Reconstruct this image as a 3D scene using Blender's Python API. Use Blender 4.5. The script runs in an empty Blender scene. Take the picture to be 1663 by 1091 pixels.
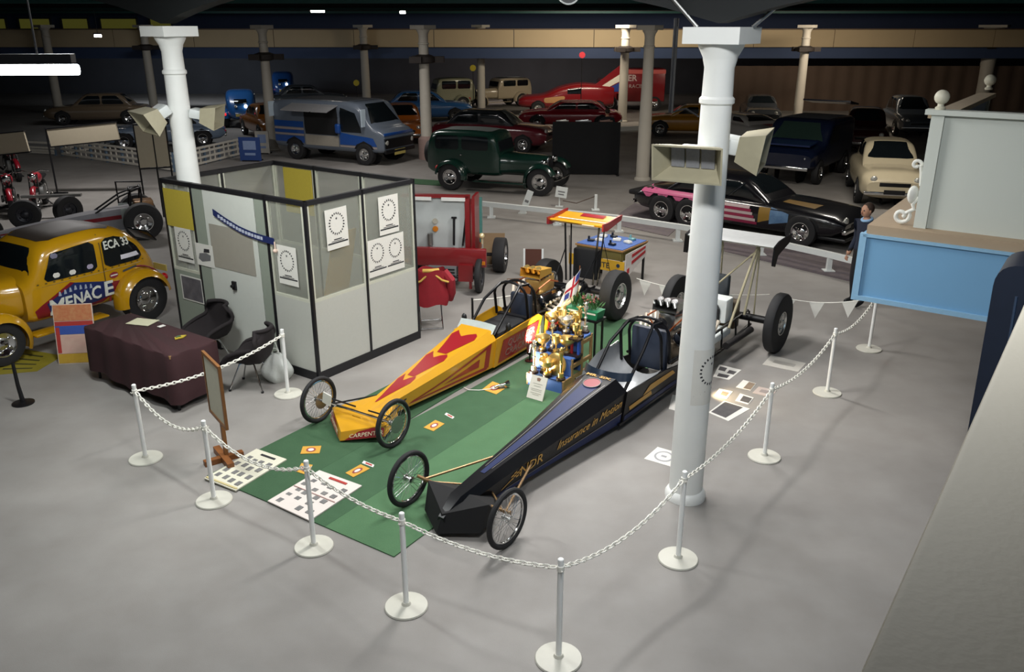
import bpy, bmesh, math, random
from mathutils import Vector, Matrix, geometry
R = math.radians
random.seed(7)
scene = bpy.context.scene
COL = scene.collection

# ---------------------------------------------------------------- camera
CAM_H, FPX, PITCH = 4.45, 1375.0, 0.3525
cam_data = bpy.data.cameras.new('camera')
cam_data.sensor_width = 36.0
cam_data.sensor_fit = 'HORIZONTAL'
cam_data.lens = FPX / 1663.0 * 36.0
cam_data.clip_start, cam_data.clip_end = 0.05, 300
cam = bpy.data.objects.new('camera', cam_data)
cam.location = (0, 0, CAM_H)
cam.rotation_euler = (math.pi / 2 - PITCH, 0, 0)
COL.objects.link(cam)
scene.camera = cam

# ---------------------------------------------------------------- world, lamps, exposure
world = bpy.data.worlds.new('hall_air')
scene.world = world
world.use_nodes = True
bg = world.node_tree.nodes['Background']
bg.inputs[0].default_value = (0.76, 0.80, 0.82, 1)
bg.inputs[1].default_value = 0.2
vs = scene.view_settings
vs.view_transform, vs.look, vs.exposure, vs.gamma = 'Standard', 'None', 0.0, 1.0
vs.use_curve_mapping = False


def area(name, loc, power, size, color=(1, 1, 1), aim=None):
    l = bpy.data.lights.new(name, 'AREA')
    l.shape = 'RECTANGLE'
    l.size, l.size_y = size
    l.energy = power
    l.color = color
    o = bpy.data.objects.new(name, l)
    o.location = loc
    if aim is not None:
        o.rotation_euler = (Vector(aim) - Vector(loc)).to_track_quat('-Z', 'Y').to_euler()
    COL.objects.link(o)
    return o


WARM, COOL = (1.0, 0.93, 0.83), (0.93, 1.0, 0.99)
# ceiling battens over the display stand and the rest of the hall
area('ceiling_lamp_display', (0.4, 9.0, 5.0), 285, (2.4, 0.5), (1, .985, .97), (0.6, 8.8, 0))
area('ceiling_lamp_stand_rear', (1.6, 13.0, 5.0), 250, (2.4, 0.5), (1, .975, .945), (1.2, 12.6, 0))
area('ceiling_lamp_cubicle', (-4.0, 8.5, 5.0), 165, (1.6, 0.4), (.97, 1, .98), (-3.2, 9.6, 0))
area('ceiling_lamp_balcony', (0.7, 3.4, 5.9), 205, (1.4, 0.5), (.97, .99, 1), (1.4, 6.6, 0.6))
area('ceiling_lamp_aisle', (2.5, 19.5, 5.0), 200, (2.4, 0.5), WARM, (2.0, 19.5, 0))
area('ceiling_lamp_six', (8.6, 20.0, 5.0), 165, (2.4, 0.5), WARM, (8.4, 19.6, 0))
area('ceiling_lamp_van', (-4.5, 26.0, 5.0), 170, (2.4, 0.5), (1, .96, .92), (-4.5, 25.5, 0))
area('ceiling_lamp_left', (-11.0, 22.0, 5.0), 220, (2.4, 0.5), (1, .97, .95), (-11.0, 22, 0))
area('ceiling_lamp_far', (4.0, 41.0, 5.0), 300, (3.0, 0.5), (1, .88, .70), (4.0, 46, 2))
area('ceiling_lamp_far_right', (15.0, 39.0, 5.0), 240, (3.0, 0.5), (1, .86, .68), (14.0, 44, 1))
area('gallery_fill', (2, 51.5, 2.6), 220, (8, .4), (1, .85, .75), (2, 57, 1.0))  # unseen fill added to lift the black wall under the gallery
area('gallery_fill_left', (-20, 51.5, 2.6), 150, (8, .4), (.85, .92, 1), (-20, 57, 1.0))  # second added fill, for the left end of the back wall
area('ceiling_lamp_far_left', (-14.0, 38.0, 5.0), 110, (3.0, 0.5), (.9, .95, 1), (-14, 40, 0))


def G(px, py, z=0.0):
    """floor-plan position (metres) of a spot measured on the photograph, at height z"""
    x, y = (px - 831.5) / FPX, -(py - 545.5) / FPX
    c, s = math.cos(PITCH), math.sin(PITCH)
    d = Vector((x, c + y * s, -s + y * c))
    t = (z - CAM_H) / d.z
    return Vector((d.x * t, d.y * t, z))


# ---------------------------------------------------------------- materials
def lin(h):
    h = h.lstrip('#')
    v = [int(h[i:i + 2], 16) / 255 for i in (0, 2, 4)]
    return tuple((c / 12.92 if c <= .04045 else ((c + .055) / 1.055) ** 2.4) for c in v) + (1,)


MATS = {}


def M(name, hexcol, rough=.5, metal=0.0, var=.10, scale=14.0, bump=0.0, bscale=60.0, coat=0.0, alpha=1.0,
      emit=None, estr=0.0, col2=None, detail=3.0):
    if name in MATS:
        return MATS[name]
    m = bpy.data.materials.new(name)
    m.use_nodes = True
    nt = m.node_tree
    b = nt.nodes['Principled BSDF']
    c = lin(hexcol)
    b.inputs['Roughness'].default_value = rough
    b.inputs['Metallic'].default_value = metal
    if coat:
        b.inputs['Coat Weight'].default_value = coat
        b.inputs['Coat Roughness'].default_value = .08
    if alpha < 1:
        b.inputs['Alpha'].default_value = alpha
    tc = nt.nodes.new('ShaderNodeTexCoord')
    nz = nt.nodes.new('ShaderNodeTexNoise')
    nz.inputs['Scale'].default_value = scale
    nz.inputs['Detail'].default_value = detail
    nt.links.new(tc.outputs['Object'], nz.inputs['Vector'])
    mx = nt.nodes.new('ShaderNodeMix')
    mx.data_type = 'RGBA'
    nt.links.new(nz.outputs['Fac'], mx.inputs['Factor'])
    if col2:
        a, d = c, lin(col2)
    else:
        a = tuple(min(1, x * (1 + var)) for x in c[:3]) + (1,)
        d = tuple(x * (1 - var) for x in c[:3]) + (1,)
    mx.inputs[6].default_value, mx.inputs[7].default_value = a, d
    nt.links.new(mx.outputs[2], b.inputs['Base Color'])
    if bump:
        n2 = nt.nodes.new('ShaderNodeTexNoise')
        n2.inputs['Scale'].default_value = bscale
        nt.links.new(tc.outputs['Object'], n2.inputs['Vector'])
        bp = nt.nodes.new('ShaderNodeBump')
        bp.inputs['Strength'].default_value = bump
        bp.inputs['Distance'].default_value = .02
        nt.links.new(n2.outputs['Fac'], bp.inputs['Height'])
        nt.links.new(bp.outputs[0], b.inputs['Normal'])
    if emit:
        b.inputs['Emission Color'].default_value = lin(emit)
        b.inputs['Emission Strength'].default_value = estr
    MATS[name] = m
    return m


def paint(name, h, rough=.28, coat=.5, var=.06):
    return M(name, h, rough, 0, var, 6, coat=coat)


white_paint = M('white_paint', '#d6dad8', .45, var=.05)
column_white = M('column_white', '#e6e7e3', .5, var=.05, scale=5)
chain_white = M('chain_white', '#e8e6dc', .4)
black_metal = M('black_metal', '#17171a', .4, .3)
black_plastic = M('black_plastic', '#141416', .45)
rubber = M('rubber', '#1b1b1d', .75, var=.2)
chrome = M('chrome', '#d8d8d8', .12, 1.0, var=.03)
steel = M('steel', '#9a9a98', .35, .9)
alu = M('polished_aluminium', '#c9cac8', .25, .95)
gold = M('gold_cup', '#e6c57a', .3, .85, var=.08)
silver = M('silver_cup', '#ece8dc', .26, .8, var=.05)
glass_dark = M('dark_glass', '#12171a', .08, 0, coat=.4, var=.3)
glass_clear = M('office_glass', '#9a9d92', .12, 0, var=.06, alpha=.36)
wood = M('light_wood', '#a9885c', .55, col2='#8d6b42', scale=9)
dark_wood = M('brown_wood', '#8a5528', .5, col2='#6b3d18', scale=9)
board_white = M('board_white', '#d9d4c8', .6, var=.04)
paper = M('paper', '#dcdad2', .7, var=.04)
ink = M('ink', '#2b2b2e', .7)
grey_ink = M('grey_ink', '#6f6f70', .7)
red_ink = M('red_ink', '#a8352f', .6)
yellow_paint = paint('yellow_paint', '#cb951f')
red_paint = paint('red_paint', '#931c24')
black_paint = paint('black_paint', '#09090d', .36, 0)
black_paint.node_tree.nodes['Principled BSDF'].inputs['Specular IOR Level'].default_value = .28
blue_stripe = paint('blue_stripe', '#1c2850', .45, 0)
blue_stripe.node_tree.nodes['Principled BSDF'].inputs['Specular IOR Level'].default_value = .3
gold_leaf = M('gold_leaf', '#c99c4a', .5, .1)
lamp_glow = M('lamp_glow', '#ffffff', .5, emit='#fff6e8', estr=14)


# ---------------------------------------------------------------- mesh builder
class MB:
    def __init__(s):
        s.v, s.f, s.m, s.slot = [], [], [], 0

    def add(s, vs, fs, T=None):
        o = len(s.v)
        s.v += [tuple(T @ Vector(p)) if T else tuple(p) for p in vs]
        s.f += [tuple(i + o for i in f) for f in fs]
        s.m += [s.slot] * len(fs)
        return s

    def box(s, c, d, T=None, taper=1.0, bev=0.0):
        x, y, z = (k / 2 for k in d)
        if bev > 0:
            bm = bmesh.new()
            bmesh.ops.create_cube(bm, size=1)
            for v in bm.verts:
                v.co = Vector((v.co.x * d[0], v.co.y * d[1], v.co.z * d[2])) + Vector(c)
            bmesh.ops.bevel(bm, geom=list(bm.edges), offset=bev, segments=2, affect='EDGES', profile=.5)
            bm.verts.index_update()
            s.add([tuple(v.co) for v in bm.verts], [tuple(v.index for v in f.verts) for f in bm.faces], T)
            bm.free()
            return s
        t = taper
        vs = [(-x, -y, -z), (x, -y, -z), (x, y, -z), (-x, y, -z), (-x * t, -y * t, z), (x * t, -y * t, z), (x * t, y * t, z), (-x * t, y * t, z)]
        vs = [(a + c[0], b + c[1], e + c[2]) for a, b, e in vs]
        return s.add(vs, [(3, 2, 1, 0), (4, 5, 6, 7), (0, 1, 5, 4), (1, 2, 6, 5), (2, 3, 7, 6), (3, 0, 4, 7)], T)

    def tube(s, path, r, n=8, closed=False, T=None, caps=True):
        P = [Vector(p) for p in path]
        k = len(P)
        rs = r if isinstance(r, (list, tuple)) else [r] * k
        vs, fs = [], []
        prev = None
        for i in range(k):
            if closed:
                t = P[(i + 1) % k] - P[i - 1]
            else:
                t = P[min(i + 1, k - 1)] - P[max(i - 1, 0)]
            t.normalize()
            if prev is None:
                a = Vector((0, 0, 1)) if abs(t.z) < .9 else Vector((1, 0, 0))
                u = t.cross(a).normalized()
            else:
                u = (prev - t * prev.dot(t))
                u = u.normalized() if u.length > 1e-6 else t.orthogonal().normalized()
            prev = u
            w = t.cross(u)
            for j in range(n):
                a = 2 * math.pi * j / n
                vs.append(P[i] + (u * math.cos(a) + w * math.sin(a)) * rs[i])
        for i in range(k if closed else k - 1):
            for j in range(n):
                a, b = i * n + j, i * n + (j + 1) % n
                c, d = ((i + 1) % k) * n + (j + 1) % n, ((i + 1) % k) * n + j
                fs.append((a, d, c, b))
        if not closed and caps:
            fs.append(tuple(range(n)))
            fs.append(tuple(range((k - 1) * n + n - 1, (k - 1) * n - 1, -1)))
        return s.add(vs, fs, T)

    def cyl(s, p0, p1, r0, r1=None, n=14, T=None):
        return s.tube([p0, p1], [r0, r0 if r1 is None else r1], n, T=T)

    def lathe(s, prof, n=20, T=None, caps=True):
        vs, fs = [], []
        k = len(prof)
        for r, z in prof:
            for j in range(n):
                a = 2 * math.pi * j / n
                vs.append((r * math.cos(a), r * math.sin(a), z))
        for i in range(k - 1):
            for j in range(n):
                fs.append((i * n + j, i * n + (j + 1) % n, (i + 1) * n + (j + 1) % n, (i + 1) * n + j))
        if caps:
            if prof[0][0] > 1e-5:
                fs.append(tuple(range(n - 1, -1, -1)))
            if prof[-1][0] > 1e-5:
                fs.append(tuple(range((k - 1) * n, k * n)))
        return s.add(vs, fs, T)

    def sphere(s, c, r, n=12, sq=(1, 1, 1), T=None):
        prof = [(max(1e-6, math.sin(math.pi * i / 8)), -math.cos(math.pi * i / 8)) for i in range(9)]
        X = Matrix.Translation(c) @ Matrix.Diagonal((r * sq[0], r * sq[1], r * sq[2], 1))
        return s.lathe(prof, n, (T @ X) if T else X, caps=False)

    def grid(s, fn, nu, nv, T=None):
        vs = [fn(i / nu, j / nv) for i in range(nu + 1) for j in range(nv + 1)]
        fs = [(i * (nv + 1) + j, (i + 1) * (nv + 1) + j, (i + 1) * (nv + 1) + j + 1, i * (nv + 1) + j + 1) for i in range(nu) for j in range(nv)]
        return s.add(vs, fs, T)

    def prism(s, poly, fn, t0, t1, T=None):
        """extrude the 2-D outline; fn(u, v, t) gives the 3-D point"""
        n = len(poly)
        vs = [fn(u, v, t0) for u, v in poly] + [fn(u, v, t1) for u, v in poly]
        tri = geometry.tessellate_polygon([[Vector((u, v, 0)) for u, v in poly]])
        fs = [tuple(t) for t in tri] + [tuple(i + n for i in reversed(t)) for t in tri]
        fs += [(i, (i + 1) % n, (i + 1) % n + n, i + n) for i in range(n)]
        return s.add(vs, fs, T)

    def mesh(s, name, mats, angle=35):
        me = bpy.data.meshes.new(name)
        me.from_pydata(s.v, [], s.f)
        for m in (mats if isinstance(mats, (list, tuple)) else [mats]):
            me.materials.append(m)
        me.polygons.foreach_set('material_index', s.m)
        bm = bmesh.new()
        bm.from_mesh(me)
        bmesh.ops.recalc_face_normals(bm, faces=bm.faces)
        bm.to_mesh(me)
        bm.free()
        me.shade_smooth()
        me.set_sharp_from_angle(angle=R(angle))
        me.update()
        return me


def tag(o, label=None, cat=None, group=None, kind=None):
    for k, v in (('label', label), ('category', cat), ('group', group), ('kind', kind)):
        if v:
            o[k] = v
    return o


def thing(name, label, cat, loc=(0, 0, 0), rz=0.0, group=None):
    o = bpy.data.objects.new(name, None)
    o.empty_display_size = .1
    COL.objects.link(o)
    o.location, o.rotation_euler = loc, (0, 0, rz)
    return tag(o, label, cat, group)


def part(mb, name, mats, parent=None, loc=(0, 0, 0), rot=(0, 0, 0), label=None, angle=35):
    me = mb.mesh(name, mats, angle) if isinstance(mb, MB) else mb
    o = bpy.data.objects.new(name, me)
    COL.objects.link(o)
    o.location, o.rotation_euler = loc, rot
    if parent is not None:
        o.parent = parent
    if label:
        o['label'] = label
    return o


def solo(mb, name, mats, label, cat, loc=(0, 0, 0), rz=0.0, group=None, angle=35):
    o = part(mb, name, mats, None, loc, (0, 0, rz), angle=angle)
    return tag(o, label, cat, group)


def struct(mb, name, mats, parent=None, angle=35):
    o = part(mb, name, mats, parent, angle=angle)
    if parent is None:
        o['kind'] = 'structure'
    return o


def tree_copy(o, parent=None):
    c = o.copy()
    COL.objects.link(c)
    c.parent = parent
    for ch in list(o.children):
        tree_copy(ch, c)
    return c


def text_mb(txt, height, fn, depth=.002, align='CENTER', squeeze=1.0, shear=0.0, bold=0.0):
    """lettering as a mesh; fn(u, v, t) places a letter point (u right, v up, t out)"""
    cu = bpy.data.curves.new('txt', 'FONT')
    cu.body, cu.size, cu.align_x, cu.align_y = txt, height * 1.4, align, 'CENTER'
    cu.extrude, cu.shear, cu.resolution_u = depth, shear, 2
    cu.offset = bold
    ob = bpy.data.objects.new('txt', cu)
    COL.objects.link(ob)
    dg = bpy.context.evaluated_depsgraph_get()
    me = bpy.data.meshes.new_from_object(ob.evaluated_get(dg))
    mb = MB()
    mb.add([fn(v.co.x * squeeze, v.co.y, v.co.z + depth) for v in me.vertices], [tuple(p.vertices) for p in me.polygons])
    bpy.data.objects.remove(ob)
    bpy.data.curves.remove(cu)
    bpy.data.meshes.remove(me)
    return mb


def pchip(xs, ys, x):
    n = len(xs)
    if x <= xs[0]:
        return ys[0]
    if x >= xs[-1]:
        return ys[-1]
    h = [xs[i + 1] - xs[i] for i in range(n - 1)]
    d = [(ys[i + 1] - ys[i]) / h[i] for i in range(n - 1)]
    m = [d[0]] + [0 if d[i - 1] * d[i] <= 0 else 2 * d[i - 1] * d[i] / (d[i - 1] + d[i]) for i in range(1, n - 1)] + [d[-1]]
    i = max(j for j in range(n - 1) if xs[j] <= x)
    t = (x - xs[i]) / h[i]
    return ((1 + 2 * t) * (1 - t) ** 2 * ys[i] + t * (1 - t) ** 2 * h[i] * m[i] + t * t * (3 - 2 * t) * ys[i + 1] + t * t * (t - 1) * h[i] * m[i + 1])


class Body:
    """smooth coachwork: stations (x, z_bottom, z_top, half_width, squareness)"""

    def __init__(s, st):
        s.st = sorted(st)
        s.c = list(zip(*s.st))

    def at(s, x):
        return [pchip(s.c[0], s.c[k], x) for k in range(1, 5)]

    def side(s, x, z, sgn, off=0.0):
        zb, zt, w, n = s.at(x)
        h, zc = (zt - zb) / 2, (zt + zb) / 2
        t = min(.999, abs((z - zc) / max(h, 1e-4)))
        return Vector((x, sgn * (w * (1 - t ** n) ** (1 / n) + off), z))

    def top(s, x, y, off=0.0):
        zb, zt, w, n = s.at(x)
        h, zc = (zt - zb) / 2, (zt + zb) / 2
        t = min(.999, abs(y / max(w, 1e-4)))
        return Vector((x, y, zc + h * (1 - t ** n) ** (1 / n) + off))

    def skin(s, mb, nx=22, nr=28):
        x0, x1 = s.c[0][0], s.c[0][-1]
        vs, fs = [], []
        for i in range(nx + 1):
            x = x0 + (x1 - x0) * i / nx
            zb, zt, w, n = s.at(x)
            h, zc = (zt - zb) / 2, (zt + zb) / 2
            for j in range(nr):
                a = 2 * math.pi * (j + .5) / nr
                ca, sa = math.cos(a), math.sin(a)
                vs.append((x, w * math.copysign(abs(ca) ** (2 / n), ca), zc + h * math.copysign(abs(sa) ** (2 / n), sa)))
        for i in range(nx):
            for j in range(nr):
                fs.append((i * nr + j, i * nr + (j + 1) % nr, (i + 1) * nr + (j + 1) % nr, (i + 1) * nr + j))
        fs += [tuple(range(nr - 1, -1, -1)), tuple(range(nx * nr, (nx + 1) * nr))]
        mb.add(vs, fs)
        return mb

    def patch(s, mb, poly, face, off=.006, rows=7, cols=8):
        """lay a convex outline on the skin: face = +1/-1 sides (x, z) or 0 top (x, y)"""
        k = 1
        lo, hi = min(p[k] for p in poly), max(p[k] for p in poly)
        e = (hi - lo) * 1e-3
        rowsp = []
        for i in range(rows + 1):
            q = lo + e + (hi - lo - 2 * e) * i / rows
            xs = []
            for a, b in zip(poly, poly[1:] + poly[:1]):
                if (a[1] - q) * (b[1] - q) <= 0 and a[1] != b[1]:
                    xs.append(a[0] + (b[0] - a[0]) * (q - a[1]) / (b[1] - a[1]))
            rowsp.append((min(xs), max(xs), q))
        vs, fs = [], []
        for a, b, q in rowsp:
            for j in range(cols + 1):
                x = a + (b - a) * j / cols
                vs.append(s.side(x, q, face, off) if face else s.top(x, q, off))
        for i in range(rows):
            for j in range(cols):
                p = i * (cols + 1) + j
                fs.append((p, p + 1, p + cols + 2, p + cols + 1))
        return mb.add(vs, fs)


def rpoly(pts, r, seg=4):
    """round the corners of an outline"""
    out = []
    n = len(pts)
    for i in range(n):
        p, a, b = Vector(pts[i]), Vector(pts[i - 1]), Vector(pts[(i + 1) % n])
        rr = min(r, (a - p).length * .45, (b - p).length * .45)
        p0, p1 = p + (a - p).normalized() * rr, p + (b - p).normalized() * rr
        for k in range(seg + 1):
            t = k / seg
            q = p0 * (1 - t) ** 2 + p * 2 * t * (1 - t) + p1 * t * t
            out.append((q.x, q.y))
    return out


def circ(cx, cz, r, n=20, a0=0, a1=2 * math.pi):
    full = abs(a1 - a0 - 2 * math.pi) < 1e-6
    return [(cx + r * math.cos(a0 + (a1 - a0) * i / (n if full else n - 1)), cz + r * math.sin(a0 + (a1 - a0) * i / (n if full else n - 1))) for i in range(n)]


AX_Y = Matrix.Rotation(R(90), 4, 'X')      # lathe axis z -> -y
WHEEL_CACHE = {}


def wheel(parent, x, y, r, w, rim=.6, style='slot', rimmat=None, tyre_mat=None):
    """tyre standing on the floor with its rim as a sub-part; y<0 faces -y"""
    rm = rimmat or chrome
    key = (r, w, rim, style, rm.name)
    if key not in WHEEL_CACHE:
        rr = r * rim
        prof = [(rr, -w * .42), (rr + (r - rr) * .55, -w * .5), (r * .97, -w * .44), (r, -w * .3), (r, w * .3), (r * .97, w * .44), (rr + (r - rr) * .55, w * .5), (rr, w * .42)]
        t = MB().lathe(prof, 28, AX_Y, caps=False)
        t.lathe([(rr, -w * .42), (rr * .96, 0), (rr, w * .42)], 28, AX_Y, caps=False)
        k = MB()
        k.lathe([(rr, w * .44), (rr * .93, w * .44), (rr * .88, w * .30), (rr * .5, w * .20), (rr * .3, w * .34), (rr * .12, w * .38), (0, w * .38)], 24, AX_Y, caps=False)
        k.lathe([(rr, -w * .44), (rr * .93, -w * .44), (rr * .88, -w * .30), (rr * .5, -w * .20), (rr * .3, -w * .3), (0, -w * .3)], 24, AX_Y, caps=False)
        for i in range(5):
            a = 2 * math.pi * i / 5
            c = Vector((math.cos(a) * rr * .62, 0, math.sin(a) * rr * .62))
            for sy in (-1, 1):
                k.sphere((c.x, sy * w * .27, c.z), rr * .13, 8, (1, .5, 1))
        WHEEL_CACHE[key] = (t.mesh('tyre', tyre_mat or rubber), k.mesh('rim', rm))
    a, b = WHEEL_CACHE[key]
    o = part(a, 'wheel', None, parent, (x, y, r))
    part(b, 'rim', None, o)
    return o
# ================================================================ the hall
GRID = R(54.8)                                   # the building grid runs this way in plan
BV = Vector((math.cos(GRID), math.sin(GRID), 0))
AV = Vector((math.sin(GRID), -math.cos(GRID), 0))

concrete = M('concrete', '#9d9a96', .62, var=.0, col2='#837e79', scale=2.2, detail=10, bump=.1, bscale=160)
nt = concrete.node_tree                          # broad worn and stained areas of the slab
_b = nt.nodes['Principled BSDF']
_mx = [n for n in nt.nodes if n.type == 'MIX'][0]
_n = nt.nodes.new('ShaderNodeTexNoise'); _n.inputs['Scale'].default_value = .35; _n.inputs['Detail'].default_value = 6
_t = [n for n in nt.nodes if n.type == 'TEX_COORD'][0]
nt.links.new(_t.outputs['Object'], _n.inputs['Vector'])
_r = nt.nodes.new('ShaderNodeMapRange'); _r.inputs[1].default_value = .35; _r.inputs[2].default_value = .7
_r.inputs[3].default_value = .74; _r.inputs[4].default_value = 1.10
nt.links.new(_n.outputs['Fac'], _r.inputs[0])
_m2 = nt.nodes.new('ShaderNodeMix'); _m2.data_type = 'RGBA'; _m2.blend_type = 'MULTIPLY'
_m2.inputs['Factor'].default_value = 1
nt.links.new(_mx.outputs[2], _m2.inputs[6]); nt.links.new(_r.outputs[0], _m2.inputs[7])
nt.links.new(_m2.outputs[2], _b.inputs['Base Color'])

struct(MB().box((0, 26, -.1), (100, 76, .2)), 'floor', concrete)
ceil_m = M('ceiling_dark', '#2b3238', .8, var=.25, scale=1.0)
struct(MB().box((0, 26, 6.2), (100, 76, .2)), 'ceiling', ceil_m)
dark_wall = M('dark_wall', '#43454b', .85, var=.3, scale=.6)
blue_wall = M('blue_wall', '#3a486a', .8, var=.15, scale=.5)
brown_curtain = M('brown_curtain', '#5d4c40', .85, var=.15, scale=1.5)
cream_wall = M('cream_fascia', '#cdb894', .7, var=.06, scale=1.2)
struct(MB().box((0, 60.1, 3), (100, .2, 6.6)), 'wall_back', dark_wall)
struct(MB().box((-46, 26, 3), (.2, 76, 6.6)), 'wall_left', dark_wall)
struct(MB().box((46, 26, 3), (.2, 76, 6.6)), 'wall_right', dark_wall)
# brown drape along the far right end of the hall
d = MB()
pts = [(10.5 + i * .18, 47.9 + .05 * math.sin(i * 1.3)) for i in range(190)]
d.add([(x, y, z) for x, y in pts for z in (0, 2.35)], [(2 * i, 2 * i + 2, 2 * i + 3, 2 * i + 1) for i in range(189)])
struct(d, 'wall_drape', brown_curtain)
# gallery: cream parapet boards over a blue edge beam, floor slab and blue upper wall
g = struct(MB().box((0, 50.5, 3.05), (92, 6.4, .18)), 'gallery_floor', dark_wall)
for i in range(22):
    x = -44 + i * 4.2
    part(MB().box((x, 47.1, 3.76), (4.17, .08, .86)), 'parapet_board', cream_wall, g)
part(MB().box((0, 47.3, 3.03), (92, .12, .54)), 'edge_beam', M('edge_beam_blue', '#3f5073', .7, var=.12, scale=.7), g)
part(MB().box((0, 47.1, 4.22), (92, .14, .06)), 'handrail', M('rail_brown', '#6a5848', .6), g)
struct(MB().box((0, 53.9, 4.7), (92, .2, 3.1)), 'wall_gallery', blue_wall)
# lit windows at the back of the left gallery
olive = M('lit_pane', '#8d8a3c', .6, emit='#8d8a3c', estr=.12)
wx = [(-31.4, 2.6), (-28.4, 1.9), (-26.0, 1.6), (-23.4, 2.2), (-20.9, 1.3)]
for i, (x, w) in enumerate(wx):
    wb = MB()
    for sx in (-1, 1):
        wb.box((x + sx * w / 2, 53.7, 4.25), (.09, .1, 1.15))
    for z in (3.7, 4.8):
        wb.box((x, 53.7, z), (w, .1, .09))
    wo = struct(wb, 'window_%d' % (i + 1), dark_wall)
    part(MB().box((x, 53.74, 4.25), (w - .06, .03, 1.05)), 'pane', olive, wo)

# arched beams along the column rows
teal = M('beam_teal', '#14403d', .6, .1, var=.25, scale=3)
beam_dark = M('beam_dark', '#0c1011', .75, var=.3, scale=2)


def arch_beam(p, q, name, rise=.42, zs=4.46):
    b = MB()
    p, q = Vector((p[0], p[1], 0)), Vector((q[0], q[1], 0))
    dv = (q - p)
    n = Vector((-dv.y, dv.x, 0)).normalized() * .11
    k = 16
    vs, fs = [], []
    for i in range(k + 1):
        t = i / k
        c = p + dv * t
        lo = zs + rise * (1 - abs(2 * t - 1) ** 2.6)
        for s_, z in ((-1, lo), (1, lo), (1, 5.35), (-1, 5.35)):
            vs.append(c + n * s_ + Vector((0, 0, z)))
    for i in range(k):
        for j in range(4):
            fs.append((i * 4 + j, i * 4 + (j + 1) % 4, i * 4 + 4 + (j + 1) % 4, i * 4 + 4 + j))
    b.add(vs, fs)
    o = struct(b, name, beam_dark)
    f = MB()
    f.tube([p + dv * (i / k) + Vector((0, 0, zs + .05 + rise * (1 - abs(2 * i / k - 1) ** 2.6))) - n * 1.25 for i in range(k + 1)], .03, 6)
    part(f, 'flange', teal, o)
    return o


C1, C2 = Vector((1.74, 7.44, 0)), Vector((-4.58, 12.02, 0))
step = C2 - C1
arch_beam(C1, C2, 'trim_beam_1')
arch_beam(C2, C2 + step, 'trim_beam_2')
arch_beam(C1 - step, C1, 'trim_beam_3')
for i, y in enumerate((24.2, 36.0, 45.5)):
    tb = struct(MB().box((0, y, 5.3), (90, .3, .62)), 'trim_beam_%d' % (4 + i), beam_dark)
    part(MB().box((0, y - .16, 5.02), (90, .06, .10)), 'flange', teal, tb)


# ---------------------------------------------------------------- columns
def column(x, y, label, r0=.165, r1=.13, shade=None, plinth=False, rods=False, ring=False, h=4.43, rz=0.0):
    m = shade or column_white
    t = thing('column', label, 'column', (x, y, 0), rz)
    s_ = MB().lathe([(r0, 0), (r0 * .995, .4), (r0 * .97, 1.5), (r1 * 1.06, 3.0), (r1, h - .62)], 28)
    part(s_, 'shaft', m, t)
    k = MB()
    zz = h - .62
    k.lathe([(r1, zz), (r1 * 1.14, zz + .015), (r1 * 1.14, zz + .05), (r1 * 1.0, zz + .07), (r1 * .96, zz + .3), (r1 * 1.08, zz + .36), (r1 * 1.1, zz + .38), (r1 * 1.42, zz + .46), (r1 * 1.5, zz + .5)], 28)
    k.box((0, 0, h - .065), (r1 * 3.75, r1 * 3.75, .13), Matrix.Rotation(GRID - rz, 4, 'Z'))
    part(k, 'capital', m, t)
    b = MB().lathe([(r0 * 1.22, 0), (r0 * 1.22, .05), (r0 * 1.08, .09), (r0, .1)], 28)
    if plinth:
        b.lathe([(r0 * 1.5, 0), (r0 * 1.5, .7), (r0, .8)], 12)
    part(b, 'base', M('plinth_pink', '#9b837c', .7) if plinth else m, t)
    if ring:
        f = MB().lathe([(r1 + .03, 3.2), (r1 + .25, 3.26), (r1 + .25, 3.42), (r1 + .03, 3.5)], 16)
        for a in range(3):
            f.box((math.cos(a * 2.1) * (r1 + .32), math.sin(a * 2.1) * (r1 + .32), 3.34), (.4, .3, .2))
        part(f, 'lamp_bracket', M('bracket_dark', '#2c2522', .7), t)
    return t


c1 = column(C1.x, C1.y, 'tall white round column standing beside the black dragster')
for a, b_ in (((-.2, .05, 4.43), (-1.05, .4, 5.35)), ((.22, -.1, 4.43), (1.2, -.4, 5.35))):
    part(MB().cyl(a, b_, .016, n=8), 'tie_rod', steel, c1)
part(MB().cyl((-.34, .25, 4.5), (-.34, .25, 3.72), .022, n=8).tube([(-.34, .25, 3.72), (-.22, .2, 3.76), (-.12, .12, 3.7)], .008, 6), 'drop_rod', black_metal, c1)
column(C2.x, C2.y, 'white round column rising inside the grey office cubicle', r0=.18, r1=.14)
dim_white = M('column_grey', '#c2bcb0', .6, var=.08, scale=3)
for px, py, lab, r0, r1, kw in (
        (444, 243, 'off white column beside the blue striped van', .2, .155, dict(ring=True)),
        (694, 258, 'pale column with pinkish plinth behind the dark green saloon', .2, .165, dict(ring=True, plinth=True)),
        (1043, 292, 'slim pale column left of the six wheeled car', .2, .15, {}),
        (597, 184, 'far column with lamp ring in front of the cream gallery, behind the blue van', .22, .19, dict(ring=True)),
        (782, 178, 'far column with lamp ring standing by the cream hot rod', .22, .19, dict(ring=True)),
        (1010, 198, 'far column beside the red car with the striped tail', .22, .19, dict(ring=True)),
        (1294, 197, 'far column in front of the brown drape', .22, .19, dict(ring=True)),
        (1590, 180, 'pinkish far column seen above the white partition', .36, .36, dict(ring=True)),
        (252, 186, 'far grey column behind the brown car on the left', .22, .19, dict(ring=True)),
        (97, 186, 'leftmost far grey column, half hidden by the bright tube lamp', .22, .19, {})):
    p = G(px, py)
    column(p.x, p.y, lab, r0, r1, dim_white, **kw)

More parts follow.
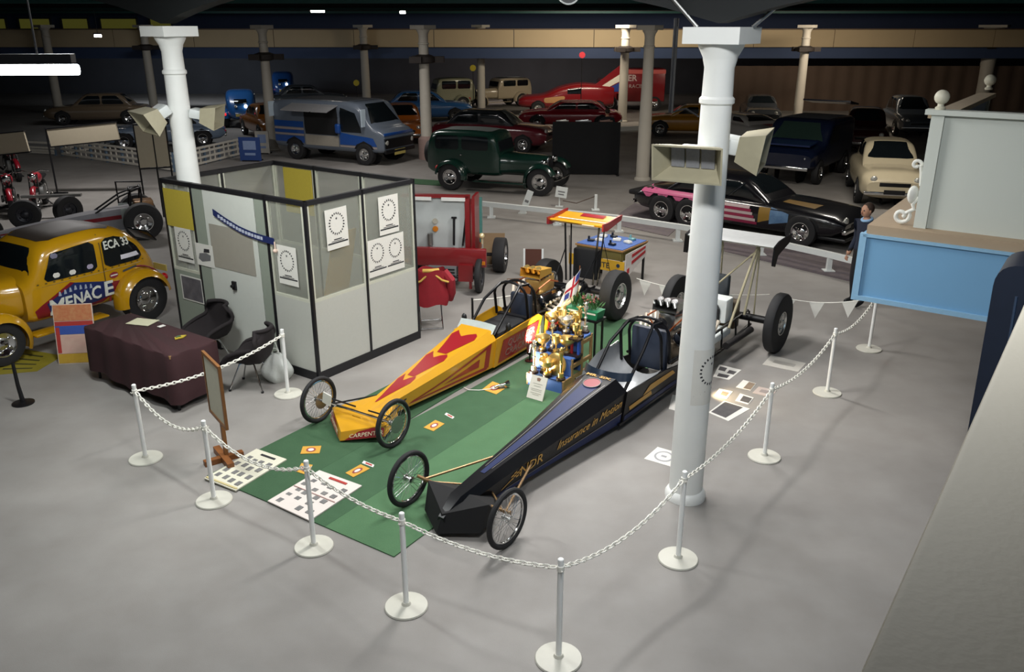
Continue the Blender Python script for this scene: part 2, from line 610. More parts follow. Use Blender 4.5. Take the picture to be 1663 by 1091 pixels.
# poster rolled round the tall column
colp = thing('poster', 'white notice with a ring of letters wrapped round the tall white column', 'poster', (C1.x, C1.y, 0))


def wrap(u, v, t, zc=1.35, a0=R(-40), r=.163):
    a = a0 + u / r
    return Vector((math.cos(a) * (r + t), math.sin(a) * (r + t), zc + v))


part(MB().grid(lambda a, b: wrap((a - .5) * .40, (b - .5) * .56, .001), 14, 2), 'sheet', paper, colp)


def ring_letters(fn, cu, cv, r, hgt, txt='NATIONAL DRAG RACING CLUB'):
    """tiny blocks of lettering set round a circle, plus the small emblem and foot lines"""
    mb = MB()
    n = 22
    for i in range(n):
        a = 2 * math.pi * i / n + .1
        c, s_ = math.cos(a), math.sin(a)
        w, h = hgt * .75, hgt * (.8 + .3 * random.random())
        q = [(-w / 2, -h / 2), (w / 2, -h / 2), (w / 2 * .6, h / 2), (-w / 2 * .8, h / 2)]
        pts = [fn(cu + c * r + x * -s_ + y * c, cv + s_ * r * 1.08 + x * c + y * s_, .002) for x, y in q]
        mb.add(pts, [(0, 1, 2, 3)])
    e = [(0, .4), (.12, .12), (.4, .05), (.15, -.1), (.2, -.4), (0, -.2), (-.2, -.4), (-.15, -.1), (-.4, .05), (-.12, .12)]
    mb.add([fn(cu + x * hgt * 1.8, cv + r * .55 + y * hgt * 1.8, .002) for x, y in e], [tuple(range(10))])
    for k, (l, hh) in enumerate(((.55, .25), (.9, .16), (1.4, .35))):
        zc = cv - r * 1.62 - k * hgt * .8
        mb.add([fn(cu + x * r * l, zc + y * hgt * hh, .002) for x, y in ((-1, -1), (1, -1), (1, 1), (-1, 1))], [(0, 1, 2, 3)])
    return mb


part(ring_letters(wrap, 0, .06, .125, .026), 'printing', ink, colp)['kind'] = 'stuff'


# ---------------------------------------------------------------- floodlights on the columns
def floodlight(name, label, loc, rz, tilt, w=.62, hm='#a69f86', group='floodlights clamped to the columns'):
    t = thing(name, label, 'floodlight', loc, rz, group)
    T = Matrix.Rotation(tilt, 4, 'Y')
    house = M('flood_housing', hm, .55, var=.08)
    h = w * .52
    f, bk = (w / 2, h / 2, .22), (w / 2 * .7, h / 2 * .62, 0.0)
    fr = [(f[2], sy * f[0], sz * f[1]) for sy, sz in ((-1, -1), (1, -1), (1, 1), (-1, 1))]
    fr2 = [(f[2], sy * (f[0] - .015), sz * (f[1] - .015)) for sy, sz in ((-1, -1), (1, -1), (1, 1), (-1, 1))]
    bk_ = [(0, sy * bk[0], sz * bk[1]) for sy, sz in ((-1, -1), (1, -1), (1, 1), (-1, 1))]
    bi = [(.015, sy * (bk[0] - .012), sz * (bk[1] - .012)) for sy, sz in ((-1, -1), (1, -1), (1, 1), (-1, 1))]
    m = MB()
    vs = fr + fr2 + bk_ + bi
    fs = [(3, 2, 1, 0)][:0]
    for i in range(4):
        j = (i + 1) % 4
        fs += [(i, j, 4 + j, 4 + i), (i, j, 8 + j, 8 + i), (4 + i, 4 + j, 12 + j, 12 + i)]
    fs += [(8, 9, 10, 11), (12, 13, 14, 15)]
    m.add(vs, fs, T)
    part(m, 'housing', house, t)
    l = MB()
    for i in range(3):
        l.box((.03, (i - 1) * bk[0] * .62, 0), (.02, bk[0] * .54, bk[1] * 1.7), T)
    part(l, 'lamp_glass', M('flood_glass', '#8f9094', .25, .2, var=.15, scale=40), t)
    part(MB().box((-.08, 0, 0), (.16, w * .5, h * .4), T, bev=.02), 'gear_box', white_paint, t)
    part(MB().box((-.2, 0, -.02), (.14, .08, .05)), 'arm', steel, t)
    return t


floodlight('floodlight', 'beige floodlight facing left on the tall white column', (C1.x - .2, C1.y - .2, 3.40), R(-118), R(10), w=.6)
floodlight('floodlight', 'beige floodlight seen from its side on the right of the tall white column', (C1.x + .28, C1.y + .16, 3.44), R(-22), R(8), w=.66)
floodlight('floodlight', 'olive floodlight on the left of the cubicle column', (C2.x - .26, C2.y - .16, 3.30), R(-140), R(30), w=.66, hm='#8d8866')
floodlight('floodlight', 'grey floodlight on the right of the cubicle column', (C2.x + .3, C2.y + .06, 3.28), R(5), R(10), w=.6, hm='#8d8866')

# fluorescent tube hanging at the upper left
e = G(127, 113, 4.10)
tl = thing('tube_lamp', 'bright white fluorescent tube lamp hanging at the upper left', 'lamp', (e.x, e.y, e.z), R(180))
tube_glow = M('tube_glow', '#ffffff', .5, emit='#f4fbff', estr=22)
T = Matrix.Rotation(R(-3), 4, 'Y')
part(MB().cyl((0, 0, 0), (1.5, .12, .0), .043, n=14), 'tube', tube_glow, tl)
part(MB().box((.75, .06, .09), (1.5, .1, .07), Matrix.Rotation(R(4.5), 4, 'Z')), 'batten', black_metal, tl)
part(MB().cyl((.3, .03, .1), (.3, .03, 2.0), .008, n=6).cyl((1.2, .1, .1), (1.2, .1, 2.0), .008, n=6), 'hanger', black_metal, tl)
area('tube_lamp_light', (e.x - .75, e.y, e.z - .08), 22, (1.4, .1), COOL, (e.x - .75, e.y + .01, 0))
# small lit lamps far away under the roof
for px, py, Y_, w, lab in ((518, 20, 36.3, .55, 'small lit batten lamp under the far roof, left of three'),
                           (655, 22, 40, .25, 'small warm lamp bulb under the far roof, middle of three'),
                           (713, 15, 36.3, .6, 'small lit batten lamp under the far roof, right of three'),
                           (157, 57, 40, .3, 'round warm lamp glowing in the dark left gallery')):
    z = CAM_H - (py - 40) / FPX * Y_ * .96
    x = (px - 831.5) / FPX * Y_ * .94
    lo = thing('ceiling_lamp', lab, 'lamp', (x, Y_, z), 0, 'far ceiling lamps')
    part(MB().box((0, 0, 0), (w, .14, .12), bev=.03), 'glowing_cover', lamp_glow, lo)
    part(MB().box((0, 0, .09), (w * 1.05, .18, .05)).cyl((0, 0, .1), (0, 0, 6.12 - z), .012, n=6), 'mount', black_metal, lo)
# round emblem hung from the beam
p = C1 + step * .19 + AV * -.02
em = thing('hanging_sign', 'round dark emblem with a white rim under the beam', 'sign', (p.x - .02, p.y - .2, 4.72))
TT = Matrix.Rotation(R(90), 4, 'X')
part(MB().lathe([(0, 0), (.095, 0), (.095, .02), (0, .02)], 28, TT, caps=False), 'disc', black_plastic, em)
part(MB().tube([(math.cos(a) * .1, -.022, math.sin(a) * .1) for a in [i * math.pi / 14 for i in range(28)]], .008, 6, closed=True), 'rim', white_paint, em)
part(MB().box((0, -.024, -.03), (.1, .004, .016)).box((0, -.024, .0), (.06, .004, .012)).box((0, -.024, -.06), (.05, .004, .01)), 'marking', grey_ink, em)
part(MB().cyl((0, -.01, .1), (0, -.01, .5), .006, n=6), 'hanger', black_metal, em)

# ---------------------------------------------------------------- balcony on the right
ledge_m = M('ledge_cream', '#cbc5b5', .6, var=.05, scale=3, bump=.05)
p0 = Vector((.3998, .7819, 0))
ledge = MB()
T = Matrix.Translation(p0) @ Matrix.Rotation(GRID, 4, 'Z')
ledge.box((2.2, -.42, 3.71), (9.0, .84, .08), T, bev=.012)
lo = struct(ledge, 'trim_ledge', ledge_m)
part(MB().box((2.2, -.30, 2.75), (9.0, .2, 1.84), T), 'parapet_wall', M('parapet_blue', '#6f9cc0', .6, var=.05), lo)
part(MB().box((2.2, -2.6, 1.76), (9.0, 5.0, .2), T), 'balcony_slab', concrete, lo)

blue_panel = M('panel_light_blue', '#6f9fc4', .6, var=.04, scale=2)
off_white = M('partition_white', '#c3c8c0', .6, var=.03, scale=2)
PZ = 2.45
corner = G(1409, 365, PZ)
T = Matrix.Translation((corner.x, corner.y, 0)) @ Matrix.Rotation(GRID, 4, 'Z')   # local x back, local -y right
pl = MB()
pl.box((1.9, -1.9, PZ - .05), (3.8, 3.8, .1), T)
po = struct(pl, 'platform_top', M('platform_beige', '#a38f76', .65, var=.08, scale=4))
part(MB().box((.02, -1.9, PZ - .46), (.05, 3.8, .72), T), 'fascia_panel', blue_panel, po)
part(MB().box((1.9, .02, PZ - .46), (3.8, .05, .72), T), 'fascia_panel', blue_panel, po)
part(MB().box((0, -1.9, PZ - .80), (.08, 3.84, .05), T).box((0, -1.9, PZ - .11), (.07, 3.84, .03), T).box((0, .02, PZ - .46), (.07, .07, .74), T), 'edge_trim', M('panel_edge_blue', '#85aecb', .6), po)
for x, y in ((.4, -3.7), (3.6, -3.7)):
    part(MB().box((x, y, 1.2), (.14, .14, 2.4), T), 'support_post', steel, po)
# white partition on the platform with ball finials and scrolled brackets
pt = thing('partition', 'white panelled partition with ball finials on the light blue platform', 'partition', (0, 0, 0))
y0 = -.42
part(MB().box((.22, y0 - 1.65, PZ + .58), (.05, 3.3, 1.16), T), 'front_panel', off_white, pt)
part(MB().box((.2, y0 - .06, PZ + .58), (.1, .12, 1.16), T), 'corner_post', off_white, pt)
part(MB().box((.2, y0 - 1.62, PZ + 1.175), (.16, 3.36, .05), T), 'cap_rail', off_white, pt)
part(MB().box((1.9, y0 - .05, PZ + .56), (3.3, .04, 1.1), T), 'side_panel', M('partition_blue_grey', '#8795a8', .6), pt)
part(MB().box((1.95, y0 - .05, PZ + 1.13), (3.4, .2, .05), T), 'side_rail', M('rail_beige', '#b8a68c', .6), pt)
part(MB().box((3.55, y0 - .05, PZ + .56), (.1, .1, 1.16), T), 'corner_post', off_white, pt)
for x in (.2, 3.55):
    c = T @ Vector((x, y0 - .06, PZ + 1.2))
    part(MB().lathe([(.045, 0), (.05, .02), (.03, .035), (.03, .055)], 16, Matrix.Translation(c)).sphere(c + Vector((0, 0, .12)), .072, 18), 'ball_finial', M('finial_cream', '#d3cfbb', .5), pt)


def spiral(cx, cz, r, a0, turns, n=22):
    return [(cx + r * (1 - .75 * i / n) * math.cos(a0 + turns * 2 * math.pi * i / n), cz + r * (1 - .75 * i / n) * math.sin(a0 + turns * 2 * math.pi * i / n)) for i in range(n + 1)]


lowpath = [(.0, .30), (.05, .22), (.03, .17), (.10, .12)] + spiral(.14, .09, .085, R(150), 1.2)
hip = [(.0, .42), (.015, .55), (.03, .62)] + spiral(.07, .63, .05, R(180), -1.0)
for nm, path, r in (('scroll_bracket', lowpath, .022), ('scroll_bracket', hip, .018)):
    part(MB().tube([T @ Vector((.2, y0 + a, PZ + b + .01)) for a, b in path], r, 8), nm, M('scroll_white', '#dcdcd4', .5), pt)
c = T @ Vector((.2, y0 + .06, PZ + .33))
part(MB().sphere(c, .06, 10, (1, .7, 1.6)), 'leaf_ornament', M('scroll_white', '#dcdcd4', .5), pt)
# white cabinet standing further along the platform
cb = thing('cabinet', 'white low cabinet behind the white partition on the platform', 'cabinet', tuple(T @ Vector((3.2, -1.9, PZ))), GRID)
part(MB().box((0, 0, .5), (.5, 1.6, 1.0), bev=.02), 'body', off_white, cb)
part(MB().box((0, 0, 1.03), (.56, 1.7, .06)), 'top', white_paint, cb)
# dark speaker housing on the outer face of the parapet
c = p0 + BV * 4.55
sp = thing('loudspeaker', 'dark navy rounded loudspeaker housing mounted beside the balcony ledge', 'loudspeaker', (c.x, c.y, 2.35), GRID)
navy = M('navy_moulding', '#151b29', .5, var=.15)
prof = rpoly([(-.25, 0), (.62, 0), (.62, .93), (-.25, .93)], .14)
prof = rpoly([(-.02, -.35), (.62, -.35), (.62, .87), (-.05, .87)], .13, 6)
part(MB().prism([(-a + .245, b) for a, b in prof], lambda u, v, t: Vector((t, u, v)), -.2, .2), 'housing', navy, sp)
part(MB().tube([(-.2, .17, .7), (-.2, .16, .45), (-.2, .10, -.1)], .008, 6).tube([(-.2, -.22, .7), (-.2, -.18, .2), (-.2, -.12, -.2)], .008, 6), 'highlight_line', M('navy_highlight', '#2d3a4d', .5), sp)  # lighter lines standing in for the highlight on the housing
part(MB().box((0, -.33, .3), (.1, .34, .12)), 'wall_bracket', steel, sp)

# ---------------------------------------------------------------- grass carpet strips
def grass(name, c1_, c2_):
    return M(name, c1_, .9, col2=c2_, scale=5, detail=8, bump=.5, bscale=420)


def carpet(poly, mat, label, z=.012):
    n = len(poly)
    mb = MB().prism([(p[0], p[1]) for p in poly], lambda u, v, t: Vector((u, v, t)), .0, z)
    return solo(mb, 'grass_carpet', mat, label, 'carpet', group=None)


fl, fr_ = Vector((-3.2, 7.83, 0)), Vector((-1.05, 6.39, 0))
ax = Vector((.553, .833, 0))
fd = (fr_ - fl).normalized()


def cp(s_, t):
    q = fl + fd * s_ + ax * t
    return (q.x, q.y)


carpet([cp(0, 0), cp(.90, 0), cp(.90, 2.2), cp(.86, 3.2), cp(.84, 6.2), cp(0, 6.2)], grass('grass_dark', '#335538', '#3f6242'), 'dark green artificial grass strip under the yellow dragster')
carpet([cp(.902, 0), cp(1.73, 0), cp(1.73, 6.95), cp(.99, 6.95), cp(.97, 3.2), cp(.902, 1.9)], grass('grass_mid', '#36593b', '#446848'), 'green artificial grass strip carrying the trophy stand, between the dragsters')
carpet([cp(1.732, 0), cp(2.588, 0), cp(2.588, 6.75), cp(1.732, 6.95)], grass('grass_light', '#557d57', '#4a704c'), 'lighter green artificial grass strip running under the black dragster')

# ---------------------------------------------------------------- posts and chains
post_px = [(468, 640), (237, 745), (348, 813), (510, 888), (660, 985), (907, 1070), (1101, 908), (1241, 742), (1343, 638), (1411, 567)]
post_lab = ['white chain post standing beside the office cubicle', 'leftmost white chain post, in front of the brown covered table',
            'white chain post beside the wooden sign stand', 'white chain post in front of the reddish photo board',
            'white chain post nearest the black dragster nose tip', 'foremost white chain post, at the near corner of the barrier',
            'white chain post just in front of the tall white column', 'white chain post beside the floor prints right of the column',
            'white chain post second from the light blue platform', 'white chain post under the edge of the light blue platform']
post_h = .885
posts = []
proto = None
for (px, py), lab in zip(post_px, post_lab):
    q = G(px, py)
    if proto is None:
        proto = thing('chain_post', lab, 'post', q, 0, 'white chain posts round the stand')
        part(MB().lathe([(0, 0), (.175, 0), (.178, .006), (.172, .018), (.04, .028), (.03, .05), (0, .05)], 30, caps=False), 'base', M('post_base', '#c9c7bb', .5, var=.06), proto)
        part(MB().lathe([(.0225, .03), (.0225, post_h - .006), (.017, post_h), (0, post_h)], 14, caps=False), 'pole', M('post_white', '#f0f1ee', .4, var=.02), proto)
        hk = MB()
        for a in (0, 2.4, 3.9):
            hk.tube([(.02 * math.cos(a), .02 * math.sin(a), .80), (.04 * math.cos(a), .04 * math.sin(a), .795), (.048 * math.cos(a), .048 * math.sin(a), .81)], .005, 6)
        hk.lathe([(.024, .78), (.028, .785), (.028, .825), (.024, .83)], 14)
        part(hk, 'hook_collar', chain_white, proto)
        o = proto
    else:
        o = tree_copy(proto)
        o.location = q
        o['label'] = lab
    o.rotation_euler.z = random.random() * 6
    posts.append(q)
lean = {}


def chain(p, q, sag, label, zp=.80, zq=.80):
    p, q = Vector((p.x, p.y, zp)), Vector((q.x, q.y, zq))
    dv = q - p
    p, q = p + dv.normalized() * .04, q - dv.normalized() * .04
    pts = [p.lerp(q, i / 60) - Vector((0, 0, sag * (1 - (2 * i / 60 - 1) ** 2))) for i in range(61)]
    L = sum((pts[i + 1] - pts[i]).length for i in range(60))
    n = max(6, int(L / .046))
    mb = MB()

    def along(s_):
        for i in range(60):
            l = (pts[i + 1] - pts[i]).length
            if s_ <= l:
                return pts[i].lerp(pts[i + 1], s_ / l), (pts[i + 1] - pts[i]).normalized()
            s_ -= l
        return pts[-1], (pts[-1] - pts[-2]).normalized()
    for i in range(n):
        c, t = along(L * (i + .5) / n)
        u = t.cross(Vector((0, 0, 1))).normalized()
        if i % 2:
            u = t.cross(u)
        a, b = .033, .0165
        mb.tube([c + t * (a * math.cos(k * math.pi / 5)) + u * (b * math.sin(k * math.pi / 5)) for k in range(10)], .0062, 5, closed=True)
    return solo(mb, 'barrier_chain', chain_white, label, 'chain', group='white chains hung between the posts')


sags = [.10, .17, .16, .05, .07, .14, .10, .12, .12]
names = ['white chain crossing behind the wooden sign to the cubicle', 'white chain hanging between the leftmost post and the sign stand',
         'white chain over the pale photo board', 'white chain over the reddish photo board', 'white chain in front of the black dragster nose',
         'white chain running from the foremost post up to the tall column', 'white chain passing right of the tall column over the floor prints',
         'white chain beside the black dragster rear slick', 'short white chain leading under the light blue platform']
for i in range(9):
    chain(posts[i], posts[i + 1], sags[i], names[i])

# ---------------------------------------------------------------- office cubicle
cub = thing('office_cubicle', 'open topped grey and white office cubicle with black trim', 'cubicle', (-2.57, 10.38, 0), GRID)
CX, CY, CH, SILL = 2.0, 2.95, 2.40, 1.08
panel_g = M('panel_grey', '#b9bab2', .6, var=.04, scale=30)
panel_s = M('panel_sage', '#8f978a', .6, var=.04)
trim_b = M('trim_black', '#16161a', .5)


def frame_xy(face):
    if face == 'right':
        return lambda s_, z, t: Vector((s_, -t, z))
    if face == 'left':
        return lambda s_, z, t: Vector((-t, s_, z))
    if face == 'back':
        return lambda s_, z, t: Vector((s_, CY + t, z))
    return lambda s_, z, t: Vector((CX + t, s_, z))


def rect(mb, fn, a, b, z0, z1, t0, t1):
    vs = [fn(s_, z, t) for t in (t0, t1) for s_, z in ((a, z0), (b, z0), (b, z1), (a, z1))]
    return mb.add(vs, [(0, 1, 2, 3), (7, 6, 5, 4), (0, 4, 5, 1), (1, 5, 6, 2), (2, 6, 7, 3), (3, 7, 4, 0)])


def bay(fn, a, b, glass=True, low=panel_g, frame=True):
    rect_p = MB()
    part(rect(rect_p, fn, a + .02, b - .02, .12, SILL if glass else CH - .06, -.025, .02), 'panel', low, cub)
    if glass:
        part(rect(MB(), fn, a + .05, b - .05, SILL + .04, CH - .06, -.006, .006), 'glass_pane', glass_clear, cub)
        f = MB()
        for p_, q_ in ((a + .02, a + .05), (b - .05, b - .02)):
            rect(f, fn, p_, q_, SILL, CH - .06, -.02, .02)
        rect(f, fn, a + .05, b - .05, SILL, SILL + .04, -.02, .02)
        part(f, 'glazing_frame', M('glazing_frame', '#c3c4b4', .5), cub)


fR, fL, fB, fS = frame_xy('right'), frame_xy('left'), frame_xy('back'), frame_xy('side')
bay(fR, 0, .98)
bay(fR, .98, CX)
bay(fL, 0, .72)
bay(fL, 2.29, CY, low=panel_s)
for a, b in ((.74, .94), (2.03, 2.27)):
    part(rect(MB(), fL, a, b, .12, CH - .06, -.02, .02), 'panel', panel_s, cub)
door = part(rect(MB(), fL, .95, 2.02, .03, CH - .06, -.02, .024), 'door', M('door_white', '#cdd0c8', .5, var=.03), cub)
part(rect(MB(), fL, 1.04, 1.95, 1.27, 1.88, .02, .03), 'door_window', M('door_pane', '#9d998e', .3, var=.05), door)
part(rect(MB(), fL, 1.49, 1.57, 1.0, 1.12, .02, .05), 'lock_plate', trim_b, door)
part(MB().cyl(fL(1.53, 1.06, .05), fL(1.53, 1.06, .09), .022, n=12), 'door_knob', black_metal, door)
for a, b in ((0, .98), (.98, CX)):
    bay(fB, a, b)
for a, b in ((0, 1.0), (1.0, 2.0), (2.0, CY)):
    bay(fS, a, b)
tr = MB()
for fn, n_ in ((fR, CX), (fL, CY), (fB, CX), (fS, CY)):
    part(rect(MB(), fn, -.02, n_ + .02, CH - .06, CH, -.03, .03), 'top_rail', trim_b, cub)
    if fn is not fL:
        part(rect(MB(), fn, -.02, n_ + .02, 0, .12, -.03, .035), 'plinth', trim_b, cub)
for a, b in ((0, .95), (2.02, CY)):
    part(rect(MB(), fL, a, b, 0, .12, -.03, .035), 'plinth', trim_b, cub)
for fn, ss in ((fR, (0, .98, CX)), (fL, (.73, 2.28, CY)), (fB, (0, .98)), (fS, (1.0, 2.0))):
    for s_ in ss:
        part(rect(MB(), fn, s_ - .018, s_ + .018, .1, CH, -.03, .03), 'upright', trim_b, cub)
part(rect(MB(), fL, 2.31, 2.93, 1.73, 2.27, .022, .028), 'yellow_board', M('yellow_board', '#b9a63c', .7, var=.06, scale=30), cub)
part(rect(MB(), fS, 2.05, 2.68, 1.62, 2.33, -.05, -.028), 'yellow_board', M('yellow_board', '#b9a63c', .7), cub)
# board leaning inside behind the glass
solo(MB().prism([(.06, .06), (.52, .06), (1.0, 1.86), (.58, 1.86)], lambda u, v, t: Vector((u, .14 + t, v)), 0, .025), 'leaning_board',
     M('leaning_tan', '#b99c66', .6), 'tan board leaning inside the cubicle behind the glass', 'board', (-2.57, 10.38, 0), GRID)

TC = Matrix.Translation((-2.57, 10.38, 0)) @ Matrix.Rotation(GRID, 4, 'Z')


def poster(fn, a, b, z0, z1, label, n=1, tilt=0.0, name='poster'):
    cu, cz = (a + b) / 2, (z0 + z1) / 2
    t = thing(name, label, 'poster', TC @ fn(cu, cz, .024), GRID)
    sgn = 1 if fn is fR else -1
    loc0 = fn(cu, cz, 0)
    g_ = lambda u, v, tt: fn(cu + sgn * (u * math.cos(tilt) - v * math.sin(tilt)), cz + u * math.sin(tilt) + v * math.cos(tilt), tt + .002) - loc0
    w, h = b - a, z1 - z0
    s_ = MB()
    vs = [g_(u, v, q) for q in (0, .002) for u, v in ((-w / 2, -h / 2), (w / 2, -h / 2), (w / 2, h / 2), (-w / 2, h / 2))]
    s_.add(vs, [(0, 1, 2, 3), (7, 6, 5, 4), (0, 4, 5, 1), (1, 5, 6, 2), (2, 6, 7, 3), (3, 7, 4, 0)])
    part(s_, 'sheet', paper, t)
    for k in range(n):
        pr = MB()
        off = (k - (n - 1) / 2) * w / n
        rr = min(w / n, h) * .33
        q = ring_letters(lambda u, v, tt: g_(u + off, v, tt + .002), 0, h * .12, rr, rr * .22)
        pr.add(q.v, q.f)
        part(pr, 'printing', ink, t)['kind'] = 'stuff'
    return t


poster(fR, .30, .68, 1.71, 2.24, 'white ring print poster on the left glass bay of the cubicle', tilt=R(1))
poster(fR, 1.27, 1.66, 1.72, 2.25, 'white ring print poster high on the right glass bay of the cubicle')
poster(fR, 1.02, 1.74, 1.17, 1.695, 'wide double ring print poster low on the right glass bay', 2)
poster(fL, .20, .57, 1.265, 1.785, 'white ring print poster beside the cubicle corner, next to the door')
poster(fL, 2.40, 2.78, 1.23, 1.73, 'white ring print poster under the yellow board of the cubicle')


def picture(fn, a, b, z0, z1, label, blobs, back=paper, name='photo_print'):
    t = thing(name, label, 'picture', TC @ fn((a + b) / 2, (z0 + z1) / 2, .028), GRID)
    l0 = fn((a + b) / 2, (z0 + z1) / 2, 0)
    part(rect(MB(), lambda s_, z, q: fn(s_, z, q) - l0, a, b, z0, z1, 0, .003), 'sheet', back, t)
    for nm, mt, poly in blobs:
        mb = MB()
        mb.prism(poly, lambda u, v, q: fn(b + (a - b) * u, z0 + (z1 - z0) * v, q) - l0, .003, .005)
        part(mb, nm, mt, t)
    return t


photo_dark = M('photo_dark', '#3c3a40', .4, col2='#77757a', scale=9)
picture(fL, 1.93, 2.32, 1.24, 1.56, 'small white card with a car drawing beside the cubicle door', [('drawing', grey_ink, [(.12, .3), (.3, .18), (.8, .3), (.85, .55), (.6, .62), (.2, .55)]), ('drawing', ink, [(.45, .62), (.8, .66), (.8, .82), (.5, .8)])])
picture(fL, 2.29, 2.79, .64, 1.02, 'dark photograph of cars low on the cubicle wall behind a chair', [('image', photo_dark, [(.05, .05), (.97, .05), (.97, .95), (.05, .95)])])
# blue sash hung across the cubicle door
sash = thing('sash', 'blue lettered sash hung slanting across the cubicle door', 'banner', (-2.57, 10.38, 0), GRID)
pth = [(1.79, 2.06), (1.5, 1.96), (1.2, 1.88), (.9, 1.84), (.57, 1.82)]
pth2 = [(pchip([-q[0] for q in pth], [q[1] for q in pth], -1.79 + 1.22 * i / 20), 1.79 - 1.22 * i / 20) for i in range(21)]
sm = MB()
vs = [fL(s_, z + dz, .05) for z, s_ in pth2 for dz in (-.045, .045)]
vs2 = [fL(s_, z + dz, .054) for z, s_ in pth2 for dz in (-.045, .045)]
sm.add(vs, [(2 * i, 2 * i + 2, 2 * i + 3, 2 * i + 1) for i in range(20)])
sm.add(vs2, [(2 * i, 2 * i + 2, 2 * i + 3, 2 * i + 1) for i in range(20)])
part(sm, 'ribbon', M('sash_blue', '#1d2a5c', .5), sash)
sl = MB()
for i in range(2, 17):
    z, s_ = pth2[i]
    w_ = .022 if i % 3 else .03
    sl.add([fL(s_ + q * w_, z + r_ * .022, .057) for q, r_ in ((-1, -1), (1, -1), (1, 1), (-1, 1))], [(0, 1, 2, 3)])
part(sl, 'lettering', M('sash_letter', '#b9bfcf', .6), sash)
part(MB().sphere(fL(.57, 1.70, .05), .03, 10).cyl(fL(.57, 1.82, .05), fL(.57, 1.70, .05), .01, n=6), 'tassel', M('tassel_pale', '#e3c9b8', .6), sash)
# ================================================================ dragsters
class Poly:
    """faceted coachwork: stations (x, wb, zb, ws, zs, wt, zt)"""

    def __init__(s, st):
        s.st = st

    def at(s, x):
        st = s.st
        if x <= st[0][0]:
            return st[0][1:]
        for a, b in zip(st, st[1:]):
            if x <= b[0]:
                t = (x - a[0]) / (b[0] - a[0])
                return [p + (q - p) * t for p, q in zip(a[1:], b[1:])]
        return st[-1][1:]

    def skin(s, mb):
        vs, fs = [], []
        for x, wb, zb, ws, zs, wt, zt in s.st:
            vs += [(x, -wb, zb), (x, -ws, zs), (x, -wt, zt), (x, wt, zt), (x, ws, zs), (x, wb, zb)]
        k = len(s.st)
        for i in range(k - 1):
            for j in range(6):
                fs.append((i * 6 + j, i * 6 + (j + 1) % 6, i * 6 + 6 + (j + 1) % 6, i * 6 + 6 + j))
        fs += [tuple(range(6)), tuple(range(k * 6 - 1, k * 6 - 7, -1))]
        return mb.add(vs, fs)

    def sd(s, x, t, off=0.0, sgn=-1):
        wb, zb, ws, zs, wt, zt = s.at(x)
        return Vector((x, sgn * (wb + (ws - wb) * t + off), zb + (zs - zb) * t))

    def tp(s, x, t, off=0.0):
        wb, zb, ws, zs, wt, zt = s.at(x)
        return Vector((x, t * wt, zt + off))

    def sl(s, x, t, off=0.0, sgn=-1):
        wb, zb, ws, zs, wt, zt = s.at(x)
        return Vector((x, sgn * (ws + (wt - ws) * t + off * .6), zs + (zt - zs) * t + off * .8))


CUTS = [.5, 1.2, 2.0, 2.38, .3, .8, 1.0, 1.4, 1.6, 1.8, 2.2, 2.3, 2.5, 2.62]


def fill(mb, poly, fn, off=.004, thick=.004, n=3):
    """thin decal of any outline laid by fn(u, v, off); cut at the body stations so it follows the skin"""
    bm = bmesh.new()
    f = bm.faces.new([bm.verts.new((u, v, 0)) for u, v in poly])
    bmesh.ops.triangulate(bm, faces=[f])
    us = [p[0] for p in poly]
    for c in CUTS:
        if min(us) < c < max(us):
            bmesh.ops.bisect_plane(bm, geom=bm.verts[:] + bm.edges[:] + bm.faces[:], plane_co=(c, 0, 0), plane_no=(1, 0, 0))
    bm.verts.index_update()
    mb.add([fn(v.co.x, v.co.y, off) for v in bm.verts], [tuple(v.index for v in q.verts) for q in bm.faces])
    bm.free()
    return mb


def wire_wheel(parent, y, r=.285, disc=True):
    t = MB().tube([(math.cos(a) * (r - .026), 0, math.sin(a) * (r - .026)) for a in [i * math.pi / 20 for i in range(40)]], .026, 10, closed=True)
    w = part(t, 'wheel', rubber, parent, (0, y, r))
    rm = MB().tube([(math.cos(a) * (r - .058), 0, math.sin(a) * (r - .058)) for a in [i * math.pi / 20 for i in range(40)]], .013, 8, closed=True)
    part(rm, 'rim', chrome, w)
    sp = MB()
    for i in range(36):
        a = 2 * math.pi * i / 36
        b = a + (.5 if i % 2 else -.5)
        sy = .035 if (i // 2) % 2 else -.035
        sp.cyl((math.cos(b) * .03, sy, math.sin(b) * .03), (math.cos(a) * (r - .06), 0, math.sin(a) * (r - .06)), .0022, n=4)
    part(sp, 'spokes', chrome, w)['kind'] = 'stuff'
    h = MB().lathe([(.0, -.05), (.018, -.05), (.034, -.045), (.034, -.03), (.02, -.025), (.02, .025), (.034, .03), (.034, .045), (.018, .05), (0, .05)], 16, AX_Y, caps=False)
    part(h, 'hub', alu, w)
    if disc:
        part(MB().lathe([(.03, .052), (.1, .052), (.1, .058), (.03, .058)], 24, AX_Y), 'brake_disc', steel, w)
    return w


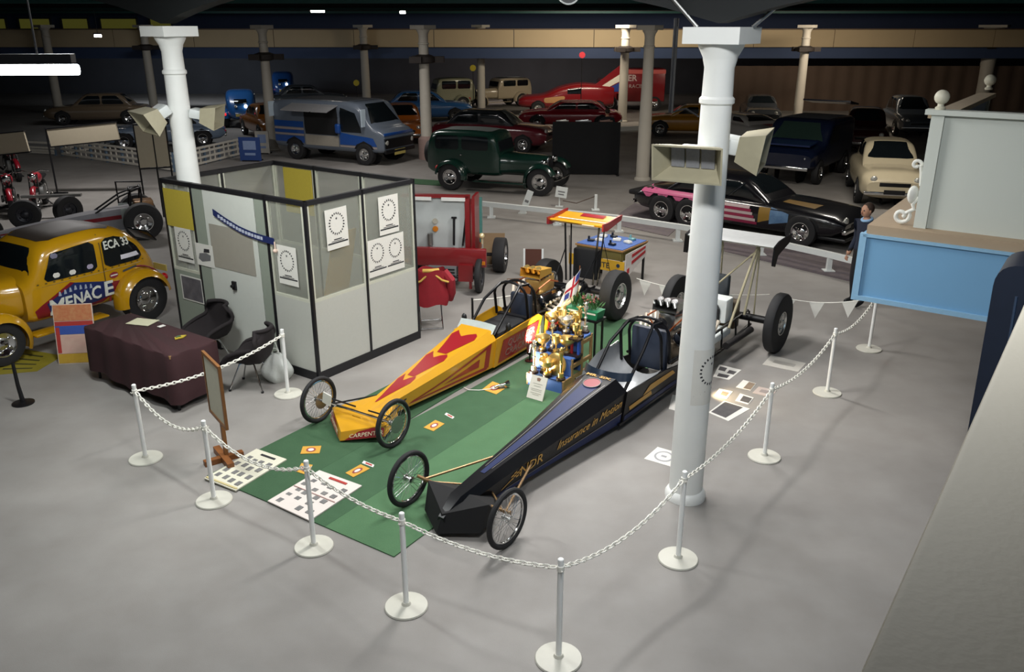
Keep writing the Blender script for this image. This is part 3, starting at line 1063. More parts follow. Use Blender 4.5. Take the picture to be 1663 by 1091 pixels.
def engine(parent, x, z, gold_top=True, s=1.0):
    """supercharged V8: block, heads, blower with scoop, pulleys, swept headers"""
    e = part(MB().box((x, 0, z), (.62 * s, .34 * s, .30 * s), bev=.02), 'engine_block', M('engine_iron', '#6b5f50', .4, .6, var=.3), parent)
    for sg in (-1, 1):
        T = Matrix.Translation((x, sg * .21 * s, z + .2 * s)) @ Matrix.Rotation(-sg * R(42), 4, 'X')
        part(MB().box((0, 0, 0), (.58 * s, .17 * s, .13 * s), T, bev=.03), 'valve_cover', chrome, e)
    part(MB().box((x + .02, 0, z + .38 * s), (.46 * s, .26 * s, .24 * s), bev=.05), 'blower', M('blower_brass', '#c9a25e', .35, .6) if gold_top else alu, e)
    for i in range(6):
        e2 = MB().box((x - .18 * s + i * .08 * s, 0, z + .505 * s), (.02, .24 * s, .03))
        part(e2, 'blower_rib', alu, e)
    sc = MB()
    T = Matrix.Translation((x - .02, 0, z + .52 * s))
    sc.add([(-.26, -.17, .02), (-.26, .17, .02), (-.24, .17, .15), (-.24, -.17, .15), (.2, -.1, 0), (.2, .1, 0), (.2, .1, .08), (.2, -.1, .08)],
           [(0, 1, 5, 4), (2, 3, 7, 6), (1, 2, 6, 5), (3, 0, 4, 7), (4, 5, 6, 7)], T)
    part(sc, 'air_scoop', M('scoop_gold', '#d9a845', .4, .5) if gold_top else alu, e)
    for i in range(3):
        part(MB().cyl((x - .16, (i - 1) * .1, z + .6 * s), (x - .2, (i - 1) * .1, z + .68 * s), .04, n=14), 'injector_stack', gold if gold_top else chrome, e)
    for yy, zz, r_ in ((0, .38, .09), (0, 0, .1), (.12, .18, .05)):
        part(MB().cyl((x - .33 * s, yy * s, z + zz * s), (x - .40 * s, yy * s, z + zz * s), r_ * s, n=18), 'pulley', M('pulley_copper', '#c07a45', .4, .5) if gold_top and zz else black_metal, e)
    part(MB().tube([(x - .37 * s, .1 * s, z), (x - .37 * s, .095 * s, z + .38 * s), (x - .37 * s, 0, z + .48 * s), (x - .37 * s, -.095 * s, z + .38 * s), (x - .37 * s, -.1 * s, z), (x - .37 * s, 0, z - .1 * s)], .016, 6, closed=True), 'drive_belt', rubber, e)
    hd = M('header_white', '#d9cdbb', .35, .3)
    for sg in (-1, 1):
        for i in range(4):
            xx = x - .2 * s + i * .14 * s
            part(MB().tube([(xx, sg * .2 * s, z + .1 * s), (xx + .02, sg * .34 * s, z + .06 * s), (xx + .1, sg * .42 * s, z + .14 * s), (xx + .2, sg * .46 * s, z + .32 * s)], .026, 10), 'header_pipe', hd, e)
    part(MB().tube([(x - .3 * s, -.1, z + .3 * s), (x - .34 * s, -.2, z + .42 * s), (x - .1, -.24, z + .5 * s), (x + .2, -.2, z + .4 * s)], .012, 6).tube([(x - .3 * s, .1, z + .3 * s), (x - .3 * s, .22, z + .46 * s), (x + .1, .22, z + .46 * s), (x + .25, .16, z + .3 * s)], .012, 6), 'fuel_hose', M('copper_hose', '#a5582f', .4, .5), e)
    return e


def roll_cage(parent, x0, x1, zb, zt, w, mat):
    c = MB()
    for xx, hh in ((x1 - .22, zt), (x1, zt - .03)):
        pts = [(xx + .05, -w, zb)] + [(xx - .0, -w * math.cos(a), zb + (hh - zb) * (.62 + .38 * math.sin(a))) for a in [i * math.pi / 10 for i in range(11)]] + [(xx + .05, w, zb)]
        c.tube(pts, .02, 8)
    for sg in (-1, 1):
        c.tube([(x0, sg * w * .8, zb - .02), (x0 + (x1 - .22 - x0) * .55, sg * w * .82, zb + (zt - zb) * .62), (x1 - .24, sg * w * .6, zt - .035), (x1, sg * w * .6, zt - .06)], .02, 8)
    return part(c, 'roll_cage', mat, parent)


# ---------------------------------------------------------------- yellow dragster
ya = math.atan2(.835, .55)
yd = thing('dragster', 'yellow front engined dragster with red scallops and a rear wing', 'dragster', (-1.8, 8.8, .012), ya)
yb = Poly([(.02, .09, .09, .10, .17, .06, .21), (.5, .12, .08, .14, .24, .09, .29), (1.2, .19, .08, .22, .33, .145, .40), (2.0, .26, .08, .30, .43, .205, .53), (2.38, .29, .08, .34, .48, .24, .60)])
part(yb.skin(MB()), 'body_shell', yellow_paint, yd, angle=20)
# red scallops on top, stripes along the sides
for k, (xa, xb) in enumerate(((.35, 1.02), (1.0, 1.62), (1.62, 2.22))):
    L = xb - xa
    tip = .95 if k else .35
    poly = [(xa, -.12 - .28 * (k > 0)), (xa, .12 + .28 * (k > 0)), (xa + L * .8, .92), (xb, .72), (xb - L * .1, .5), (xb - L * .22, .15), (xb - L * .1, -.15), (xb, -.55), (xb - L * .08, -.78), (xa + L * .75, -.95)]
    part(fill(MB(), poly, yb.tp), 'scallop', red_paint, yd)
for sgn in (-1, 1):
    f = lambda u, v, o, s_=sgn: yb.sd(u, v, o, s_)
    st = MB()
    fill(st, [(.75, .18), (2.28, .90), (2.28, 1.0), (.82, .30)], f)
    fill(st, [(.75, .18), (2.22, .05), (2.26, .16), (.9, .24)], f)
    fill(st, [(2.16, .10), (2.26, .10), (2.28, .95), (2.18, .88)], f)
    fill(st, [(1.35, .32), (2.05, .30), (2.06, .62)], f)
    part(st, 'side_stripe', red_paint, yd)
# nose: swept-back wedge with red lips
nz = MB()
V_ = [(-.27, 0, .02), (-.24, 0, .12), (.02, -.42, .07), (.06, -.42, .20), (.55, -.13, .25), (.55, .13, .25), (.02, .42, .07), (.06, .42, .20), (.4, -.3, .1), (.4, .3, .1), (.12, 0, .235)]
nz.add(V_, [(0, 2, 3, 1), (0, 1, 7, 6), (1, 3, 10), (3, 4, 10), (4, 5, 10), (5, 7, 10), (7, 1, 10), (2, 8, 4, 3), (6, 7, 5, 9), (0, 6, 9, 8, 2)])
no = part(nz, 'nose_cone', yellow_paint, yd, angle=25)


def lip(sg):
    return lambda u, v, o: Vector((-.27 + .29 * u + .035 * v - o * .8, sg * (.42 * u) , .02 + .05 * u + (.10 + .03 * u) * v)) + Vector((-.004, sg * .004, 0))


for sg in (-1, 1):
    part(fill(MB(), [(.10, .05), (.97, .05), (.97, .82), (.7, .98), (.4, .8)], lip(sg), .006), 'nose_lip', red_paint, no)
    fn = lip(sg)
    part(text_mb('CARPENTER', .06, lambda u, v, t, q=fn, s_=sg: q(.58 - (u * 2.2 if s_ > 0 else -u * 2.2), .42 + v * 6.5, .009 + t), .001, squeeze=.75), 'lettering', M('letter_cream', '#e6d9b8', .5), no)
# cockpit sides, floor, seat, rear quarter panel
for sg in (-1, 1):
    q = MB()
    q.prism([(2.36, .08), (3.42, .10), (3.52, .50), (3.40, .565), (2.36, .50)], lambda u, v, t, s_=sg: Vector((u, s_ * (.29 + (v - .08) * .12 + t), v)), 0, .02)
    sp_ = part(q, 'side_panel', yellow_paint, yd)
    fs_ = lambda u, v, o, s_=sg: Vector((u, s_ * (.29 + (v - .08) * .12 + .022 + o), v))
    part(fill(MB(), [(2.44, .12), (3.36, .14), (3.44, .46), (2.52, .44)], fs_), 'red_field', red_paint, sp_)
    for txt, zz, xc in (('QUARTER', .355, 2.98), ('CRACKER', .22, 2.93)):
        part(text_mb(txt, .105, lambda u, v, t, s_=sg, z_=zz, x_=xc: fs_(x_ - s_ * u * -1 if s_ > 0 else x_ + u, z_ + v, .006 + t) if s_ < 0 else fs_(x_ - u, z_ + v, .006 + t), .001, squeeze=1.05, shear=.1), 'lettering', M('letter_dim', '#7d6a66', .5), sp_)
    q2 = MB().prism([(3.62, .12), (4.25, .16), (4.3, .44), (3.7, .50)], lambda u, v, t, s_=sg: Vector((u, s_ * (.31 + t), v)), 0, .02)
    rq = part(q2, 'rear_panel', yellow_paint, yd)
    part(fill(MB(), [(3.70, .17), (4.15, .20), (4.18, .40), (3.74, .43)], lambda u, v, o, s_=sg: Vector((u, s_ * (.332 + o), v))), 'red_field', red_paint, rq)
    part(MB().box((3.56, sg * .325, .30), (.09, .02, .36)), 'support_strap', alu, yd)
part(MB().box((2.9, 0, .1), (1.1, .56, .03)).box((3.3, 0, .3), (.08, .5, .44)), 'cockpit_floor', black_metal, yd)
part(MB().box((2.95, 0, .36), (.75, .5, .3), bev=.08), 'seat_padding', M('black_pad', '#15171b', .6, var=.2), yd)
part(MB().grid(lambda a, b: Vector((2.33 + .10 * b + .05 * math.cos((a - .5) * 2.4), (a - .5) * .58, .555 + .10 * b)), 12, 2), 'windscreen', M('screen_grey', '#c9d3cf', .15, .3), yd)
roll_cage(yd, 2.5, 3.45, .5, 1.02, .27, black_paint)
for sg in (-1, 1):
    part(MB().sphere((2.62, sg * .37, .60), .05, 10, (.7, .8, 1.2)).cyl((2.62, sg * .30, .50), (2.62, sg * .36, .58), .012, n=6), 'mirror', black_plastic, yd)
part(MB().box((3.52, 0, .58), (.08, .36, .42), bev=.04), 'headrest_plate', M('blue_black', '#2a3242', .5), yd)
engine(yd, 4.02, .42)
fr = MB()
for sg in (-1, 1):
    fr.tube([(3.4, sg * .28, .14), (4.6, sg * .25, .16), (5.5, sg * .2, .22)], .02, 8)
    fr.tube([(3.45, sg * .27, .52), (4.4, sg * .24, .46), (5.45, sg * .18, .42)], .02, 8)
    for xx in (4.45, 4.9, 5.35):
        fr.cyl((xx, sg * .24, .17), (xx, sg * .22, .45), .014, n=6)
part(fr, 'chassis_rails', black_metal, yd)
part(MB().cyl((5.29, -.5, .40), (5.29, .5, .40), .05, n=12).sphere((5.29, 0, .40), .14, 12), 'rear_axle', black_metal, yd)
for sg in (-1, 1):
    wheel(yd, 5.29, sg * .64, .40, .22, rim=.52, rimmat=alu)
    wire_wheel(yd, sg * .58)
part(MB().cyl((0, -.55, .285), (0, .55, .285), .016, n=8), 'front_axle', chrome, yd)
rods = MB()
for sg in (-1, 1):
    rods.cyl((0, sg * .42, .26), (.75, sg * .14, .2), .01, n=6)
    rods.cyl((.05, sg * .5, .32), (.12, sg * .1, .27), .01, n=6)
part(rods, 'radius_rods', black_metal, yd)
wg = MB()
prof = [(5.22, 1.49), (5.26, 1.455), (5.36, 1.45), (5.6, 1.475), (5.78, 1.515), (5.78, 1.53), (5.6, 1.505), (5.36, 1.49), (5.26, 1.505)]
wg.prism(prof, lambda u, v, t: Vector((u, t, v)), -.42, .56)
wo = part(wg, 'wing', yellow_paint, yd)
for yy in (-.43, .57):
    part(MB().prism([(5.17, 1.42), (5.3, 1.40), (5.80, 1.49), (5.83, 1.57), (5.75, 1.57), (5.3, 1.53), (5.17, 1.53)], lambda u, v, t, y_=yy: Vector((u, y_ + t, v)), -.012, .012), 'wing_end_plate', red_paint, wo)
part(MB().grid(lambda a, b: Vector((5.62 + .12 * a, -.2 + .42 * b, 1.515 + .024 * a)), 2, 2), 'wing_badge', red_paint, wo)
part(MB().grid(lambda a, b: Vector((5.40 + .035 * a, -.39 + .9 * b, 1.500 + .003 * a)), 1, 2), 'wing_stripe', M('stripe_white', '#e2dccb', .5), wo)
part(MB().grid(lambda a, b: Vector((5.23 - .003 * a, -.25 + .22 * b, 1.468 + .025 * a)), 1, 2), 'wing_stripe', M('stripe_white', '#e2dccb', .5), wo)
stt = MB()
for yy in (-.28, .34):
    stt.cyl((5.35, yy, 1.46), (5.3, yy * .8, .5), .016, n=8)
    stt.cyl((5.55, yy, 1.48), (5.45, yy * .8, .45), .013, n=8)
    stt.cyl((5.4, yy, 1.05), (4.75, yy * .7, .45), .01, n=6)
    stt.cyl((5.5, yy, 1.2), (5.8, yy * 1.4, .2), .006, n=6)
part(stt, 'wing_struts', black_metal, yd)
part(MB().box((5.68, .1, .72), (.14, .46, .50), bev=.03), 'parachute_pack', M('pack_black', '#1c1d20', .8), yd)
part(MB().box((-.06, .44, .28), (.01, .13, .14), Matrix.Rotation(R(12), 4, 'X')), 'entry_tag', paper, yd)

# ---------------------------------------------------------------- black dragster
ba = math.atan2(.805, .593)
bd = thing('dragster', 'long black dragster with gold lettering and a polished rear wing', 'dragster', (-.525, 6.92, .0), ba)
bb = Poly([(-.22, .03, .07, .05, .13, .03, .19), (0, .07, .08, .11, .24, .06, .325), (.5, .11, .10, .15, .30, .08, .385), (1.4, .17, .10, .22, .38, .115, .475), (2.3, .25, .10, .305, .48, .16, .59), (2.62, .28, .10, .335, .52, .185, .635), (2.64, .28, .10, .335, .52, .185, .635)])
part(bb.skin(MB()), 'body_shell', black_paint, bd, angle=25)
part(fill(MB(), [(.4, -.34), (.4, .34), (2.42, .62), (2.52, .45), (2.56, 0), (2.52, -.45), (2.42, -.62)], bb.tp, n=6), 'blue_panel', blue_stripe, bd)
pin = M('pin_grey', '#8f8a86', .4)
for sg in (-1, 1):
    part(fill(MB(), [(.5, sg * .50), (2.45, sg * .86), (2.45, sg * .90), (.5, sg * .55)], bb.tp, .006, n=6), 'pinstripe', pin, bd)
    f = lambda u, v, o, s_=sg: bb.sd(u, v, o, s_)
    part(fill(MB(), [(.25, .02), (2.6, .04), (2.6, .34), (1.4, .26), (.6, .2)], f, n=5), 'blue_panel', blue_stripe, bd)
    part(fill(MB(), [(.6, .215), (1.4, .275), (2.6, .355), (2.6, .375), (1.4, .295), (.6, .235)], f, .006, n=3), 'pinstripe', pin, bd)
    flip = -sg

    def lt(txt, xc, tc, hh, sq=1.0, sh=.3, s_=sg):
        def fn(u, v, t):
            x = xc + (u if s_ < 0 else -u)
            wb, zb, ws, zs, wt, zt = bb.at(x)
            return bb.sd(x, tc + v / (zs - zb), .006 + t, s_)
        return part(text_mb(txt, hh, fn, .001, squeeze=sq, shear=sh), 'lettering', gold_leaf, bd)
    lt('NDR', .98, .68, .115, 1.1, 0)
    lt('Insurance in Motion', 1.98, .72, .105, .98)
    flag = MB()
    for i in range(4):
        for j in range(4):
            if (i + j) % 2:
                continue
            xa, ta = .66 + i * .04, .52 + j * .09
            fill(flag, [(xa, ta), (xa + .04, ta + .02), (xa + .045, ta + .11), (xa + .005, ta + .09)], f, .006, n=1)
    fill(flag, [(.52, .30), (.54, .30), (.68, .55), (.66, .58)], f, .006, n=1)
    part(flag, 'chequered_flag', gold_leaf, bd)
    # cockpit side skins
    q = MB().prism([(2.62, .10), (4.35, .12), (4.40, .34), (3.6, .47), (2.62, .52)], lambda u, v, t, s_=sg: Vector((u, s_ * (.28 + (v - .1) * .13 + t), v)), 0, .02)
    cs = part(q, 'side_panel', black_paint, bd)
    g2 = lambda u, v, o, s_=sg: Vector((u, s_ * (.28 + (v - .1) * .13 + .022 + o), v))
    part(fill(MB(), [(2.75, .24), (3.3, .25), (3.26, .31), (2.72, .30)], g2), 'gold_lettering', gold_leaf, cs)
    part(fill(MB(), [(3.05, .32), (3.9, .33), (3.8, .40), (3.2, .41)], g2), 'gold_lettering', gold_leaf, cs)
    part(fill(MB(), [(2.64, .14), (4.3, .15), (4.3, .21), (2.64, .21)], g2), 'blue_panel', blue_stripe, cs)
for w_, yy in (('MR.', .10), ('SIX.', -.08)):
    part(text_mb(w_, .075, lambda u, v, t: bb.tp(2.57 + v * .6 + .02, 0, .006 + t) + Vector((0, yy - u * .9, 0)), .001, bold=.002), 'name_lettering', gold_leaf, bd)
part(MB().lathe([(0, 0), (.10, 0), (.10, .003), (0, .003)], 24, Matrix.Translation((2.42, 0, .6175)) @ Matrix.Rotation(R(-9), 4, 'Y'), caps=False), 'round_badge', M('badge_red', '#8c2a34', .4), bd)
part(MB().tube([(2.42 + .1 * math.cos(a), .1 * math.sin(a), .622 + .016 * math.cos(a)) for a in [i * math.pi / 12 for i in range(24)]], .006, 6, closed=True), 'badge_rim', pin, bd)
# V nose
nv = MB()
for sg in (-1, 1):
    nv.add([(-.29, 0, .05), (-.07, sg * .34, .07), (.03, sg * .37, .335), (-.2, 0, .215), (.12, 0, .30), (.18, sg * .34, .14), (.5, sg * .1, .12)], [(0, 1, 2, 3), (3, 2, 4), (1, 5, 2), (0, 6, 5, 1), (2, 5, 6, 4)])
part(nv, 'nose_plough', M('satin_black', '#0a0a0c', .8), bd, angle=20)
bronze = M('bronze_tube', '#8f7350', .4, .6)
part(MB().cyl((.1, -.57, .285), (.1, -.1, .255), .018, n=8).cyl((.1, .57, .285), (.1, .1, .255), .018, n=8).cyl((.1, -.1, .255), (.1, .1, .255), .018, n=8), 'front_axle', bronze, bd)
rods = MB()
for sg in (-1, 1):
    rods.cyl((.1, sg * .5, .27), (1.0, sg * .17, .28), .013, n=8)
    rods.cyl((.1, sg * .5, .25), (.4, sg * .12, .2), .01, n=8)
part(rods, 'radius_rods', bronze, bd)
for sg in (-1, 1):
    wire_wheel(bd, sg * .60, .29, disc=False)
    wheel(bd, 6.23, sg * .80, .435, .15, rim=.40, rimmat=alu)
part(MB().grid(lambda a, b: Vector((2.62 + .10 * (1 - math.cos((a - .5) * 2.6)) * 2 + .05 * b, -.33 * math.sin((a - .5) * 2.6), .60 + .09 * b)), 14, 3), 'cowl_screen', M('blue_screen', '#27313f', .2, .2), bd)
part(MB().grid(lambda a, b: Vector((2.74 + .92 * b, .33 * math.sin(R(-62 + 165 * a)), .50 + .10 * math.sin(math.pi * min(1, b * 1.2)) * max(0, a - .4) * 2 - .32 * math.cos(R(-62 + 165 * a)) + .14 * b * b)), 16, 10), 'seat_shell', M('seat_alu', '#c2c4c6', .38, .45), bd, angle=60)
part(MB().prism([(2.85, .52), (3.55, .44), (3.62, .70), (3.2, .66)], lambda u, v, t: Vector((u, .34 + t, v)), 0, .015), 'cockpit_side', alu, bd)
part(MB().box((3.4, 0, .12), (1.7, .62, .03)), 'cockpit_floor', black_metal, bd)
roll_cage(bd, 2.78, 3.78, .46, 1.06, .28, black_paint)
part(MB().box((3.82, 0, .62), (.1, .5, .55), bev=.04), 'fire_wall', M('blue_black', '#2a3242', .5), bd)
engine(bd, 4.45, .46, False)
fr = MB()
for sg in (-1, 1):
    fr.tube([(4.3, sg * .33, .16), (5.4, sg * .33, .18), (6.55, sg * .28, .22)], .025, 8)
    fr.tube([(3.8, sg * .3, .5), (5.0, sg * .3, .48), (6.45, sg * .26, .46)], .02, 8)
    for xx in (4.9, 5.4, 5.9, 6.4):
        fr.cyl((xx, sg * .32, .18), (xx, sg * .3, .47), .015, n=6)
part(fr, 'chassis_rails', black_metal, bd)
part(MB().box((5.35, -.06, .36), (.75, .5, .10), bev=.02), 'floor_tray', white_paint, bd)
part(MB().box((5.82, .0, .62), (.26, .46, .36), bev=.04), 'fuel_tank', white_paint, bd)
part(MB().tube([(5.67, -.12, .46), (5.66, -.12, .66), (5.7, -.06, .72), (5.74, -.02, .68)], .022, 8), 'fuel_pipe', rubber, bd)
part(MB().box((6.05, 0, .5), (.2, .52, .42), bev=.03), 'gearbox', M('engine_iron', '#4a4238', .4, .7), bd)
part(MB().cyl((6.23, -.65, .435), (6.23, .65, .435), .055, n=12).sphere((6.23, 0, .435), .16, 12), 'rear_axle', black_metal, bd)
part(MB().cyl((5.3, -.42, .28), (6.1, -.46, .30), .05, n=12).cyl((5.3, .42, .28), (6.1, .46, .30), .05, n=12), 'side_pipe', M('pipe_dark', '#2d2b2c', .5, .4), bd)
cream_tube = M('cream_tube', '#aaa286', .45, .2)
stt = MB()
for yy in (-.34, .22):
    stt.cyl((5.55, yy, .45), (6.38, yy, 1.47), .02, n=8)
    stt.cyl((6.1, yy, .5), (6.45, yy, 1.47), .018, n=8)
    stt.cyl((6.5, yy, .3), (6.47, yy, 1.4), .012, n=8)
stt.cyl((6.36, -.34, 1.40), (6.0, .22, .75), .014, n=8)
part(stt, 'wing_struts', cream_tube, bd)
part(MB().prism([(6.16, 1.53), (6.2, 1.50), (6.42, 1.48), (6.75, 1.55), (6.75, 1.565), (6.42, 1.53), (6.2, 1.545)], lambda u, v, t: Vector((u, t, v)), -.66, .66), 'wing', M('wing_alu', '#d2d4d3', .35, .35), bd)
for yy in (-.67, .67):
    part(MB().prism([(6.10, 1.28), (6.2, 1.25), (6.28, 1.40), (6.7, 1.50), (6.78, 1.62), (6.3, 1.60), (6.12, 1.55)], lambda u, v, t, y_=yy: Vector((u, y_ + t, v)), -.012, .012), 'wing_end_plate', black_paint, bd)
part(MB().box((6.35, .16, .80), (.12, .28, .34), bev=.03), 'parachute_pack', M('pack_grey', '#4c5257', .8), bd)

# ================================================================ trophy stand between the dragsters
ts_c = G(913, 641)
TSZ = .012
ts = thing('trophy_stand', 'stepped light wood and blue trophy stand between the two dragsters', 'stand', (ts_c.x, ts_c.y, TSZ), GRID)
tier = [(.0, .22, .16), (.20, .46, .40), (.44, .72, .62)]
blue_cloth = M('stand_blue', '#4668a8', .7, var=.1)
W = .54
for a, b, h in tier:
    part(MB().box(((a + b) / 2, W / 2, h - .01), (b - a, W, .02)), 'shelf', blue_cloth, ts)
    part(MB().box((a + .01, W / 2, h / 2 + (.08 if a else 0)), (.02, W, h - (.18 if a else .0))), 'riser', blue_cloth, ts)
for y in (0.0, W):
    for x, h in ((.02, .16), (.22, .40), (.46, .62), (.70, .62)):
        part(MB().box((x, y, h / 2), (.035, .03, h)), 'upright', wood, ts)
    for x0, x1, z in ((0, .70, .05), (.2, .70, .30), (.44, .70, .56)):
        part(MB().box(((x0 + x1) / 2, y, z), (x1 - x0, .026, .05)), 'side_rail', wood, ts)
    part(MB().box((.35, y, .085), (.7, .02, .16)), 'side_board', wood, ts)

CUP = [(.035, 0), (.035, .03), (.012, .035), (.010, .07), (.018, .085), (.038, .11), (.045, .15), (.048, .19), (.043, .188), (.0, .12)]
TALL = [(.03, 0), (.03, .05), (.012, .055), (.012, .14), (.024, .15), (.012, .165), (.012, .22), (.022, .235), (.028, .27), (.022, .29), (0, .295)]
PLATE = [(.0, 0), (.02, 0), (.05, .012), (.095, .022), (.1, .028), (.05, .02), (0, .014)]
base_m = M('trophy_base', '#2a1a14', .35)


def trophy_meshes(kind, mat):
    if kind == 'cup':
        return MB().lathe(CUP, 18, caps=False).tube([(.044, 0, .17), (.075, 0, .175), (.08, 0, .14), (.045, 0, .115)], .005, 6).tube([(-.044, 0, .17), (-.075, 0, .175), (-.08, 0, .14), (-.045, 0, .115)], .005, 6)
    if kind == 'tall':
        return MB().lathe(TALL, 16, caps=False).sphere((0, 0, .315), .022, 10).tube([(-.04, 0, .33), (0, 0, .30), (.04, 0, .33)], .007, 6)
    if kind == 'bowl':
        return MB().lathe([(.04, 0), (.042, .02), (.015, .03), (.012, .06), (.05, .08), (.085, .12), (.092, .16), (.086, .158), (.0, .09)], 20, caps=False)
    return MB().lathe(PLATE, 24, Matrix.Translation((0, 0, .1)) @ Matrix.Rotation(R(-78), 4, 'Y'), caps=False)


tcache = {}
KN = {'cup': 'two handled cup', 'tall': 'slender figure trophy', 'bowl': 'footed bowl', 'plate': 'round salver'}
tier_name = ['bottom', 'middle', 'top']
spots = []
for ti, (a, b, h) in enumerate(tier):
    row = [(a + .055, .06), (a + .14, .155), (a + .055, .265), (a + .14, .375), (a + .055, .475)]
    if ti == 2:
        row += [(a + .235, .08), (a + .235, .265), (a + .235, .46)]
    kinds = [['tall', 'cup', 'bowl', 'cup', 'tall', 'cup', 'bowl'], ['cup', 'bowl', 'cup', 'tall', 'bowl', 'cup', 'tall'], ['tall', 'cup', 'bowl', 'cup', 'bowl', 'tall', 'cup', 'cup', 'tall', 'bowl']][ti]
    for k, (x, y) in enumerate(row):
        if (ti, k) in ((0, 1), (1, 0)):
            continue
        spots.append((ti, kinds[k], x, y, h, (k + ti) % 3 != 1))
ORD = ['leftmost', 'second from left', 'third from left', 'fourth from left', 'fifth from left', 'sixth from left', 'seventh from left', 'eighth from left', 'ninth from left', 'rightmost']
for ti, kd, x, y, h, isg in spots:
    ys = sorted((q[3] for q in spots if q[0] == ti), reverse=True)
    rk = 'rightmost' if y == ys[-1] else ORD[ys.index(y)]
    key = (kd, isg)
    if key not in tcache:
        tcache[key] = (trophy_meshes(kd, None).mesh('cup_body', gold if isg else silver), MB().lathe([(.05, 0), (.05, .025), (.042, .03), (0, .03)], 16, caps=False).mesh('foot', base_m))
    cm, fm = tcache[key]
    lab = '%s %s, %s on the %s tier of the trophy stand' % ('golden' if isg else 'silver', KN[kd], rk, tier_name[ti])
    w = Matrix.Translation((ts_c.x, ts_c.y, TSZ)) @ Matrix.Rotation(GRID, 4, 'Z') @ Vector((x, y, h))
    t = thing('trophy', lab, 'trophy', w, random.random() * 3, 'trophies on the stepped stand')
    s_ = 1.12 + .14 * random.random()
    t.scale = (s_, s_, s_)
    part(fm, 'foot', None, t)
    part(cm, 'cup_body', None, t, (0, 0, .03))
tw = lambda x, y, z: Matrix.Translation((ts_c.x, ts_c.y, TSZ)) @ Matrix.Rotation(GRID, 4, 'Z') @ Vector((x, y, z))
# large silver salver standing on the bottom tier
sv = thing('trophy', 'large round golden shield leaning against the middle tier', 'trophy', tw(.165, .20, .16), GRID)
part(MB().lathe([(0, 0), (.06, .015), (.12, .012), (.15, .0), (.15, .012), (.12, .026), (0, .032)], 28, Matrix.Translation((0, 0, .15)) @ Matrix.Rotation(R(-80), 4, 'Y'), caps=False), 'shield', gold, sv)
part(MB().box((0, 0, .02), (.06, .16, .04)), 'foot', base_m, sv)
# column trophy on the right rear
ct = thing('trophy', 'tall two post trophy with blue and red uprights at the right of the stand', 'trophy', tw(.36, .04, .40), GRID)
part(MB().box((0, 0, .015), (.12, .16, .03)), 'foot', base_m, ct)
for y, mt in ((-.05, M('post_blue', '#2f55b0', .3)), (.05, M('post_red', '#a3252c', .3))):
    part(MB().cyl((0, y, .03), (0, y, .22), .02, n=12), 'post', mt, ct)
part(MB().box((0, 0, .232), (.11, .15, .024)), 'top_plate', base_m, ct)
part(MB().lathe(CUP, 16, Matrix.Translation((0, 0, .244)), caps=False), 'cup', gold, ct)

# white notice board leaning in front of the stand
nb = thing('notice', 'white lettered notice leaning against the trophy stand', 'sign', (G(868, 650).x, G(868, 650).y, .014), GRID)
T = Matrix.Rotation(R(24), 4, 'Y')
part(MB().box((0, .0, .15), (.012, .24, .30), T), 'card', board_white, nb)
nl = MB()
for i, (z, w_) in enumerate(((.2, .14), (.17, .1), (.13, .16), (.11, .15), (.08, .16), (.06, .1))):
    nl.box((-.008, 0, z), (.002, w_, .006), T)
part(nl, 'printing', M('faint_ink', '#a8a49a', .7), nb)
part(MB().prism([(-.02, .235), (.02, .235), (.03, .27), (0, .28), (-.03, .27)], lambda u, v, t: T @ Vector((-.007 - t, u, v)), 0, .002), 'emblem', M('emblem_brown', '#8c6a58', .6), nb)

# lamp lying on the grass, lighting the trophies
lp = G(815, 632)
fl_ = thing('floor_lamp', 'silver torch shaped spot lamp lying on the grass beside a yellow leaflet', 'lamp', (lp.x, lp.y, .012), R(22))
part(MB().lathe([(.018, -.10), (.02, .04), (.03, .06), (.042, .10), (.038, .10), (.03, .07), (0, .06)], 16, Matrix.Translation((0, 0, .05)) @ Matrix.Rotation(R(84), 4, 'Y'), caps=False), 'lamp_body', chrome, fl_)
part(MB().lathe([(0, 0), (.034, 0), (.034, .004), (0, .004)], 16, Matrix.Translation((.088, 0, .06)) @ Matrix.Rotation(R(84), 4, 'Y'), caps=False), 'lens', lamp_glow, fl_)
part(MB().box((0, 0, .012), (.08, .06, .024)), 'foot', steel, fl_)
part(MB().tube([(-.1, 0, .045), (-.16, .02, .01), (-.3, .04, .008), (-.42, .10, .008), (-.45, .2, .008)], .006, 6), 'cable', chain_white, fl_)
sl = bpy.data.lights.new('floor_lamp_beam', 'SPOT')
sl.energy, sl.spot_size, sl.spot_blend, sl.color, sl.shadow_soft_size = 70, R(80), .7, (1, .88, .66), .05
so = bpy.data.objects.new('floor_lamp_beam', sl)
so.location = (lp.x + .11, lp.y + .045, .10)
so.rotation_euler = (Vector((ts_c.x + .02, ts_c.y + .40, .42)) - so.location).to_track_quat('-Z', 'Y').to_euler()
COL.objects.link(so)
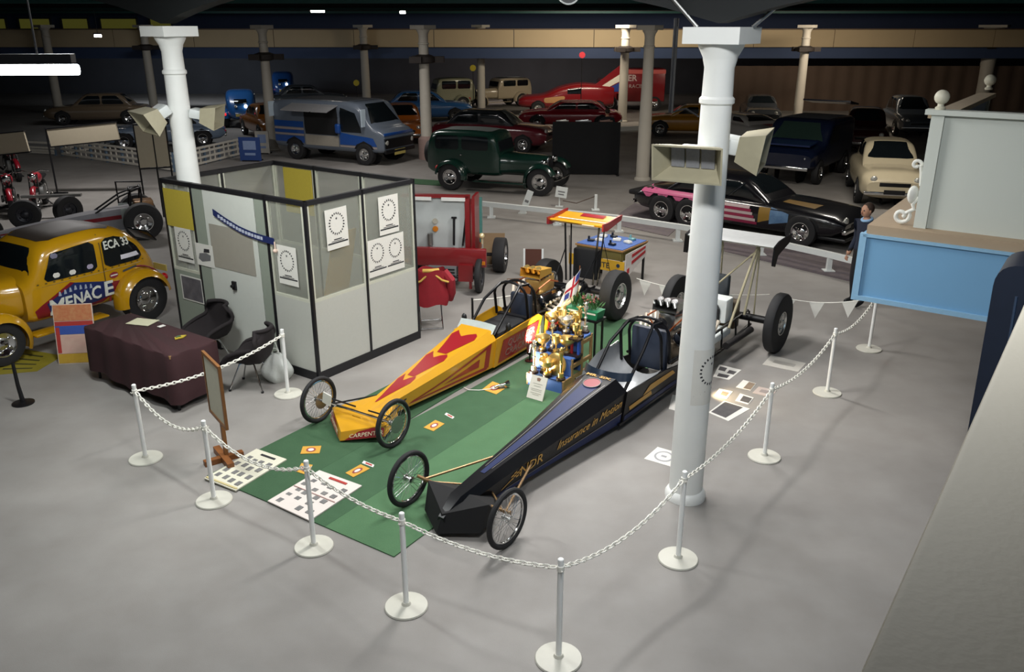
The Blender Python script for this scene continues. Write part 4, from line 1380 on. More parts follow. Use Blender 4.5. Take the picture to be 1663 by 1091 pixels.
# spot lamp standing behind the tall column, lighting the floor prints
lp2 = G(1136, 640)
f2 = thing('floor_lamp', 'small chrome spot lamp on the floor hidden behind the tall column', 'lamp', (lp2.x, lp2.y, 0), R(-28))
part(MB().lathe([(.03, -.06), (.05, .02), (.055, .06), (.05, .06), (0, .02)], 16, Matrix.Translation((0, 0, .16)) @ Matrix.Rotation(R(115), 4, 'Y'), caps=False), 'lamp_head', chrome, f2)
part(MB().cyl((0, 0, 0), (0, 0, .12), .012, n=8).lathe([(.07, 0), (.07, .012), (0, .014)], 16, caps=False), 'stand', black_metal, f2)
sl = bpy.data.lights.new('print_lamp_beam', 'SPOT')
sl.energy, sl.spot_size, sl.spot_blend, sl.color, sl.shadow_soft_size = 26, R(110), .8, (1, .78, .45), .03
so = bpy.data.objects.new('print_lamp_beam', sl)
so.location = (lp2.x + .07, lp2.y - .03, .16)
so.rotation_euler = (Vector((lp2.x + .75, lp2.y - .12, 0)) - so.location).to_track_quat('-Z', 'Y').to_euler()
COL.objects.link(so)
# added spot, put in to warm and brighten the yellow dragster engine
lp3 = Vector((.25, 11.05, 0))
f3 = thing('floor_lamp', 'small added fill spot on the grass behind the trophy stand aimed at the yellow engine', 'lamp', (lp3.x, lp3.y, .012), R(80))
part(MB().lathe([(.03, -.06), (.05, .02), (.055, .06), (.05, .06), (0, .02)], 16, Matrix.Translation((0, 0, .16)) @ Matrix.Rotation(R(55), 4, 'Y'), caps=False), 'lamp_head', chrome, f3)
part(MB().cyl((0, 0, 0), (0, 0, .12), .012, n=8).lathe([(.07, 0), (.07, .012), (0, .014)], 16, caps=False), 'stand', black_metal, f3)
sl = bpy.data.lights.new('engine_fill_beam', 'SPOT')
sl.energy, sl.spot_size, sl.spot_blend, sl.color, sl.shadow_soft_size = 260, R(85), .7, (1, .80, .48), .04
so = bpy.data.objects.new('engine_fill_beam', sl)
so.location = (lp3.x + .02, lp3.y + .08, .24)
so.rotation_euler = (Vector((.42, 12.15, .8)) - so.location).to_track_quat('-Z', 'Y').to_euler()
COL.objects.link(so)

# flower trough and flag on a dark pedestal behind the trophy stand
fp = Vector((1.02, 11.15, .012))
pd = thing('pedestal', 'dark plant pedestal behind the trophy stand', 'stand', fp, GRID)
part(MB().box((0, 0, .62), (.26, .52, .03)), 'top', black_metal, pd)
for x in (-.1, .1):
    for y in (-.22, .22):
        part(MB().box((x, y, .305), (.025, .025, .61)), 'leg', black_metal, pd)
tr_ = thing('flower_trough', 'green and white flower trough with plants behind the trophies', 'planter', fp + Vector((0, 0, .635)), GRID)
green_box = M('trough_green', '#1f7a50', .5)
part(MB().box((0, 0, .06), (.2, .46, .12), taper=1.1), 'box', green_box, tr_)
part(MB().box((-.105, 0, .09), (.006, .44, .035)).box((0, -.24, .09), (.19, .006, .035)), 'band', M('stripe_white', '#e2dccb', .5), tr_)
lv = MB()
for i in range(90):
    a, r_ = random.random() * 6.3, random.random()
    b = Vector((random.uniform(-.08, .08), random.uniform(-.2, .2), .12))
    tip = b + Vector((math.cos(a) * .12 * r_, math.sin(a) * .16 * r_, .08 + .16 * random.random()))
    side = Vector((-math.sin(a), math.cos(a), 0)) * .016
    mid = b.lerp(tip, .6)
    lv.add([b, mid + side, tip, mid - side], [(0, 1, 2, 3)])
lo_ = part(lv, 'foliage', M('leaf_green', '#3d6a35', .7, var=.3), tr_)
lo_['kind'] = 'stuff'
fw = MB()
for i in range(26):
    fw.sphere((random.uniform(-.09, .09), random.uniform(-.2, .05), .2 + .1 * random.random()), .016, 6)
fo = part(fw, 'blossom', M('blossom_rust', '#8c5648', .7, var=.3), tr_)
fo['kind'] = 'stuff'
fg = thing('flag', 'small white ensign flag on a stick in the flower trough', 'flag', tw(1.06, .20, 0) * 0 + fp + Vector((-.12, .1, .70)), R(10))
part(MB().cyl((0, 0, 0), (.04, .02, .62), .006, n=6), 'stick', dark_wood, fg)


def fgp(u, v, t):
    return Vector((.045 - .19 * u - .05 * (1 - v), -.02 - .03 * math.sin(u * 5) - t + .02 * u, .60 - .34 * (1 - v) - .16 * u * (1 + .5 * v)))


part(MB().grid(lambda a, b: fgp(a, b, 0), 8, 8), 'cloth', M('flag_white', '#e4e2dc', .7), fg)
cr = MB()
cr.grid(lambda a, b: fgp(.42 + .12 * a, b, .004), 2, 8)
cr.grid(lambda a, b: fgp(a, .42 + .14 * b, .004), 8, 2)
part(cr, 'red_cross', M('flag_red', '#b0182c', .6), fg)
part(MB().grid(lambda a, b: fgp(.04 + .32 * a, .62 + .34 * b, .005), 3, 3).grid(lambda a, b: fgp(.62 + .3 * a, .04 + .3 * b, .005), 3, 3), 'blue_field', M('flag_blue', '#34418c', .6), fg)
# ================================================================ things on the stand floor
def floor_sheet(name, px, label, cat, base, marks, z=.014, th=.004, group=None):
    """flat sheet lying on the floor: corners measured (near-left, near-right, far-right, far-left)"""
    c = [G(x, y) for x, y in px]
    o = sum(c, Vector()) / 4

    def bil(u, v, h):
        p = c[0] * (1 - u) * (1 - v) + c[1] * u * (1 - v) + c[2] * u * v + c[3] * (1 - u) * v
        return Vector((p.x - o.x, p.y - o.y, h))
    t = thing(name, label, cat, (o.x, o.y, z), 0, group)
    vs = [bil(u, v, h) for h in (0, th) for u, v in ((0, 0), (1, 0), (1, 1), (0, 1))]
    part(MB().add(vs, [(3, 2, 1, 0), (4, 5, 6, 7), (0, 1, 5, 4), (1, 2, 6, 5), (2, 3, 7, 6), (3, 0, 4, 7)]), 'sheet', base, t)
    for k, (nm, mt, poly) in enumerate(marks):
        part(MB().prism(poly, lambda u, v, h: bil(u, v, th + h), 0, .0015 + .0004 * k), nm, mt, t)
    return t, bil


def rc(u, v, w, h):
    return [(u - w / 2, v - h / 2), (u + w / 2, v - h / 2), (u + w / 2, v + h / 2), (u - w / 2, v + h / 2)]


photo_m = M('photo_grey', '#55565a', .4, col2='#8e8c88', scale=18)
mk = []
for i in range(4):
    for j in range(4):
        mk.append(('photo', photo_m, rc(.16 + i * .22 + random.uniform(-.03, .03), .16 + j * .19 + random.uniform(-.02, .02), .12, .10)))
mk.append(('title', ink, rc(.55, .90, .45, .035)))
mk.append(('edge', M('board_edge', '#c5b684', .6), rc(.5, .035, .96, .03)))
floor_sheet('photo_board', [(332, 780), (383, 800), (466, 749), (417, 732)], 'pale board of small photographs lying by the wooden sign foot', 'board', M('board_ivory', '#d3d0bd', .6, var=.04), mk, th=.014)
mk = []
for i in range(4):
    for j in range(5):
        if random.random() < .85:
            mk.append(('photo', photo_m, rc(.15 + i * .23 + random.uniform(-.04, .04), .12 + j * .155 + random.uniform(-.02, .02), .10, .06 + .04 * random.random())))
mk.append(('title', red_ink, rc(.55, .91, .4, .04)))
mk.append(('fold_line', M('line_pink', '#b99a94', .6), rc(.5, .48, .96, .012)))
floor_sheet('photo_board', [(435, 817), (503, 849), (588, 792), (519, 767)], 'pinkish white board of clippings with a red title lying on the grass', 'board', M('board_pink', '#d6cdc6', .6, var=.04), mk, th=.014)
leaf_y = M('leaflet_yellow', '#c9983a', .6, var=.06)
for px, lab in (([(488, 739), (519, 738), (522, 726), (492, 727)], 'yellow leaflet on the grass near the pale photo board'),
                ([(561, 770), (574, 777), (601, 763), (586, 756)], 'yellow leaflet on the grass right of the pinkish board'),
                ([(688, 696), (704, 702), (722, 690), (707, 684)], 'yellow leaflet on the grass beside the yellow dragster front wheel'),
                ([(783, 634), (806, 642), (824, 630), (800, 621)], 'yellow leaflet on the grass under the silver torch lamp'),
                ([(482, 768), (500, 774), (508, 757), (490, 754)], 'yellow leaflet on the grass behind the chain post')):
    floor_sheet('leaflet', px, lab, 'leaflet', leaf_y, [('emblem', M('emblem_red', '#8e3f3f', .6), [(.5 + .26 * math.cos(a), .5 + .3 * math.sin(a)) for a in [k * math.pi / 7 for k in range(14)]]),
                ('emblem_centre', paper, [(.5 + .16 * math.cos(a), .5 + .18 * math.sin(a)) for a in [k * math.pi / 6 for k in range(12)]])], group='yellow leaflets on the grass')
for px, lab in (([(588, 754), (606, 761), (608, 757), (591, 750)], 'narrow white and red sticker on the grass near the red titled board'),
                ([(722, 675), (735, 682), (738, 679), (725, 672)], 'narrow cream sticker on the grass between the dragsters')):
    floor_sheet('sticker', px, lab, 'sticker', paper, [('print', red_ink, rc(.55, .5, .6, .5))])
# prints on the bare floor right of the column
dk = M('photo_deep', '#3b3a40', .4, col2='#6d6a68', scale=12)
floor_sheet('photo_print', [(1158, 612), (1184, 617), (1204, 601), (1168, 592)], 'sheet with three dark photos on the floor, far side of the group', 'picture', paper,
            [('photo', dk, rc(.25, .72, .34, .3)), ('photo', dk, rc(.74, .62, .36, .28)), ('photo', dk, rc(.5, .22, .6, .24))], z=.0)
floor_sheet('photo_print', [(1195, 629), (1219, 634), (1228, 623), (1207, 617)], 'small print half white half brown on the floor', 'picture', paper, [('photo', M('photo_brown', '#7d6c5c', .4, col2='#9a8a78', scale=12), rc(.72, .5, .5, .9))], z=.0)
floor_sheet('photo_print', [(1222, 638), (1252, 645), (1262, 634), (1232, 628)], 'faint pinkish print on the floor beside the chain post', 'picture', M('print_pink', '#b9aaa2', .6), [('photo', M('print_grey', '#948a86', .6), rc(.5, .5, .5, .4))], z=.0)
floor_sheet('photo_print', [(1194, 651), (1215, 657), (1224, 646), (1202, 639)], 'small dark print on the floor just behind the large dark print', 'picture', paper, [('photo', dk, rc(.62, .5, .66, .7))], z=.0)
floor_sheet('photo_print', [(1150, 670), (1183, 684), (1218, 664), (1176, 651)], 'large dark print with white border on the floor right of the column', 'picture', paper, [('photo', dk, rc(.42, .52, .7, .86))], z=.0)
floor_sheet('photo_print', [(1160, 642), (1180, 648), (1190, 636), (1168, 631)], 'small tan print in the lamp glow beside the column', 'picture', paper, [('photo', M('photo_brown', '#7d6c5c', .4), rc(.6, .5, .5, .5))], z=.0)
floor_sheet('notice_sheet', [(1238, 592), (1296, 604), (1309, 590), (1252, 577)], 'plain pale sheet on the floor by the rear slick of the black dragster', 'paper', M('sheet_grey', '#bdb9b0', .6), [('print', M('print_faint', '#a6a29a', .6), rc(.5, .5, .6, .3))], z=.0)
floor_sheet('notice_sheet', [(1046, 745), (1093, 759), (1106, 737), (1068, 726)], 'white sheet with a faint ring print left of the tall column foot', 'paper', paper, [('ring_print', M('ring_grey', '#9a9a9c', .6), [(.5 + .34 * math.cos(a), .5 + .36 * math.sin(a)) for a in [k * math.pi / 10 for k in range(20)]]), ('ring_centre', paper, [(.5 + .27 * math.cos(a), .5 + .28 * math.sin(a)) for a in [k * math.pi / 10 for k in range(20)]]), ('ring_face', M('ring_grey', '#9a9a9c', .6), rc(.5, .5, .2, .12))], z=.0)
floor_sheet('notice_sheet', [(1086, 664), (1102, 668), (1108, 644), (1092, 641)], 'narrow white sheet peeping out left of the tall column', 'paper', paper, [], z=.0)
# white cable running from the trophy stand under the black dragster
q = [G(946, 600), G(968, 604), G(1000, 613)]
solo(MB().tube([(v.x, v.y, .018) for v in q], .006, 6), 'power_cable', chain_white, 'thin white cable on the grass between trophy stand and black dragster', 'cable')
q = [G(590, 574), G(640, 590), G(700, 603)]

# ---------------------------------------------------------------- brown covered table
tf = Vector((-5.60, 10.45, 0))
tb = thing('trestle_table', 'trestle table hidden under a dark brown cloth', 'table', tf, GRID - R(90))     # local x along A, local y along B
TL, TD, TH_ = 1.86, .66, .75
part(MB().box((TL / 2, TD / 2, TH_ - .03), (TL, TD, .04)), 'table_top', wood, tb)
for x in (.05, TL - .05):
    for y in (.06, TD - .06):
        part(MB().cyl((x, y, 0), (x, y, TH_ - .05), .018, n=8), 'leg', black_metal, tb)
cl = MB()
per = []
N_ = 80
for i in range(N_):
    s_ = i / N_ * 2 * (TL + TD)
    if s_ < TL:
        p, n_ = (s_, 0), (0, -1)
    elif s_ < TL + TD:
        p, n_ = (TL, s_ - TL), (1, 0)
    elif s_ < 2 * TL + TD:
        p, n_ = (TL - (s_ - TL - TD), TD), (0, 1)
    else:
        p, n_ = (0, TD - (s_ - 2 * TL - TD)), (-1, 0)
    per.append((p, n_))
rows = [(TH_ - .006, 0), (TH_ - .03, .012), (.5, .02), (.28, .03), (.13, .035)]
vs = [(p[0] + n_[0] * (o + .02 * math.sin(i * .9) * (k / 4)), p[1] + n_[1] * (o + .02 * math.sin(i * .9) * (k / 4)), z + (.03 * math.sin(i * .35) if k == 4 else 0)) for k, (z, o) in enumerate(rows) for i, (p, n_) in enumerate(per)]
fs = [(k * N_ + i, k * N_ + (i + 1) % N_, (k + 1) * N_ + (i + 1) % N_, (k + 1) * N_ + i) for k in range(4) for i in range(N_)]
fs.append(tuple(range(N_)))
cl.add(vs, fs)
solo(cl, 'tablecloth', M('cloth_brown', '#3a1f22', .9, var=.15, scale=30, bump=.2, bscale=300), 'dark brown cloth draped over the trestle table', 'tablecloth', tf, GRID - R(90), angle=60)
TT = Matrix.Translation(tf) @ Matrix.Rotation(GRID - R(90), 4, 'Z')
solo(MB().box((0, 0, .003), (.34, .24, .006)), 'paper_pad', M('pad_cream', '#c9c6a8', .7), 'cream sheet of paper lying on the brown table', 'paper', TT @ Vector((.5, .52, TH_ + .001)), GRID - R(70))
solo(MB().box((0, 0, .006), (.09, .06, .012), bev=.003), 'card_box', paper, 'small white card beside the cream paper on the brown table', 'card', TT @ Vector((.86, .56, TH_ + .001)), GRID)
yb_ = thing('leaflet', 'crumpled yellow and green wrapper on the brown table', 'wrapper', TT @ Vector((1.42, .44, TH_ + .002)), GRID)
part(MB().prism([(-.08, -.03), (.02, -.05), (.1, -.01), (.05, .04), (-.04, .04)], lambda u, v, t: Vector((u, v, t + .02 * abs(u))), 0, .01), 'wrapper_body', M('wrapper_yellow', '#b7a02e', .5), yb_)
part(MB().prism([(-.05, .0), (.02, -.01), (.04, .03), (-.02, .035)], lambda u, v, t: Vector((u, v, t + .012 + .02 * abs(u))), 0, .006), 'green_print', M('wrapper_green', '#3d5b3a', .5), yb_)


# ---------------------------------------------------------------- tub chairs
def tub_chair(label, loc, rz):
    t = thing('tub_chair', label, 'chair', loc, rz, 'dark tub chairs at the brown table')
    sh = M('chair_cloth', '#1d1719', .9, var=.2, scale=40, bump=.15, bscale=300)
    ctl = [(.26, .42), (.18, .415), (.02, .40), (-.16, .41), (-.24, .50), (-.27, .62), (-.30, .76), (-.31, .84)]
    nv_ = len(ctl) - 1

    def surf(a, b, off=0.0):
        k = b * nv_
        x = pchip(list(range(nv_ + 1)), [c[0] for c in ctl], k)
        z = pchip(list(range(nv_ + 1)), [c[1] for c in ctl], k)
        u = 2 * a - 1
        w = .27 + .03 * math.sin(b * 3) - .09 * max(0, b - .75) * 4 * abs(u)
        arm = abs(u) ** 3.5 * (.22 if .15 < b < .85 else .22 * max(0, 1 - 5 * abs(b - .5) + 1.75))
        arm = abs(u) ** 3.5 * .22 * max(0, math.sin(math.pi * min(1, b * 1.15)))
        wrapx = abs(u) ** 2 * .13 * max(0, (b - .5) * 2)
        return Vector((x + wrapx - off * .4, u * w, z + arm - off))
    m = MB().grid(lambda a, b: surf(a, b), 14, 18)
    m.grid(lambda a, b: surf(a, b, .05), 14, 18)
    rim = [surf(i / 14, 0, .02) for i in range(15)] + [surf(1, j / 18, .02) for j in range(1, 19)] + [surf(i / 14, 1, .02) for i in range(13, -1, -1)] + [surf(0, j / 18, .02) for j in range(17, 0, -1)]
    m.tube(rim, .027, 8, closed=True)
    part(m, 'seat_shell', sh, t, angle=60)
    part(MB().cyl((0, 0, .33), (0, 0, .38), .09, n=12), 'mount', black_metal, t)
    for sx in (-1, 1):
        for sy in (-1, 1):
            l = part(MB().tube([(0, 0, .35), (sx * .1, sy * .1, .34), (sx * .22, sy * .20, .02)], .011, 8), 'leg', chrome, t)
            part(MB().cyl((sx * .22, sy * .20, 0), (sx * .22, sy * .20, .025), .018, n=10), 'glide', black_plastic, l)
    return t


tub_chair('dark tub chair with chrome legs nearest the chain post', (-3.40, 10.2, 0), R(172))
tub_chair('dark tub chair behind the brown table, in front of the dark photo', (-4.22, 11.02, 0), R(232))
# white plastic bag
bgc = G(462, 612)
bgm = MB()


def bagf(a, b):
    th, z = 2 * math.pi * a, b
    r_ = (.17 * math.sin(math.pi * min(1, .18 + b * .8)) ** .7) * (1 + .12 * math.sin(th * 3 + 6 * b) + .07 * math.sin(th * 7))
    return Vector((math.cos(th) * r_ * 1.15, math.sin(th) * r_, .40 * z))


bgm.grid(bagf, 26, 12)
bag = thing('carrier_bag', 'white plastic carrier bag slumped against the cubicle corner', 'bag', (bgc.x - .06, bgc.y - .1, 0), 0)
part(bgm, 'bag_body', M('bag_white', '#c9cdc8', .5, var=.05, scale=8, bump=.2, bscale=20), bag, angle=60)
part(MB().tube([(-.06, 0, .38), (-.05, .02, .5), (.0, .03, .52), (.04, .02, .4)], .008, 6).tube([(-.04, -.03, .38), (-.02, -.05, .47), (.03, -.05, .47), (.06, -.02, .38)], .008, 6), 'handle', M('bag_white', '#c9cdc8', .5), bag)

# ---------------------------------------------------------------- wooden sign stand
sb = G(364, 748)
sd = Vector((.58, -.815, 0))
sg_ = thing('sign_stand', 'wooden sign stand with a framed panel beside the pale photo board', 'sign', (sb.x, sb.y, 0), math.atan2(sd.y, sd.x))
oak = M('oak_frame', '#8a5a2a', .5, col2='#6c431c', scale=8)
part(MB().box((0, 0, .04), (.5, .07, .07)).box((0, 0, .03), (.07, .42, .06)), 'foot', dark_wood, sg_)
part(MB().box((0, .03, .48), (.05, .04, .9)), 'post', oak, sg_)
fr2 = MB()
for x in (-.27, .27):
    fr2.box((x, 0, .84), (.035, .03, .68))
for z in (.50, 1.18):
    fr2.box((0, 0, z), (.57, .03, .035))
part(fr2, 'panel_frame', oak, sg_)
part(MB().box((0, 0, .84), (.51, .014, .64)), 'panel', M('panel_linen', '#b9b6a4', .7, var=.05), sg_)

# ---------------------------------------------------------------- bits at the left: stand-up poster, mat, dark post
pc = G(128, 590)
ps = thing('standing_poster', 'red blue and yellow poster board standing in front of the yellow saloon', 'poster', (pc.x, pc.y, 0), R(8))
T = Matrix.Rotation(R(-10), 4, 'X')
part(MB().box((0, 0, .42), (.52, .02, .84), T), 'board', M('poster_back', '#d3c2b4', .6), ps)
for (z, h, mt) in ((.72, .22, M('poster_orange', '#b5502e', .6, col2='#c79a6a', scale=22)), (.57, .06, red_ink), (.48, .12, M('poster_blue', '#3552a0', .6)), (.28, .26, M('poster_cream', '#d0b7a4', .6, col2='#bd8f86', scale=9)), (.08, .13, M('poster_yellow', '#c4a33a', .6, col2='#b58a2a', scale=20))):
    part(MB().box((0, -.013, z), (.50, .006, h), T), 'printed_band', mt, ps)
part(MB().box((-.22, -.014, .34), (.05, .008, .36), T), 'red_border', red_ink, ps)
part(MB().tube([(0, .13, .70), (0, .34, .0)], .015, 6), 'strut', wood, ps)
floor_sheet('floor_poster', [(-20, 610), (60, 603), (102, 578), (20, 563)], 'yellow lettered sheet lying on the floor under the yellow saloon', 'poster', M('sheet_yellow', '#8f8321', .7, col2='#7c7018', scale=6),
            [('lettering', M('ink_olive', '#3d3a17', .7), rc(.5, .2 + .2 * i, .6 - .06 * i, .05)) for i in range(4)], z=0)
dp = G(38, 655)
dpo = thing('barrier_post', 'dark leaning post in front of the yellow sheet at the far left', 'post', (dp.x, dp.y, 0))
part(MB().lathe([(.0, 0), (.13, 0), (.13, .015), (.03, .03), (0, .03)], 20, caps=False), 'base', black_metal, dpo)
part(MB().tube([(0, 0, .02), (-.02, 0, .25), (-.03, .01, .55)], [.03, .024, .02], 10), 'pole', black_metal, dpo)

# ---------------------------------------------------------------- folding chair with a red jacket
fc = G(700, 528)
ch = thing('folding_chair', 'metal folding chair standing beside the cubicle', 'chair', (fc.x, fc.y, 0), R(100))
part(MB().box((0, 0, .44), (.38, .38, .025), bev=.01), 'seat', M('chair_seat_blue', '#4a5268', .5), ch)
part(MB().box((-.2, 0, .78), (.02, .38, .2), bev=.008), 'backrest', M('chair_seat_blue', '#4a5268', .5), ch)
for sy in (-1, 1):
    part(MB().tube([(.2, sy * .19, 0), (-.2, sy * .19, .86)], .011, 8), 'leg', chrome, ch)
    part(MB().tube([(-.22, sy * .17, 0), (.14, sy * .17, .43)], .011, 8), 'leg', chrome, ch)
part(MB().cyl((.2, -.19, .02), (.2, .19, .02), .009, n=8), 'stretcher', chrome, ch)
part(MB().cyl((-.22, -.17, .02), (-.22, .17, .02), .009, n=8), 'stretcher', chrome, ch)
jk = thing('jacket', 'red jacket with pale yellow shoulder piping hung over the folding chair', 'jacket', (fc.x, fc.y, 0), R(100))


def jackf(a, b):
    th = 2 * math.pi * a
    return Vector((-.2 + (.10 + .05 * b) * math.cos(th) - .04, (.25 + .03 * math.sin(b * 7)) * math.sin(th) * (1 - .35 * max(0, b - .75) * 4 * .5), .42 + .56 * b + .02 * math.sin(th * 4)))


part(MB().grid(jackf, 24, 10), 'jacket_body', M('jacket_red', '#8f1a26', .8, var=.15), jk, angle=60)
for sy in (-1, 1):
    part(MB().tube([(-.22, sy * .2, .93), (-.26, sy * .3, .8), (-.2, sy * .32, .58), (-.12, sy * .3, .46)], [.07, .075, .065, .055], 10), 'sleeve', M('jacket_red', '#8f1a26', .8), jk)
    part(MB().tube([(-.36, sy * .05, .93), (-.375, sy * .16, .84), (-.36, sy * .26, .8)], .016, 6), 'piping', M('piping_yellow', '#c9a24a', .6), jk)
part(MB().tube([(-.33, -.12, .985), (-.36, 0, .99), (-.33, .12, .985)], .03, 8), 'collar', M('piping_yellow', '#c9a24a', .6), jk)
solo(MB().box((0, 0, .1), (.3, .26, .2), bev=.06), 'cushion', M('navy_cloth', '#1f2638', .9), 'dark navy bundle on the seat of the folding chair', 'bundle', (fc.x + .02, fc.y + .02, .454), R(100))

# ---------------------------------------------------------------- red show cart with white back panel
rcx = G(735, 476)
rt = thing('display_cart', 'red framed vehicle with a white rear panel and red crossbeam behind the cubicle', 'vehicle', (rcx.x, rcx.y, 0), R(-8))   # local -y faces the camera
redc = paint('cart_red', '#7c161b', .35)
part(MB().box((-.35, .42, 1.12), (1.06, .05, .95)), 'rear_panel', M('cart_white', '#b7bcbb', .5, var=.04), rt)
part(MB().box((-.35, .40, 1.64), (1.2, .12, .05)).box((.22, .40, 1.12), (.08, .12, 1.1)), 'panel_frame', redc, rt)
part(MB().box((-.62, .33, 1.60), (.42, .02, .06)).box((-.02, .33, 1.60), (.42, .02, .06)), 'strip_light', M('strip_white', '#dcdcd8', .4), rt)
part(MB().box((.32, .62, 1.12), (.05, .45, 1.05)), 'side_panel', redc, rt)
part(MB().box((.42, .58, 1.2), (.05, .06, .8)), 'green_glass', M('green_glass', '#4b7a74', .15, .1), rt)
part(MB().box((-.2, .22, .60), (1.55, .1, .33), bev=.02), 'crossbeam', redc, rt)
for x in (.52, -.86):
    part(MB().box((x, .16, .52), (.08, .02, .06)), 'marker_lamp', M('amber', '#c9781c', .3), rt)
part(MB().sphere((.46, .42, .95), .05, 12).cyl((.46, .44, .8), (.46, .44, .93), .015, n=8), 'side_lamp', M('lamp_cream', '#f0dca8', .2, .4), rt)
part(MB().cyl((-.03, .36, .78), (-.02, .37, 1.26), .02, n=8).cyl((.13, .36, .78), (.20, .37, 1.34), .018, n=8).box((-.02, .37, 1.27), (.09, .03, .03)), 'gear_levers', black_metal, rt)
part(MB().lathe([(0, 0), (.05, 0), (.05, .02), (0, .02)], 16, Matrix.Translation((-.36, .38, 1.06)) @ AX_Y, caps=False), 'gauge', M('amber', '#c9781c', .3), rt)
part(MB().lathe([(0, 0), (.05, 0), (.05, .02), (0, .02)], 16, Matrix.Translation((-.36, .38, 1.2)) @ AX_Y, caps=False), 'gauge', silver, rt)
part(MB().cyl((-.45, .34, .77), (-.45, .34, .98), .05, n=12), 'canister', steel, rt)
part(MB().box((-.2, .28, .32), (.5, .3, .26)), 'engine_grille', M('grille_grey', '#8b8d8f', .4, .4), rt)
for i in range(4):
    part(MB().box((-.2, .12, .23 + i * .055), (.44, .02, .02)), 'grille_bar', black_metal, rt)
part(MB().box((.22, .2, .34), (.26, .2, .3)).box((.3, .15, .2), (.05, .05, .3)), 'hitch', redc, rt)
part(MB().cyl((-.95, .15, .26), (.46, .15, .26), .03, n=8).cyl((-.9, 1.5, .33), (.62, 1.5, .33), .035, n=10), 'axle', black_metal, rt)
part(MB().box((-.2, 1.0, .5), (.9, 1.2, .12)), 'chassis', redc, rt)
part(MB().box((-.35, 1.3, .95), (1.0, .9, .8), bev=.05), 'tank', redc, rt)
for x in (.46, -.98):
    o = wheel(rt, 0, 0, .30, .10, rim=.62, rimmat=M('spoke_dark', '#33343a', .4, .5))
    o.location, o.rotation_euler = (x, .15, .30), (0, 0, R(90))
for x in (.62, -.98):
    o = wheel(rt, 0, 0, .33, .24, rim=.55)
    o.location, o.rotation_euler = (x, 1.5, .33), (0, 0, R(90))
cbp = G(798, 436)
solo(MB().box((0, 0, .32), (.42, .02, .62), Matrix.Rotation(R(-8), 4, 'X')), 'cardboard_sheet', M('cardboard', '#8c7456', .8, var=.08), 'brown cardboard sheet standing behind the cart wheel', 'cardboard', (cbp.x + .05, cbp.y + .25, 0.0))
# brown board with white edges and plank on the floor
bbp = G(866, 450)
bo = thing('display_board', 'dark brown board with white side edges standing behind the yellow dragster', 'board', (bbp.x, bbp.y, 0), R(-4))
part(MB().box((0, 0, .27), (.30, .03, .54)), 'panel', M('board_brown', '#4f2b20', .6), bo)
for x in (-.17, .17):
    part(MB().box((x, 0, .27), (.035, .035, .55)), 'edge_strip', white_paint, bo)
solo(MB().box((0, 0, .03), (.62, .12, .06)), 'plank', M('plank_brown', '#6b5646', .7), 'short brown plank lying in front of the brown board', 'plank', (bbp.x - .18, bbp.y - .32, 0), R(6))
# black post with white line
bp_ = G(768, 545)
bo = thing('barrier_post', 'short black post with a white line tied to it behind the yellow cockpit', 'post', (bp_.x, bp_.y, 0))
part(MB().lathe([(0, 0), (.11, 0), (.11, .012), (.02, .02), (.016, .58), (.02, .6), (0, .61)], 16, caps=False), 'pole', black_metal, bo)
part(MB().tube([(0, 0, .57), (.3, .1, .56), (.62, .2, .58)], .008, 6).box((.45, .14, .47), (.1, .01, .16)), 'white_line', chain_white, bo)

# ---------------------------------------------------------------- blue topped table with sponsor banner
tcn = [Vector((1.16, 14.9, 0)), Vector((1.95, 14.32, 0)), Vector((2.46, 15.1, 0)), Vector((1.67, 15.65, 0))]
tcen = sum(tcn, Vector()) / 4
ta = math.atan2((tcn[1] - tcn[0]).y, (tcn[1] - tcn[0]).x)
wt_ = thing('display_table', 'display table with a bright blue top beyond the yellow dragster', 'table', tcen, ta)
LX, LY = (tcn[1] - tcn[0]).length, (tcn[2] - tcn[1]).length
part(MB().box((0, 0, .735), (LX, LY, .03)), 'table_top', M('table_edge', '#a37a4a', .6), wt_)
part(MB().box((0, 0, .756), (LX - .04, LY - .04, .012)), 'blue_cover', M('table_blue', '#3c62a8', .6, var=.1), wt_)
for sx in (-1, 1):
    for sy in (-1, 1):
        part(MB().box((sx * (LX / 2 - .05), sy * (LY / 2 - .05), .36), (.035, .035, .72)), 'leg', black_metal, wt_)
part(MB().box((0, -LY / 2 + .02, .64), (LX - .06, .02, .16)).box((LX / 2 - .02, 0, .64), (.02, LY - .06, .16)), 'apron', M('apron_olive', '#6b6132', .7), wt_)
WT = Matrix.Translation(tcen) @ Matrix.Rotation(ta, 4, 'Z')
items = [(-.3, .2, 'white'), (-.12, .28, 'dark'), (.05, .1, 'white'), (.25, .3, 'teal'), (-.2, -.1, 'white'), (.15, -.25, 'dark'), (-.32, -.2, 'dark'), (.3, .05, 'white')]
wher = ['at the far left corner', 'at the back edge', 'in the middle', 'at the far right corner', 'left of the middle', 'near the front edge', 'at the front left corner', 'at the right edge']
for (x, y, cname), wl in zip(items, wher):
    mt = {'white': paper, 'dark': M('part_dark', '#262c38', .4, .4), 'teal': M('part_teal', '#6fa0a4', .4)}[cname]
    b = MB().box((0, 0, .02), (.15 if cname == 'white' else .12, .09, .04), bev=.008)
    if cname != 'white':
        b.cyl((-.04, 0, .04), (-.04, 0, .09), .02, n=10)
    else:
        b.box((.02, 0, .045), (.08, .06, .012))
    solo(b, 'engine_part' if cname != 'white' else 'parts_box', mt, '%s small item %s of the blue topped table' % (cname, wl), 'part', WT @ Vector((x, y, .763)), ta + random.uniform(-.5, .5))
bn = thing('sponsor_banner', 'yellow banner lettered AUTOLITE hung on the front of the blue topped table', 'banner', WT @ Vector((0, -LY / 2 - .02, 0)), ta)
